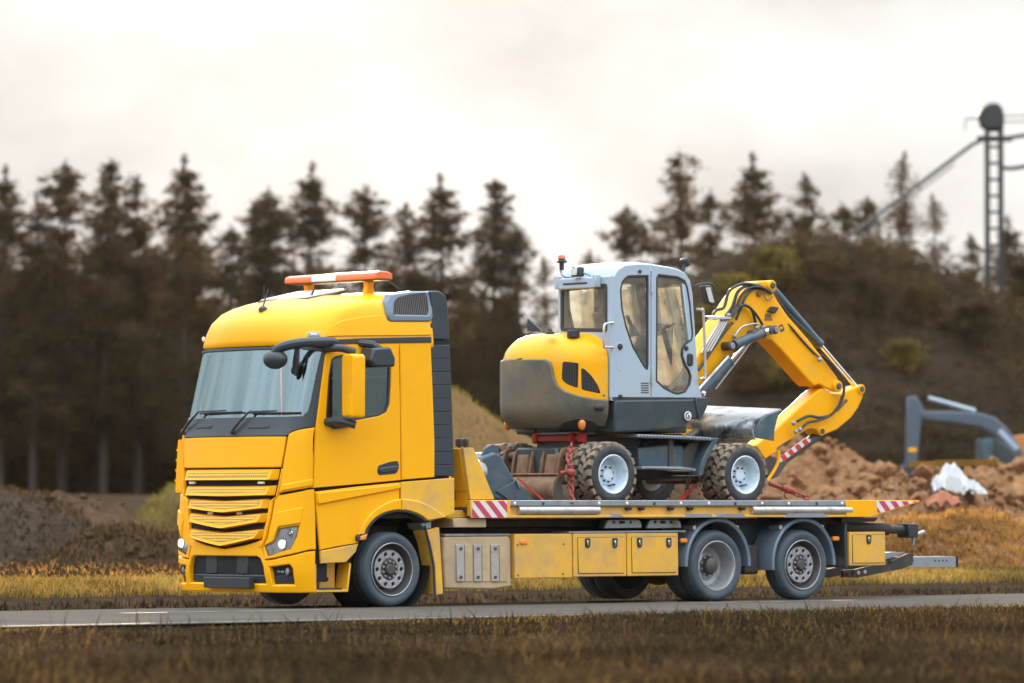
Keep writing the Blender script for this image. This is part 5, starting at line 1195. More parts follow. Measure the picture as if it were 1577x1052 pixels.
MB().plate(inset(rpoly(RWP, .05), .03), [], lambda p, q, d: Vector((xr + .012 + d, p, q)), .006, 9., .001).build('window', 'ex_glass', rw)
# roof: loft over the side outline top
top = [p for p in SIDE if p[1] > 4.13]; top.sort()
tops = curve([(top[0][0] - .002, top[0][1])] + top[1:], 4)
mb = MB(); n = len(tops)
prof = [(EY + .0, -.10), (EY + .01, -.03), (EY + .05, .0), (EY + .2, .022), (-.46, .03), (YF - .2, .022), (YF - .05, 0), (YF - .01, -.03), (YF, -.10)]
xm = (tops[0][0] + tops[-1][0]) / 2
vs = [Vector((xm + (t[0] - xm) * (1 if o > -.05 else .995), y, t[1] + o * min(1, max(.0, 1)) + .012)) for t in tops for (y, o) in prof]
m = len(prof)
mb.add(vs, [(i * m + j, i * m + j + 1, (i + 1) * m + j + 1, (i + 1) * m + j) for i in range(n - 1) for j in range(m - 1)])
mb.build('cab_top', 'cab_grey', EX, smooth=50)
MB().prism([(t[0], t[1] - .012) for t in tops], EY + .05, YF - .05, 'y').build('roof_lining', 'seat_brown', EX)
fx0 = sy(1060, 432, EY)[0]; fx1 = sy(1079, 610, EY)[0]
for yy in (EY + .04, YF - .04):
    MB().prism([(fx0 - .10, 4.24), (fx0, 4.22), (fx1, 2.7), (fx1 - .09, 2.7)], yy - .035, yy + .035, 'y').build('front_pillar', 'cab_grey', EX, bevel=.01)
MB().add([(fx0 - .02, EY + .07, 4.2), (fx0 - .02, YF - .07, 4.2), (fx1 - .02, YF - .07, 2.75), (fx1 - .02, EY + .07, 2.75)], [(0, 1, 2, 3)]).build('front_window', 'ex_glass', EX)
MB().prism(py_([(940.5, 612), (941.5, 448), (946, 430), (949, 430), (948, 612)], EY), EY + .03, EY + .08, 'y').build('corner_post', 'cab_grey', EX, bevel=.012)
# blind box above the rear window, beacon and work lamps
bx0 = px_([(866, 447), (866, 430), (922, 426.5), (922, 444)], xr)
yb0, yb1 = max(p[0] for p in bx0), min(p[0] for p in bx0); zb0, zb1 = bx0[0][1], bx0[2][1]
bb_ = MB().bb(xr - .09, xr, yb1, yb0, zb0, zb1).build('blind_box', 'cab_grey', EX, bevel=.02, seg=2)
MB().bb(xr - .094, xr - .08, yb1 + .13, yb0 - .12, zb0 + .06, zb0 + .085).build('slot', 'black_plastic', bb_)
for ye in (yb1 - .015, yb0 + .02): MB().bb(xr - .10, xr, ye - .035, ye + .035, zb0 + .01, zb1 + .03).build('end_bracket', 'cab_grey', bb_, bevel=.01)
bc = sx(865, 402, xr - .05)
bcn = MB().tube(curve([(xr, bc[0] - .2, zb1 + .02), (xr - .06, bc[0] - .08, zb1 + .02), (xr - .06, bc[0] + .0, zb1 + .09), (xr - .05, bc[0], bc[1] - .08)], 4), .018, 8).build('beacon_stem', 'galv', EX)
MB().lathe([(.03, -.12), (.032, -.03), (.07, -.02), (.072, .0), (.05, .012), (.05, .03)], (xr - .05, bc[0], bc[1]), (0, 0, 1), 18).build('beacon_base', 'black_plastic', bcn)
MB().lathe([(.048, .012), (.05, .05), (.04, .075), (.001, .08)], (xr - .05, bc[0], bc[1]), (0, 0, 1), 18).build('beacon_lens', 'orange_lens', bcn)
lc = sx(893, 419, xr - .06)
wl = MB().bb(xr - .16, xr - .04, lc[0] - .075, lc[0] + .075, lc[1] - .065, lc[1] + .065).build('work_lamp', 'dark_trim', EX, bevel=.02, seg=2)
MB().bb(xr - .166, xr - .15, lc[0] - .055, lc[0] + .055, lc[1] - .045, lc[1] + .045).build('lens', 'pale_lens', wl, bevel=.005)
MB().tube([(xr - .06, lc[0] - .07, lc[1] - .02), (xr - .05, lc[0] - .14, lc[1] - .03), (xr, lc[0] - .16, lc[1] - .06)], .014, 6).build('bracket', 'galv', wl)
fc = sy(1055, 404, -.6)
wl = MB().box((fc[0], -.6, fc[1]), (.07, .13, .12), Matrix.Rotation(R(-35), 3, 'Y')).build('work_lamp', 'black_plastic', EX, bevel=.02, seg=2)
MB().cyl((fc[0] - .03, -.6, fc[1] - .12), (fc[0], -.6, fc[1]), .02).build('bracket', 'black_plastic', wl)
mc = sy(1090, 456, -1.05)
mr = MB().prism(rpoly([(mc[0] - .10, mc[1] + .14), (mc[0] + .02, mc[1] + .15), (mc[0] + .10, mc[1] - .10), (mc[0] + .07, mc[1] - .14), (mc[0] - .03, mc[1] - .10)], .03), -1.10, -.98, lambda p, q, h: Vector((p, h, q))).build('side_mirror', 'black_plastic', EX, bevel=.02, seg=2)
MB().prism(rpoly([(mc[0] - .085, mc[1] + .11), (mc[0] + .0, mc[1] + .12), (mc[0] + .07, mc[1] - .09), (mc[0] - .02, mc[1] - .08)], .02), -1.104, -1.09, 'y').build('mirror_face', 'chrome', mr)
MB().tube(curve([(sy(1068, 441, EY)[0], EY, sy(1068, 441, EY)[1]), (mc[0] - .02, -1.03, mc[1] + .17), (mc[0] + .12, -1.04, mc[1] + .13), (mc[0] + .13, -1.04, mc[1] - .06)], 4), .014, 7).build('mirror_arm', 'black_plastic', mr)
# inside: seat, consoles, lever, wheel
zf = 2.72; sxx = xcab + .42
st = MB().bb(sxx, sxx + .5, -.72, -.22, zf + .35, zf + .52).bb(sxx + .1, sxx + .4, -.6, -.34, zf, zf + .36).build('operator_seat', 'seat_brown', EX, bevel=.04, seg=2)
MB().prism(rpoly([(sxx + .02, zf + .5), (sxx + .18, zf + .5), (sxx + .04, zf + 1.13), (sxx - .09, zf + 1.13)], .04), -.70, -.24, 'y').build('backrest', 'seat_brown', st, bevel=.05, seg=2)
MB().prism(rpoly([(sxx - .10, zf + 1.18), (sxx + .04, zf + 1.18), (sxx + .0, zf + 1.42), (sxx - .12, zf + 1.42)], .04), -.64, -.30, 'y').build('headrest', 'seat_brown', st, bevel=.04, seg=2)
cn = MB().prism(rpoly(py_([(972, 600), (976, 548), (990, 515), (1000, 513), (1002, 600)], -.85), .04), -.9, -.76, 'y').build('console', 'teal_steel', EX, bevel=.02)
MB().lathe([(.075, 0), (.07, .04), (.055, .08), (.045, .12), (.02, .16)], (sy(978, 517, -.85)[0], -.83, sy(978, 517, -.85)[1]), (-.3, 0, 1), 12).tube([(sy(978, 512, -.85)[0], -.83, sy(978, 512, -.85)[1]), (sy(967, 486, -.85)[0], -.83, sy(967, 486, -.85)[1])], [.02, .03], 8).build('joystick', 'black_plastic', cn)
MB().prism(py_([(975, 420), (988, 420), (996, 470), (1000, 520), (990, 520), (985, 470)], -.2), -.24, -.16, 'y').build('inner_pillar', 'seat_brown', EX, bevel=.02)
sc_ = Vector((sy(1020, 502, -.5)[0], -.5, sy(1020, 502, -.5)[1])); axs = Vector((-.35, 0, .94)).normalized(); u1 = Vector((0, 1, 0)); u2 = axs.cross(u1)
mb = MB(); mb.tube([sc_ + (u1 * math.cos(t * math.pi / 12) + u2 * math.sin(t * math.pi / 12)) * .18 for t in range(24)], .014, 7, closed=True); mb.cyl(sc_ - axs * .02, sc_ - axs * .75, .04)
for t in (.3, 2.4, 4.5): mb.tube([sc_ - axs * .02, sc_ + (u1 * math.cos(t) + u2 * math.sin(t)) * .17], .012, 6)
mb.build('steering_wheel', 'black_plastic', EX)
MB().bb(xcab + .05, fx1 - .1, EY + .06, YF - .06, 2.69, 2.73).build('floor_mat', 'seat_brown', EX)
mb = MB()
for q in range(9):
    a = rnd.uniform(1014, 1056); P0 = sy(a, rnd.uniform(597, 603), -.8); mb.sphere((P0[0], -.8 + rnd.uniform(-.1, .1), P0[1]), rnd.uniform(.04, .08), 7, 5, sc=(1, .8, .6))
tag(mb.build('rags', 'red_chain', EX), kind='stuff')

# ---- boom, stick and cylinders
def box_arm(pts, y0, y1, name, m='ex_yellow', bev=.018, plane=None):
    P = py_(pts, plane if plane is not None else y0); return MB().prism(P, y0, y1, 'y').build(name, m, EX, bevel=bev, seg=2)
BY0, BY1 = .02, .34
BOOM = [(1030, 650), (1050, 590), (1082, 536), (1102, 508), (1122, 481), (1139, 456), (1149, 444), (1162, 435.5), (1171, 432.5), (1183, 432), (1190, 436), (1191, 443), (1189.5, 449), (1198, 464), (1214, 488), (1244.5, 522), (1263, 546), (1289, 580), (1294, 591), (1293, 600), (1286, 603), (1279, 601), (1262, 592), (1254, 595), (1244.5, 585.5), (1220, 558), (1202, 537.5), (1188, 524), (1175, 521.5), (1160, 528), (1140, 546), (1110, 580), (1075, 620), (1062, 645)]
bm_b = box_arm(BOOM, BY0, BY1, 'boom', bev=.02)
# raised flange field along the outer segment and pivot bosses
for (a, b_, r_) in ((1186, 440, .075), (1287.5, 595, .085)):
    c_ = sy(a, b_, BY0); MB().cyl((c_[0], BY0 - .05, c_[1]), (c_[0], BY1 + .05, c_[1]), r_, n=20).build('pivot_boss', 'ex_yellow', bm_b, bevel=.01)
    MB().cyl((c_[0], BY0 - .07, c_[1]), (c_[0], BY0 - .05, c_[1]), .045, n=16).build('pin', 'rim_dark', bm_b, bevel=.006)
c_ = sy(1167.5, 452.5, BY0); MB().cyl((c_[0], BY0 - .035, c_[1]), (c_[0], BY0, c_[1]), .04, n=16).build('pin_cap', 'seat_brown', bm_b, bevel=.008)
SY0, SY1 = .05, .31
STICK = [(1164, 687), (1192, 664), (1194, 662), (1260, 601), (1268, 597), (1280, 606), (1294, 606), (1320, 595), (1329, 593), (1331.5, 599), (1329, 612), (1322, 628), (1311, 643.5), (1290, 661.5), (1267, 671), (1261, 668), (1258, 662), (1250, 660), (1243, 662), (1197, 690), (1196, 696), (1178, 708), (1170, 695)]
sk = box_arm(STICK, SY0, SY1, 'stick', bev=.018)
for (a, b_, r_) in ((1325.5, 599.5, .07), (1264.5, 664.5, .06)):
    c_ = sy(a, b_, SY0); MB().cyl((c_[0], SY0 - .025, c_[1]), (c_[0], SY0, c_[1]), r_, n=18).build('pivot_boss', 'ex_yellow', sk, bevel=.008)
    MB().cyl((c_[0], SY0 - .035, c_[1]), (c_[0], SY0 - .025, c_[1]), .04, n=14).build('pin', 'rim_dark', sk)
MB().prism(rpoly(py_([(1286, 635), (1302, 614), (1306, 617), (1291, 633)], SY0), .02), SY0 - .006, SY0, 'y').build('stick_recess', 'rust', sk)
def ycyl(a, b, t, r1, r2, y, name, m1='teal_steel', parent=EX, y2=None):
    """hydraulic cylinder: barrel from a to fraction t, rod on to b"""
    y2 = y if y2 is None else y2
    A = Vector((sy(*a, y)[0], y, sy(*a, y)[1])); B = Vector((sy(*b, y2)[0], y2, sy(*b, y2)[1])); C_ = A.lerp(B, t)
    o = MB().cyl(A, C_, r1, n=18).build(name, m1, parent, bevel=.006)
    MB().cyl(A.lerp(B, t - .03), C_, r1 * 1.12, n=18).build('gland', m1, o, bevel=.006)
    MB().cyl(C_, B, r2, n=14).build('rod', 'chrome', o)
    MB().cyl(B + Vector((0, -r1 * .9, 0)), B + Vector((0, r1 * .9, 0)), r1 * .85, n=14).build('rod_eye', m1, o, bevel=.006)
    return o
stc = ycyl((1190, 446), (1320, 598), .56, .062, .032, .18, 'stick_cylinder')
MB().tube([(sy(a, b_, .10)[0], .10, sy(a, b_, .10)[1]) for a, b_ in ((1191, 456), (1226, 497), (1262, 531))], .018, 8).build('pipe', 'hose', stc)
MB().prism(py_([(1205, 480), (1211, 480), (1262, 528), (1266, 536), (1258, 534)], .14), .10, .24, 'y').build('cylinder_guard', 'teal_dark', stc, bevel=.01)
bmc = ycyl((1072, 612), (1160, 515), .58, .075, .04, -.06, 'boom_cylinder')
MB().tube([(sy(a, b_, -.14)[0], -.14, sy(a, b_, -.14)[1]) for a, b_ in ((1076, 600), (1122, 549))], .02, 8).build('pipe', 'alu', bmc)
MB().tube([(sy(a, b_, -.10)[0], -.10, sy(a, b_, -.10)[1]) for a, b_ in ((1102, 599), (1145, 543), (1157, 524))], .014, 8).build('pipe', 'galv', bmc)
MB().sphere((sy(1083, 606, -.15)[0], -.15, sy(1083, 606, -.15)[1]), .04, 10, 6).build('fitting', 'chrome', bmc)
swc = ycyl((1131, 531), (1186, 508), .80, .068, .045, BY0 - .10, 'adjusting_cylinder')
for (a, b_) in ((1120.5, 533), (1188, 508)):
    c_ = sy(a + 2, b_, BY0 - .1); MB().cyl((c_[0], BY0 - .17, c_[1]), (c_[0], BY0 + .02, c_[1]), .062, n=18).build('eye', 'steel_dark', swc, bevel=.01)
    MB().cyl((c_[0], BY0 - .19, c_[1]), (c_[0], BY0 - .17, c_[1]), .042, n=14).build('pin', 'galv', swc, bevel=.006)
bkc = ycyl((1263, 668), (1196, 716), .86, .065, .035, .18, 'bucket_cylinder', 'steel_dark')
G = py_([(1200, 705), (1240, 674), (1247, 676), (1248, 680), (1212, 706), (1200, 713)], .08)
sg_ = MB().prism(G, .07, .09, 'y').build('cylinder_shield', 'stripe_white', EX, bevel=.004)
for k in range(4):
    t0, t1 = .05 + k * .25, .05 + k * .25 + .125
    a0 = Vector((1203, 709)).lerp(Vector((1247, 677.5)), t0); a1 = Vector((1203, 709)).lerp(Vector((1247, 677.5)), t1)
    P = py_([(a0.x - 2.5, a0.y - 4.5), (a1.x - 2.5, a1.y - 4.5), (a1.x + 2.5, a1.y + 2.5), (a0.x + 2.5, a0.y + 2.5)], .06); MB().prism(P, .062, .069, 'y').build('red_stripe', 'red', sg_)
MB().prism(py_([(1158, 708), (1178, 700), (1200, 706), (1212, 712), (1196, 735), (1184, 738), (1172, 724)], .12), .08, .28, 'y').build('quick_coupler', 'steel_dark', EX, bevel=.02)
# hoses over the boom and on the stick
def hose(pts, y, r, m='hose', name='hose', par=EX, dy=0):
    n = len(pts); P = [(sy(a, b_, y + dy * i / max(1, n - 1))[0], y + dy * i / max(1, n - 1), sy(a, b_, y + dy * i / max(1, n - 1))[1]) for i, (a, b_) in enumerate(pts)]
    return MB().tube(curve(P, 6), r, 8).build(name, m, par)
hose([(1096, 489), (1103, 478), (1115, 473), (1122, 450), (1135, 440), (1150, 437), (1168, 441), (1184, 449)], -.02, .022)
hose([(1118, 486), (1128, 472), (1136, 450), (1150, 440), (1165, 439), (1180, 446), (1188, 452)], .0, .024)
hose([(1124, 490), (1134, 474), (1142, 455), (1154, 444), (1170, 442), (1185, 450)], -.03, .020)
hose([(1134, 492), (1140, 478), (1148, 458), (1160, 446), (1172, 444)], .0, .016)
hose([(1122, 490), (1136, 474), (1147, 470), (1157, 476), (1162, 490), (1164, 503)], -.04, .022)
hose([(1126, 490), (1140, 472), (1150, 471), (1162, 481), (1172, 496), (1175, 503)], -.06, .018)
hose([(1265, 547), (1277, 557), (1288, 570), (1296, 580), (1300, 595), (1297, 615), (1288, 630), (1278, 640), (1262, 643), (1245, 641), (1228, 649)], -.02, .020)
hose([(1297, 610), (1290, 628), (1277, 641), (1258, 648), (1244, 651), (1235, 660)], -.03, .018)
hose([(1176, 441), (1178, 458), (1184, 462), (1190, 456)], -.02, .010, 'rust')
hose([(1199, 694), (1198, 712), (1190, 728), (1181, 741)], .0, .024, 'ex_yellow', 'yellow_hose')
for k in range(4): hose([(1080 + k * 4.5, 544 - k * 1), (1092 + k * 4.2, 522), (1112 + k * 3.2, 491)], BY0 - .05 - .0 * k, .015, 'alu', 'pipe', bm_b)
hose([(1076, 570), (1092, 545), (1120, 506), (1128, 497)], BY0 - .04, .022, 'hose', 'hose')
for P, y in (([(1218, 503), (1243, 532), (1261, 550)], .0), ([(1214, 499), (1240, 530), (1254, 545)], .02)): hose(P, y, .013, 'rim_dark', 'pipe', bm_b)
MB().prism(py_([(1089, 486), (1126, 487), (1128, 492), (1090, 493)], -.08), -.09, .0, 'y').build('hose_clamp', 'chrome', bm_b, bevel=.012)
for q in ((1122, 486), (1131, 518), (1165, 505), (1174, 504), (1262, 554), (1222, 652), (1232, 662), (1226, 665)):
    c_ = sy(q[0], q[1], -.05); MB().sphere((c_[0], -.05, c_[1]), .035, 10, 6).build('fitting', 'galv', bm_b)
hose([(1131, 518), (1142, 504), (1160, 499), (1168, 499)], -.05, .014, 'alu', 'pipe', bm_b)
MB().prism(rpoly(py_([(1180, 479), (1186, 472), (1195.5, 474), (1190, 483)], BY0), .01), BY0 - .06, BY0, 'y').build('boom_lamp', 'black_plastic', bm_b, bevel=.012)
MB().prism(rpoly(py_([(1178, 483), (1187, 484), (1190, 494), (1177, 494)], BY0), .01), BY0 - .003, BY0, 'y').build('warning_label', 'rust', bm_b)
MB().prism(rpoly(py_([(1199, 502), (1204, 499), (1208, 508), (1203, 512)], BY0), .01), BY0 - .008, BY0, 'y').build('warning_label', 'teal_dark', bm_b)
MB().prism(rpoly(py_([(1200, 504), (1203.5, 502.5), (1205, 506), (1201.5, 508)], BY0), .004), BY0 - .011, BY0 - .008, 'y').build('label_field', 'ex_yellow', bm_b)

# ---- undercarriage
def exc_wheel(x, sg, dual=True):
    RT = .432; o = Vector((x, -sg * 1.16, 1.688)); wl = sub('wheel', EX, o); ax = (0, sg, 0)
    for k, dy in enumerate((0, .265) if dual else (0,)):
        q = o + Vector((0, sg * dy, 0))
        MB().lathe([(.245, .03), (.262, .008), (.31, -.006), (.355, .0), (.385, .02), (.398, .045), (.398, .20), (.385, .225), (.33, .24), (.245, .21)], q, ax, 44).build('tyre', 'rubber_dirty', wl, smooth=50)
        mb = MB(); NB = 19
        for j in range(NB):
            for half in (0, 1):
                t0 = 2 * math.pi * (j + (.5 if half else 0)) / NB; dt = 2 * math.pi / NB * .66
                # zigzag lug from the shoulder to the centre line
                hs = [(.012, 0), (.055, .0), (.085, .10), (.128, .10)] if not half else [(.238, 0), (.195, .0), (.165, .10), (.122, .10)]
                vsn = []
                for (h, sh) in hs:
                    for (tt, rr) in ((t0 + sh, .39), (t0 + sh + .02, RT), (t0 + dt + sh - .02, RT), (t0 + dt + sh, .39)):
                        r_ = rr if h not in (.012, .238) else rr - .014
                        vsn.append(q + Vector((math.cos(tt) * r_, sg * h, math.sin(tt) * r_)))
                mb.add(vsn, [(i * 4 + a, i * 4 + a + 1, i * 4 + a + 5, i * 4 + a + 4) for i in range(3) for a in range(3)] + [(0, 1, 2, 3), (12, 13, 14, 15)])
        tag(mb.build('tread', 'tread', wl, smooth=0), kind='stuff')
        MB().lathe([(.247, .22), (.250, .03), (.262, .004), (.250, -.004), (.236, .01), (.226, .03), (.222, .13), (.205, .18), (.15, .185), (.12, .20), (.001, .20)], q, ax, 40).build('rim', 'rim_white', wl, smooth=40)
    hb = MB().lathe([(.135, .20), (.13, .155), (.115, .145), (.085, .14), (.08, .11), (.05, .10), (.001, .10)], o, ax, 24).build('hub', 'rim_white', wl, smooth=40)
    mb = MB()
    for h in range(8): a = (h + .3) * math.pi / 4; p = o + Vector((math.cos(a) * .10, sg * .15, math.sin(a) * .10)); mb.cyl(p, p + Vector((0, -sg * .03, 0)), .014, n=6)
    tag(mb.build('wheel_nuts', 'rim_dark', wl), kind='stuff')
    a = o + Vector((.05, sg * .17, -.15)); MB().tube([a, a + Vector((.09, -sg * .04, .02))], .011, 6).build('valve', 'black_plastic', wl)
xw1, xw2 = sy(945, 731, -1.16)[0], sy(1148.5, 731, -1.16)[0]
for x in (xw1, xw2):
    for sg in (1, -1): exc_wheel(x, sg)
    MB().bb(x - .13, x + .13, -.75, .75, 1.57, 1.80).build('axle', 'rust', EX, bevel=.04, seg=2)
MB().bb(xw1 - .35, xw2 + .35, -.42, .42, 1.62, 2.05).build('chassis', 'teal_dark', EX, bevel=.03)
MB().cyl(((xw1 + xw2) / 2 - .1, 0, 2.0), ((xw1 + xw2) / 2 - .1, 0, 2.22), .55, n=32).build('slew_ring', 'steel_dark', EX, bevel=.01)
YU = -.9
MB().prism(py_([(984, 690), (1031, 685), (1053, 686), (1053, 722), (984, 720)], YU), YU, -.45, 'y').build('fuel_tank', 'teal_steel', EX, bevel=.025, seg=2)
MB().prism(py_([(1029, 672), (1036, 672), (1036, 724), (1029, 722)], YU), YU - .02, -.45, 'y').build('tank_strap', 'steel_dark', EX, bevel=.006)
F = py_([(1046, 678), (1099, 675), (1094, 684), (1083, 700), (1075, 722), (1071, 733), (1052, 730), (1030, 727)], YU)
MB().prism(py_([(1062, 676), (1099, 674.5), (1090, 690), (1079, 712), (1073, 733), (1066, 732), (1072, 710), (1082, 690), (1088, 679), (1062, 680)], YU), YU - .12, -.45, 'y').build('wheel_guard', 'teal_steel', EX, bevel=.01)
MB().prism(py_([(1040, 722), (1046, 705), (1058, 690), (1066, 682), (1082, 680), (1074, 702), (1070, 728)], YU), YU + .05, -.5, 'y').build('guard_side', 'steel_dark', EX, bevel=.01)
for P in ([(982, 669), (1050, 671), (1096, 674), (1095, 678.5), (1050, 676), (982, 673.5)], [(989, 718.5), (1050, 719), (1072, 722), (1071, 726), (1040, 723.5), (989, 722.5)]):
    Q = py_(P, YU - .16); s_ = MB().prism(Q, YU - .16, YU + .25, 'y').build('step', 'galv', EX, bevel=.006)
    x0s, x1s = min(p[0] for p in Q), max(p[0] for p in Q); z0s = Q[0][1]
    mb = MB()
    for k in range(22):
        xx = x0s + .06 + (x1s - x0s - .12) * k / 21; zz_ = Q[0][1] + (Q[2][1] - Q[0][1]) * k / 21
        mb.bb(xx - .010, xx + .010, YU - .163, YU - .15, zz_ - .03, zz_ - .012)
    tag(mb.build('step_slots', 'void', s_), kind='stuff')
MB().prism(py_([(985, 690), (1000, 668), (1048, 668), (1060, 690)], -.6), -.65, .3, 'y').build('frame_block', 'teal_dark', EX, bevel=.02)
# dozer blade at the rear of the truck: curved steel sheet, end plates, arms
xb_ = sy(1182, 655, -1.18)[0]
prof = [(xb_ - .04, 2.18), (xb_ - .19, 2.28), (xb_ - .27, 2.42), (xb_ - .25, 2.58), (xb_ - .12, 2.70), (xb_ + .16, 2.62 + .02)]
end = py_([(1162, 674), (1163, 660), (1170, 648), (1182, 639), (1203, 631.5), (1196, 646), (1192, 662), (1191, 679)], -1.16)
backp = py_([(1161, 676), (1158, 662), (1163, 650), (1176, 640), (1203, 631)], -1.16)
far = [(p[0] - .02, p[1] - .06) for p in backp]
def blade(back, ends, y0, y1, m, dz=0, name='dozer_blade', em='teal_steel'):
    n = len(back); vs = []
    B = curve(back, 4)
    for (y, dzz) in ((y0, 0), (y1, dz)):
        for p in B: vs.append((p[0], y, p[1] + dzz))
    vs2 = []
    for (y, dzz) in ((y0, 0), (y1, dz)):
        for p in B: vs2.append((p[0] + .035, y, p[1] - .012 + dzz))
    n = len(B)
    f = [(i, i + 1, n + i + 1, n + i) for i in range(n - 1)]
    mb = MB().add(vs + vs2, f + [tuple(2 * n + k for k in q) for q in f] + [(0, n, 3 * n, 2 * n), (n - 1, 2 * n - 1, 4 * n - 1, 3 * n - 1)] + [(i, i + 1, 2 * n + i + 1, 2 * n + i) for i in range(n - 1)] + [(n + i, n + i + 1, 3 * n + i + 1, 3 * n + i) for i in range(n - 1)])
    o = mb.build(name, m, EX, smooth=50)
    for (y, dzz) in ((y0, 0), (y1, dz)): MB().prism([(p[0], p[1] + dzz) for p in ends], y - .015, y + .015, 'y').build('end_plate', em, o, bevel=.005)
    return o
bl_ = blade(backp, end, -1.16, 1.16, 'blade_steel', dz=.10)
tq = py_([(1177, 640), (1190, 635), (1204, 630), (1205, 632), (1191, 637), (1178, 642)], -1.16); nq = len(tq)
MB().add([(p[0], -1.14, p[1] + .004) for p in tq] + [(p[0], 1.14, p[1] + .104) for p in tq], [tuple(range(nq)), tuple(range(nq, 2 * nq))] + [(i, (i + 1) % nq, (i + 1) % nq + nq, i + nq) for i in range(nq)]).build('top_edge', 'alu', bl_)
for yy in (-.45, .35):
    MB().prism([(xw2 + .1, 1.86), (xw2 + .1, 2.02), (xb_ - .1, 2.36), (xb_ - .1, 2.18)], yy - .05, yy + .05, 'y').build('blade_arm', 'steel_dark', EX, bevel=.015)
MB().cyl((xw2 - .3, -.05, 2.06), (xb_ - .2, -.05, 2.3), .06).build('blade_cylinder', 'steel_dark', EX)
# rusty blade at the cab end, lowered to the bed, with lugs and arms above it
xq = sy(862, 745, -.98)[0]
B2 = [(xq - .02, ZD + .02), (xq - .10, ZD + .10), (xq - .13, ZD + .22), (xq - .10, ZD + .33), (xq - .03, ZD + .42)]
E2 = [(xq - .04, ZD + .02), (xq - .10, ZD + .14), (xq - .11, ZD + .24), (xq - .08, ZD + .34), (xq - .02, ZD + .43), (xq + .03, ZD + .36), (xq + .05, ZD + .2), (xq + .05, ZD + .02)]
b2 = blade(B2, E2, -.98, 1.02, 'rust', em='steel_dark')
MB().bb(xq - .06, xq + .03, -.98, 1.0, ZD + .42, ZD + .445).build('top_edge', 'rust', b2, bevel=.006)
for yy in (-.72, -.5, -.16, .06, .42, .64):
    xl_ = xq + .34
    P = [(xl_ + .0, ZD + .34), (xl_ + .04, ZD + .62), (xl_ + .10, ZD + .78), (xl_ + .22, ZD + .80), (xl_ + .30, ZD + .66), (xl_ + .30, ZD + .3)]
    l_ = MB().prism(rpoly(P, .05), yy - .022, yy + .022, 'y').build('lug', 'rust', EX, bevel=.01)
for (y0, y1) in ((-.74, -.48), (-.18, .08), (.40, .66)):
    MB().cyl((xq + .51, y0, ZD + .68), (xq + .51, y1, ZD + .68), .06, n=14).build('hinge_pin', 'steel_dark', EX, bevel=.01)
for yy in (-.33, .25):
    MB().prism(rpoly([(xq + .35, ZD + .3), (xq + .42, ZD + .72), (xq + .9, ZD + .72), (xq + .9, ZD + .3)], .06), yy - .13, yy + .13, 'y').build('blade_arm', 'rust', EX, bevel=.03)
# red tool holder under the tail
xt_ = sy(866, 680, -.1)[0]
y1_, z1_ = sx(830, 681, xt_); y2_, z2_ = sx(899, 681, xt_)
rf = MB().bb(xt_ - .06, xt_, y2_, y1_, z1_, z1_ + .085).build('tool_holder', 'red', EX, bevel=.012)
MB().bb(xt_ - .02, xt_ + .25, y2_ + .05, y1_ - .02, z1_ + .10, z1_ + .125).build('grating', 'galv', rf)
for yy, w_ in ((y1_ - .0, .05), (y2_ - .02, .05), (y2_ + .18, .04)): MB().bb(xt_ - .09, xt_, yy - w_, yy + w_, z1_ - .02, z1_ + .12).build('clamp', 'red', rf, bevel=.02, seg=2)
MB().bb(xt_ + .01, xt_ + .7, -.45, .45, z1_ - .25, z1_ + .09).build('front_frame', 'steel_dark', EX, bevel=.02)
MB().prism(py_([(1010, 660), (1085, 662), (1090, 672), (1020, 672)], .1), .02, .4, 'y').build('boom_foot', 'ex_yellow', EX, bevel=.02)

# ================================================================== LOAD AND LASHINGS
# spare bucket leaning against the headboard
xk = sy(765, 730, -.72)[0]
BK = thing('bucket', (xk, -.2, ZD), 'dark blue grey digging bucket leaning between the yellow headboard and the excavator', 'bucket')
pb = py_([(738, 728), (739, 706), (762, 696), (772, 701), (795, 742), (822, 770), (762, 770), (752, 762)], -.72)
B_ = MB().prism(pb, -.72, .15, 'y').build('bucket_shell', 'blue_bucket', BK, bevel=.03, seg=2)
MB().prism(py_([(765, 757), (795, 740), (823, 770), (784, 770)], -.75), -.745, -.721, 'y').build('side_plate', 'blue_bucket', BK, bevel=.008)
MB().tube([(sy(794, 737, -.76)[0], -.76, sy(794, 737, -.76)[1]), (sy(800, 752, -.76)[0], -.76, sy(800, 752, -.76)[1])], .012, 6).build('side_edge', 'galv', BK)
for yy in (-.62, -.30):
    MB().prism(rpoly(py_([(737, 712), (746, 690), (757, 684), (767, 687), (767, 697), (750, 706), (744, 716)], yy), .03), yy - .02, yy + .02, 'y').build('hinge_ear', 'blue_bucket', BK, bevel=.008)
ce = sy(762, 690, -.46); MB().cyl((ce[0], -.62, ce[1]), (ce[0], -.30, ce[1]), .045, n=16).build('pin', 'rust', BK, bevel=.006)
MB().bb(sy(742, 765, -.72)[0], sy(768, 765, -.72)[0], -.66, .3, ZD, ZD + .10).build('timber', 'rust', BK, bevel=.008)
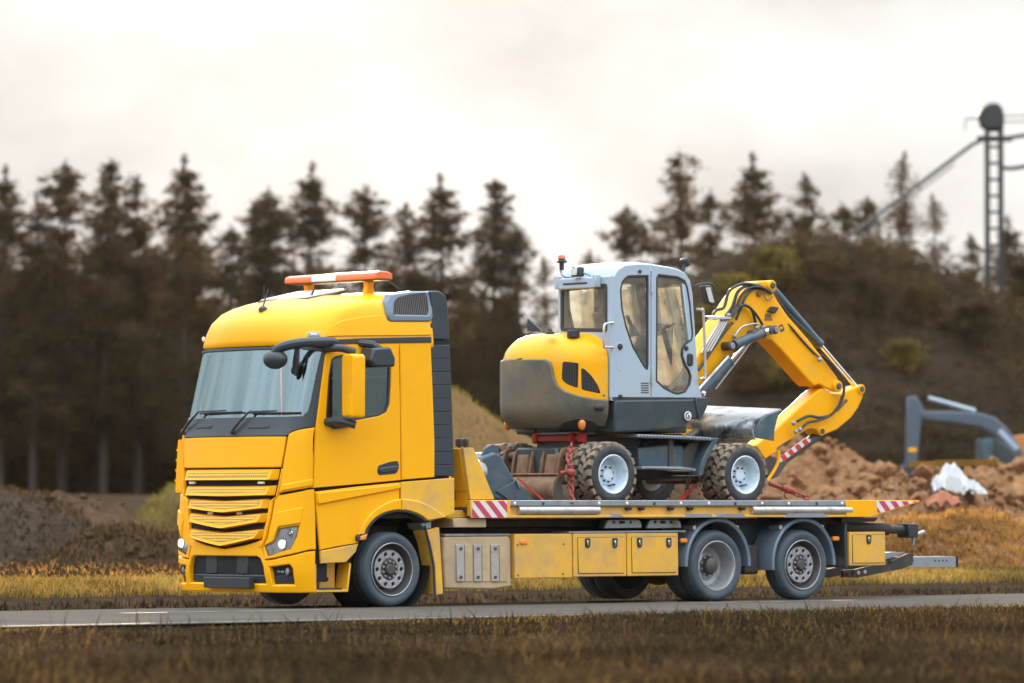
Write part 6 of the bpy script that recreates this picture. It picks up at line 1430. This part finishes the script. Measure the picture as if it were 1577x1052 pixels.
# red gas bottle behind the cab
c_ = sy(704, 750, -.85)
GB = thing('fire_extinguisher', (c_[0], -.85, 1.22), 'small red extinguisher standing behind the truck cab', 'extinguisher')
MB().lathe([(.001, 0), (.075, .005), (.085, .03), (.085, .25), (.06, .31), (.028, .33), (.028, .36)], (c_[0], -.85, 1.22), (0, 0, 1), 18).build('body', 'red', GB, smooth=40)
MB().lathe([(.0865, .12), (.0865, .19)], (c_[0], -.85, 1.22), (0, 0, 1), 18).build('label', 'white', GB)
MB().tube([(c_[0], -.85, 1.56), (c_[0] - .06, -.9, 1.6), (c_[0] - .11, -.92, 1.5), (c_[0] - .10, -.93, 1.35)], .013, 6).bb(c_[0] - .06, c_[0] + .06, -.865, -.835, 1.585, 1.61).build('valve', 'black_plastic', GB)
VB = thing('valve_block', (c_[0] + .24, -.85, 1.22), 'small dark hydraulic valve block with pipes between cab and headboard', 'valve block')
MB().bb(c_[0] + .14, c_[0] + .32, -.95, -.75, 1.22, 1.34).build('body', 'steel_dark', VB, bevel=.015)
for k in range(3): MB().tube(curve([(c_[0] + .17 + k * .05, -.9, 1.33), (c_[0] + .16 + k * .05, -.93, 1.46), (c_[0] + .22 + k * .04, -.8, 1.50), (c_[0] + .24 + k * .04, -.6, 1.3)], 4), .016, 7).build('pipe', 'rust' if k == 1 else 'hose', VB)
def chain(P, link, r, name, label, m='red_chain', loops=None):
    P = [Vector(p) for p in P]; D = [0.]
    for a, b_ in zip(P, P[1:]): D.append(D[-1] + (b_ - a).length)
    t = thing(name, P[-1], label, 'chain'); s = link * .5; k = 0
    mb = MB()
    while s < D[-1] - link * .4:
        i = max(j for j in range(len(D)) if D[j] <= s); i = min(i, len(P) - 2)
        c = P[i].lerp(P[i + 1], (s - D[i]) / max(1e-6, D[i + 1] - D[i])); d = (P[i + 1] - P[i]).normalized()
        a = d.orthogonal().normalized(); b_ = d.cross(a); a, b_ = (a, b_) if k % 2 else (b_, a)
        a = (a * math.cos(.4) + b_ * math.sin(.4)) if k % 2 else (a * math.cos(.3) - b_ * math.sin(.3))
        w_ = link * .36
        loop = [c + d * (math.cos(q * math.pi / 5) * link * .62) + a * (math.sin(q * math.pi / 5) * w_) for q in range(10)]
        MB().tube(loop, r, 5, closed=True).build('link', m, t); s += link * .92; k += 1
    return t
y_ = -1.12
pp = lambda a, b_, y: Vector((sy(a, b_, y)[0], y, sy(a, b_, y)[1]))
c1 = chain([pp(880, 684, -.75), pp(876, 705, -.95), pp(878, 735, -1.1), pp(881, 770, -1.2)], .085, .017, 'lashing_chain', 'red lashing chain hanging from the excavator beside its left front tyre')
tb = MB().cyl(pp(862, 729, -1.1), pp(879, 726, -1.1), .028).cyl(pp(878, 716, -1.13), pp(880, 740, -1.13), .045).sphere(pp(879, 728, -1.15), .06, 10, 6).build('tensioner', 'red_chain', c1)
MB().tube(curve([pp(878, 762, -1.2), pp(883, 768, -1.23), pp(882, 775, -1.25), pp(877, 774, -1.25)], 4), .022, 8).build('hook', 'red_chain', c1)
c2 = chain([pp(1216, 757, -.9), pp(1248, 768.5, -1.0)], .08, .014, 'lashing_chain', 'dark red lashing chain running down behind the rear excavator wheel to the bed')
MB().cyl(pp(1184, 744, -.8), pp(1206, 752, -.87), .03).cyl(pp(1204, 751, -.87), pp(1222, 757, -.92), .045).sphere(pp(1212, 754, -.9), .055, 10, 6).build('tensioner', 'red_chain', c2)
MB().tube(curve([pp(1210, 757, -.9), pp(1208, 764, -.9), pp(1212, 768, -.9)], 4), .012, 6).build('hook', 'red_chain', c2)
c3 = chain([pp(1059, 735, -.55), pp(1059, 768, -.6)], .08, .013, 'lashing_chain', 'dark chain hanging straight down between the excavator wheels', 'rust')
c4 = chain([pp(1077, 745, -.85), pp(1078, 770, -.95)], .08, .014, 'lashing_chain', 'short rusty chain against the inner tyre of the rear excavator wheel', 'rust')
s_ = MB().prism([(0, -.03), (1, -.03), (1, .03), (0, .03)], -.006, .006, lambda p, q, h: pp(1078, 744, -.5).lerp(pp(1046, 771, -.8), p) + Vector((0, h, q))).build('lashing_strap', 'red', None)
tag(s_, 'red lashing strap slanting down under the excavator between its wheels', 'strap')
s_ = MB().prism([(0, -.012), (1, -.012), (1, .012), (0, .012)], -.006, .006, lambda p, q, h: pp(796, 735, -.95).lerp(pp(836, 770, -1.15), p) + Vector((0, h, q))).build('lashing_strap', 'red', None)
tag(s_, 'thin red lashing strap running from the dark bucket down to the bed rail', 'strap')
HAZE = .00002
# ================================================================== TREES AND THE YARD
def leaf_mesh(name, cl, mats, seed):
    """cl: list of (centre, spread vec, number, size); thin leaf faces"""
    rg = np.random.default_rng(seed); V = []; 
    for c, sp, n, s in cl:
        P = np.array(c) + rg.normal(0, 1, (n, 3)) * np.array(sp); d = rg.normal(0, 1, (n, 3)); d[:, 2] *= .45; d /= np.linalg.norm(d, axis=1)[:, None]
        e = np.cross(d, rg.normal(0, 1, (n, 3))); e /= np.linalg.norm(e, axis=1)[:, None] + 1e-9; L_ = rg.uniform(.6, 1.4, (n, 1)) * s
        V.append(np.stack([P - d * L_, P + e * L_ * .32, P + d * L_, P - e * L_ * .32], 1))
    V = np.concatenate(V); n = len(V); me = bpy.data.meshes.new(name); me.vertices.add(n * 4); me.vertices.foreach_set('co', V.reshape(-1)); me.loops.add(n * 4); me.loops.foreach_set('vertex_index', np.arange(n * 4))
    me.polygons.add(n); me.polygons.foreach_set('loop_start', np.arange(n) * 4)
    for m in mats: me.materials.append(MAT[m])
    me.polygons.foreach_set('material_index', rg.choice(len(mats), n, p=[.75] + [.25 / (len(mats) - 1)] * (len(mats) - 1) if len(mats) > 1 else None))
    me.update(calc_edges=True); me.validate(); return me
def pine_meshes(seed, H=16., crown=.78, width=2.5, dense=1.0, mats=('needles', 'needles_warm')):
    rg = random.Random(seed); tb = MB(); cl = []
    bx, by = rg.uniform(-.3, .3), rg.uniform(-.3, .3); tr = [(bx * (t ** 2) , by * t ** 2, H * t) for t in [k / 8 for k in range(9)]]
    tb.tube(tr, [.22 * (1 - .93 * k / 8) + .008 for k in range(9)], 7)
    z = H * (1 - crown)
    while z < H * .97:
        t = (z / H - (1 - crown)) / crown; R_ = 1.38 * width * min(1, (t + .2) / .42) * (1 - t) ** .60 * rg.uniform(.35, 1.2) + .10
        nb = rg.choice([3, 4, 4, 5]) if t < .85 else 3; a0 = rg.uniform(0, 6.28); cx, cy = bx * (z / H) ** 2, by * (z / H) ** 2
        for k in range(nb):
            a = a0 + k * 6.283 / nb + rg.uniform(-.5, .5); l = R_ * rg.choice([.35, .7, .95, 1.2]); up = rg.uniform(-.15, .45) + .2 * t
            e = (cx + math.cos(a) * l, cy + math.sin(a) * l, z + l * up)
            tb.tube([(cx, cy, z), ((cx + e[0]) / 2, (cy + e[1]) / 2, z + l * up * .35), e], [.035, .022, .008], 4)
            m = max(2, int(l * 3.0))
            for j in range(m):
                f = .30 + .75 * (j + .5) / m; s = rg.uniform(.18, .38) * (1 - .45 * t)
                cl.append(((cx + (e[0] - cx) * f + rg.uniform(-.3, .3) * (1 - .7 * t), cy + (e[1] - cy) * f + rg.uniform(-.3, .3) * (1 - .7 * t), z + (e[2] - z) * f * f + rg.uniform(-.2, .3)), (s, s, s * .62), int(40 * dense), .11))
        z += rg.choice([.22, .28, .36, .45, .6, .9]) * (1.0 - .3 * t)
    for k in range(6): cl.append(((bx + rg.uniform(-.12, .12), by + rg.uniform(-.12, .12), H * (.925 + .014 * k)), (.17 - .02 * k, .17 - .02 * k, .13), 22, .12))
    return tb, leaf_mesh('crown', cl, mats, seed), H
PINES = []
for s, (crn, wd, dn) in enumerate([(.80, 2.5, 1.0), (.72, 2.1, 1.0), (.86, 2.9, 1.05), (.66, 2.4, .85), (.80, 1.8, 1.15)]): PINES.append(pine_meshes(100 + s, 16, crn, wd, dn))
PTR = []
for s, (tb, cm, H) in enumerate(PINES):
    o = tb.build('trunk', 'bark', None, smooth=60); PTR.append(o.data); bpy.data.objects.remove(o)
warm = pine_meshes(140, 16, .85, 2.6, 1.0, ('needles_warm', 'needles')); o = warm[0].build('trunk', 'bark', None, smooth=60); PTR.append(o.data); bpy.data.objects.remove(o); PINES.append(warm)
sparse = pine_meshes(150, 16, .9, 2.2, .35, ('twigs', 'needles_warm')); o = sparse[0].build('trunk', 'bark', None, smooth=60); PTR.append(o.data); bpy.data.objects.remove(o); PINES.append(sparse)
def tree(px, d, top, v, label, group, rot=None, sxy=None, name='pine_tree'):
    p = dep(px, d, 0); p.z = ground_h(p.x, p.y) - .1; H = CAM.z + (775 - top) / FPX * d - p.z; s = H / 16.
    t = thing(name, p, label, 'tree', group); q = sxy or (s ** .5) * rnd.uniform(.92, 1.1)
    for nm, me in (('trunk', PTR[v]), ('crown', PINES[v][1])):
        o = bpy.data.objects.new(nm, me); scn.collection.objects.link(o); o.parent = t; o.scale = (q, q, s); o.rotation_euler.z = 0
    t.rotation_euler.z = rnd.uniform(0, 6.28) if rot is None else rot; return t
G1 = 'pines along the front of the wood'
FRONT = [(2, 256, 2, 'tall dark pine cut by the left edge of the photo'), (52, 312, 0, 'lower dark pine in the gap between the left edge pine and the twin tall pines'), (97, 250, 1, 'tall pine, left one of the twin tall pines at far left'), (160, 249, 4, 'tall narrow pine, right one of the twin tall pines at far left'),
         (214, 272, 0, 'pine slightly shorter than its neighbours, left of the tallest left pine'), (286, 238, 2, 'tallest pine on the left, its tip standing free left of the truck cab'), (352, 352, 3, 'short thin pine in the bright gap above the truck windscreen'), (394, 318, 4, 'medium pine left of the slim tip above the cab roof'), (416, 292, 1, 'slim pointed pine just behind the medium pine above the cab'),
         (472, 252, 2, 'broad tall pine standing above the orange light bar'), (566, 288, 1, 'pine above the right end of the light bar'), (628, 312, 0, 'round topped pine right behind the roof air deflector'), (684, 268, 2, 'broad tall pine left of the last pine before the sky gap'), (757, 279, 4, 'last tall pine left of the bright sky gap'), (796, 352, 3, 'low sparse pine at the left edge of the bright sky gap'),
         (966, 318, 1, 'low pointed pine right of the bright sky gap'), (1052, 233, 5, 'tallest brownish pine behind the excavator boom'), (1100, 300, 3, 'thin pine between the tallest brownish pine and the next tall one'), (1166, 236, 2, 'tall pine behind the top of the excavator boom'), (1236, 268, 0, 'pine on the hill to the right of the boom top'), (1292, 318, 3, 'short sparse pine on the hill where the conveyor comes down'),
         (1342, 306, 3, 'sparse low pine under the upper conveyor'), (1388, 300, 6, 'thin bare pine under the middle of the conveyor'), (1492, 362, 0, 'low pine directly left of the lattice tower'), (1560, 335, 2, 'dark pine directly right of the lattice tower')]
for px, top, v, lab in FRONT:
    tree(px, 226 + rnd.uniform(-4, 4) + (14 if 1120 < px else 0), top, v, lab, G1)
G2 = 'pines deeper in the wood'
rg2 = random.Random(5)
for row, (d, lo, hi, st) in enumerate([(236, 340, 420, 60), (248, 360, 450, 54), (262, 390, 470, 50), (276, 440, 540, 48)]):
    px = -60 + row * 17
    while px < 1640:
        if not (806 < px < 912) and px < 1180 or (1180 <= px < 1330) or px > 1548:
            t_ = rg2.uniform(lo, hi)
            if 320 < px < 806: t_ += 85
            if 912 <= px < 1180: t_ += 60
            if px > 1548: t_ += 20
            tree(px, d + rg2.uniform(-3, 3), t_, rg2.choice([0, 1, 2, 2, 4, 0, 5]), 'dark pine deeper in the wood, merging with its neighbours', G2, sxy=1.2)
        px += st * rg2.uniform(.75, 1.25)
for i, (px, top, lab) in enumerate([(842, 395, 'faint leafless tree in the bright sky gap, left of the excavator beacon'), (905, 385, 'faint leafless tree in the bright sky gap, right of the excavator beacon'), (1385, 235, 'tall faint leafless birch crossed by the conveyor'), (1445, 300, 'faint leafless birch between conveyor and lattice tower')]):
    tree(px, 262, top, 6, lab, 'bare trees against the sky', sxy=.7, name='bare_tree')
# undergrowth closing the wood below the crowns
def bush_mesh(name, seed, mats, n=120, dense=26, sz=.16):
    rg = random.Random(seed); cl = []
    for k in range(n):
        a = rg.uniform(0, 6.28); z = rg.random() ** .8; r = (1 - .55 * z) * math.sqrt(rg.random()) * (1 + .25 * math.sin(3 * a + seed)); cl.append(((math.cos(a) * r, math.sin(a) * r, z * 1.5 + .1), (.13, .13, .10), dense, sz * .6))
    return leaf_mesh(name, cl, mats, seed)
def bush_stems(seed):
    rg = random.Random(seed); mb = MB()
    for k in range(9): a = rg.uniform(0, 6.28); l = rg.uniform(.3, .9); mb.tube([(0, 0, -.1), (math.cos(a) * l * .4, math.sin(a) * l * .4, .6), (math.cos(a) * l, math.sin(a) * l, rg.uniform(1.0, 1.5))], [.035, .022, .008], 5)
    o = mb.build('stem', 'bark', None, smooth=60); me = o.data; bpy.data.objects.remove(o); return me
BSH = [(bush_stems(1), bush_mesh('foliage', 1, ('shrub_leaf', 'needles'))), (bush_stems(2), bush_mesh('foliage', 2, ('needles_warm', 'shrub_leaf'))), (bush_stems(3), bush_mesh('foliage', 3, ('autumn_leaf', 'shrub_leaf')))]
def bush(p, s, v, label, group, sz=None):
    t = thing('shrub', p, label, 'shrub', group)
    for nm, me in zip(('stem', 'foliage'), BSH[v]):
        o = bpy.data.objects.new(nm, me); scn.collection.objects.link(o); o.parent = t; o.scale = (s, s, sz or s)
    t.rotation_euler.z = rg2.uniform(0, 6.28)
def hill_z(px, d):
    i = max(0, min(90, round((px - 1000) / 850 * 90))); j = max(0, min(HNY, round(((d - 205) / 15 + 1) / 2 * HNY))); return HV[i * (HNY + 1) + j][2]
mass = []
for k in range(260):
    px = rg2.uniform(-80, 1150); d = rg2.uniform(238, 292); p = dep(px, d, 0); p.z = ground_h(p.x, p.y); mass.append((p, rg2.uniform(1.0, 2.4) * (1 + (d - 230) / 45), rg2.choice([0, 1, 0])))
for k in range(36):
    px = rg2.uniform(1480, 1650); d = rg2.uniform(232, 262); p = dep(px, d, 0); p.z = ground_h(p.x, p.y); mass.append((p, rg2.uniform(1.2, 2.4), rg2.choice([0, 1, 0])))
me_all = {}
def joined(name, items, v):
    src = BSH[v][1]; n = len(src.vertices); co = np.zeros(n * 3); src.vertices.foreach_get('co', co); co = co.reshape(-1, 3); V = []; M = []
    mi = np.zeros(len(src.polygons), int); src.polygons.foreach_get('material_index', mi)
    for p, s, a in items:
        c, sn = math.cos(a), math.sin(a); V.append(np.c_[co[:, 0] * c - co[:, 1] * sn, co[:, 0] * sn + co[:, 1] * c, co[:, 2]] * s + np.array(p)); M.append(mi)
    V = np.concatenate(V); k = len(V) // 4; me = bpy.data.meshes.new(name); me.vertices.add(len(V)); me.vertices.foreach_set('co', V.reshape(-1)); me.loops.add(k * 4); me.loops.foreach_set('vertex_index', np.arange(k * 4)); me.polygons.add(k); me.polygons.foreach_set('loop_start', np.arange(k) * 4)
    for m in src.materials: me.materials.append(m)
    me.polygons.foreach_set('material_index', np.concatenate(M)); me.update(calc_edges=True); o = bpy.data.objects.new(name, me); scn.collection.objects.link(o); return tag(o, kind='stuff')
for v in (0, 1): joined('undergrowth', [(p, s, rg2.uniform(0, 6.28)) for p, s, vv in mass if vv == v], v)
cl = []
for k in range(5200):
    px = rg2.uniform(1030, 1680); d = rg2.uniform(190.5, 206); p = dep(px, d, 0); s = rg2.choice([.25, .35, .5, .7]); q = nz(p.x, p.y, .22, 6)
    if q < rg2.uniform(-.5, .1): continue
    cl.append(((p.x, p.y, hill_z(px, d) + rg2.uniform(0, .35)), (s, s, s * .55), 20, .10))
me = leaf_mesh('hill_scrub', cl, ('shrub_leaf', 'needles', 'needles_warm'), 77); o = bpy.data.objects.new('hill_scrub', me); scn.collection.objects.link(o); tag(o, kind='stuff')
def on_slope(px, py):
    best = None
    for k in range(60):
        d = 190.5 + 14 * k / 59; p = dep(px, d, 0); p.z = hill_z(px, d); q = abs(proj(p)[1] - py)
        if best is None or q < best[0]: best = (q, p)
    return best[1]
for px, py, s, v, lab in [(1130, 470, 1.2, 2, 'yellow green shrub on the hill just left of the boom top'), (1196, 455, 1.3, 2, 'yellow green shrub on the hill behind the boom top'), (1100, 520, 1.0, 2, 'small olive shrub on the hill behind the side mirror of the excavator'), (1262, 450, 1.0, 1, 'brown shrub on the hill right of the upper boom'), (1335, 470, 1.1, 0, 'dark shrub on the slope above the stick end'), (1415, 500, 1.2, 1, 'brown shrub on the slope above the distant digger'), (1500, 530, 1.3, 0, 'dark shrub on the slope below the lattice tower'), (1212, 580, 1.0, 2, 'olive shrub seen through the angle of the folded boom'), (1150, 600, .9, 1, 'brown shrub low down inside the angle of the boom'), (1390, 590, 1.0, 2, 'olive shrub on the slope right of the stick end')]:
    bush(on_slope(px, py), s, v, lab, 'shrubs on the dark hill', s * .8)

# ---- lattice tower with conveyor
DT = 232.
TB = dep(1532, DT, 0); TB.z = ground_h(TB.x, TB.y)
TW = thing('conveyor_tower', TB, 'dark lattice tower with a hooded head above the trees at right', 'tower')
zt_ = dep(1532, DT, py=188).z; hw_ = 10.5 / FPX * DT
mat('tower_steel', (.028, .036, .042), .6, .3, var=.2)
for sx_ in (-1, 1):
    for sd in (-1, 1):
        b = TB + RGT * sx_ * hw_ + FWD * sd * hw_; MB().tube([b, Vector((b.x, b.y, zt_))], .115, 6).build('leg', 'tower_steel', TW)
z = TB.z + 1; k = 0
while z < zt_:
    mb = MB(); cs = [TB + RGT * a * hw_ + FWD * b * hw_ for a, b in ((-1, -1), (1, -1), (1, 1), (-1, 1))]
    for i in range(4):
        a, b = cs[i - 1], cs[i]; mb.tube([(a.x, a.y, z), (b.x, b.y, z)], .05, 5)
    mb.build('ring_brace', 'tower_steel', TW)
    z += .78; k += 1
HP = [dep(a, DT, py=b) for a, b in ((1507, 175), (1513, 166), (1524, 159), (1536, 158), (1544, 166), (1547, 180), (1546, 197), (1527, 199), (1512, 196))]; nh = len(HP)
MB().add([p - FWD * .5 for p in HP] + [p + FWD * .5 for p in HP], [tuple(range(nh)), tuple(range(nh, 2 * nh))] + [(i, (i + 1) % nh, (i + 1) % nh + nh, i + nh) for i in range(nh)]).build('head', 'tower_steel', TW, bevel=.08)
def bar(pts, r, nm): MB().tube([dep(a, DT, py=b) for a, b in pts], r, 6).build(nm, 'tower_steel', TW)
bar([(1506, 212), (1545, 213), (1590, 206)], .10, 'arm'); bar([(1543, 258), (1560, 259), (1590, 254)], .10, 'arm'); bar([(1488, 183), (1514, 180)], .035, 'rail'); bar([(1545, 178), (1590, 177)], .03, 'rail'); bar([(1545, 187), (1590, 186)], .03, 'rail'); bar([(1488, 183), (1488, 200)], .03, 'rail')
MB().tube([dep(1506, DT, py=213), dep(1560, DT, py=213)], .14, 6).build('platform', 'tower_steel', TW)
cp = [dep(1512, DT, py=216), dep(1500, DT, py=221), dep(1470, DT, py=243), dep(1388, DT, py=304), dep(1290, DT, py=378), dep(1240, DT, py=420)]
CV = thing('conveyor', cp[-1], 'thin inclined conveyor running from the tower head down to the hill', 'conveyor')
MB().tube(cp, .10, 6).build('belt_truss', 'steel_dark', CV)
MB().tube([p + Vector((0, 0, -.35)) for p in cp[2:]], .03, 5).build('lower_chord', 'steel_dark', CV)
for k in range(26):
    f = k / 25; a = cp[2].lerp(cp[4], f); MB().tube([a, a + Vector((0, 0, -.35))], .02, 4).build('post', 'steel_dark', CV)

# ---- distant grey digger behind the rubble
DD = 150.
mat('digger_grey', (.085, .115, .15), .4, .2, var=.1); mat('digger_dark', (.03, .045, .045), .5, var=.2); mat('digger_orange', (.55, .20, .05), .5)
dg0 = dep(1560, DD, 0); dg0.z = ground_h(dg0.x, dg0.y)
DG = thing('distant_excavator', dg0, 'grey blue excavator far behind the rubble at the right edge, boom raised', 'excavator')
def dprism(pts, w_, nm, m, off=0, bev=.03):
    P = [dep(a, DD, py=b) for a, b in pts]; n = len(P); q = FWD * w_ / 2
    return MB().add([p - q + FWD * off for p in P] + [p + q + FWD * off for p in P], [tuple(range(n)), tuple(range(n, 2 * n))] + [(i, (i + 1) % n, (i + 1) % n + n, i + n) for i in range(n)]).build(nm, m, DG, bevel=bev)
dprism([(1397, 612), (1409, 610), (1422, 630), (1418, 650), (1412, 716), (1394, 716), (1396, 650)], .45, 'stick', 'digger_grey')
dprism([(1411, 690), (1398, 690), (1397, 697), (1411, 698)], .5, 'yellow_plate', 'ex_yellow')
dprism([(1412, 632), (1430, 634), (1470, 634), (1505, 636), (1530, 643), (1548, 658), (1566, 682), (1577, 704), (1562, 708), (1548, 692), (1530, 668), (1508, 657), (1470, 651), (1440, 648), (1420, 645)], .5, 'boom', 'digger_grey')
A, B = dep(1430, DD, py=613), dep(1502, DD, py=633); MB().cyl(A, B, .065, n=12).build('stick_cylinder', 'cab_grey', DG)
dprism([(1534, 665), (1541, 660), (1570, 690), (1562, 696)], .54, 'boom_plate', 'cab_grey')
dprism([(1508, 676), (1528, 674), (1552, 690), (1566, 704), (1566, 745), (1508, 745)], 1.5, 'cab', 'digger_dark', off=.4)
dprism([(1510, 679), (1526, 677), (1526, 712), (1510, 714)], .1, 'window', 'teal_steel', off=-.40)
dprism([(1556, 672), (1590, 668), (1590, 760), (1562, 760)], 1.8, 'counterweight', 'digger_orange', off=.8)
dprism([(1470, 748), (1620, 748), (1626, 790), (1464, 790)], 2.2, 'tracks', 'digger_dark', off=.6)
dprism([(1388, 716), (1416, 716), (1418, 735), (1400, 748), (1384, 738)], .9, 'bucket', 'digger_dark')
# ---- rubbish on the heap
def on_px(px, d, py): return dep(px, d, py=py)
def crumple(name, px, d, py, w_, h, m, label, cat, seed):
    c = on_px(px, d, py); nx, ny = 14, 10; vs = []
    for t in (0, 1):
        for i in range(nx + 1):
            for j in range(ny + 1):
                a, b = i / nx * 2 - 1, j / ny * 2 - 1; q = max(0, 1 - math.hypot(a, b) ** 1.6)
                z = h * q + h * .55 * noise.noise(Vector((a * 3.1 + seed, b * 3.1, seed))) + h * .3 * abs(noise.noise(Vector((a * 7 + seed, b * 7, seed * 2))))
                p = c + RGT * (a + .25 * noise.noise(Vector((a * 2, b * 2, seed + 5)))) * w_ + FWD * b * w_ * .6; vs.append((p.x, p.y, c.z - h * .4 + z - .012 * t))
    k = ny + 1; n = (nx + 1) * k; fs = [(o + i * k + j, o + i * k + j + 1, o + (i + 1) * k + j + 1, o + (i + 1) * k + j) for o in (0, n) for i in range(nx) for j in range(ny)]
    return tag(MB().add(vs, fs).build(name, m, None, smooth=20, recalc=False), label, cat)
mat('plastic_white', (.50, .50, .50), .5, var=.15, scale=2); mat('rubble_red', (.34, .12, .06), .8, var=.3)
crumple('plastic_sheet', 1466, 97.5, 738, .40, .48, 'plastic_white', 'crumpled white plastic sheet lying on the rubble heap below the distant excavator', 'plastic sheet', 3)
crumple('plastic_sheet', 1498, 98, 752, .26, .22, 'plastic_white', 'small pale plastic piece lying right of the large crumpled white sheet', 'plastic sheet', 5)
crumple('rubble_lump', 1452, 97, 768, .36, .24, 'rubble_red', 'reddish rubble lump just below the white plastic sheet', 'rubble', 7)
for i, (a, b) in enumerate(((1400, 715), (1440, 713))):
    A, B = on_px(a, 103, b), on_px(a + 95, 103, b - 1); pl = MB().prism([(0, -.06), (1, -.06), (1, .06), (0, .06)], -.15, .15, lambda p, q, h: A.lerp(B, p) + Vector((0, 0, q)) + FWD * h).build('plank', 'straw', None)
    tag(pl, ('long pale plank lying across the top of the rubble heap', 'second pale plank lying right of the long one on the rubble heap')[i], 'plank')

# ---- thin bright air
hz0 = CAM + FWD * 150; HB = MB(); HB.box((0, 0, 0), (330, 330, 1)); V_ = []
for v in HB.v: p = Vector((hz0.x, hz0.y, 0)) + RGT * v.x + FWD * v.y; p.z = -2.2 if v.z < 0 else 27.; V_.append(p)
HB.v = V_; hzm = bpy.data.materials.new('haze'); hzm.use_nodes = True; hzm.node_tree.nodes.clear(); pv = hzm.node_tree.nodes.new('ShaderNodeVolumePrincipled'); pv.inputs['Density'].default_value = HAZE; pv.inputs['Color'].default_value = (1, .93, .84, 1); pv.inputs['Anisotropy'].default_value = .55
ho = hzm.node_tree.nodes.new('ShaderNodeOutputMaterial'); hzm.node_tree.links.new(pv.outputs[0], ho.inputs['Volume'])
tag(HB.build('haze', hzm, None, smooth=0), kind='stuff')
# ---- far wood on the photographer's side of the road: it shows only as a reflection in the side windows
rg4 = random.Random(9); far_w = []
for k in range(90):
    a = math.atan2(-.764, .645) + rg4.uniform(-.5, .45); p = CAM + Vector((math.cos(a), math.sin(a), 0)) * rg4.uniform(395, 460); p.z = -.1; far_w.append((p, rg4.uniform(4.5, 7.5), rg4.uniform(0, 6.28)))
joined('far_wood', far_w, 0)
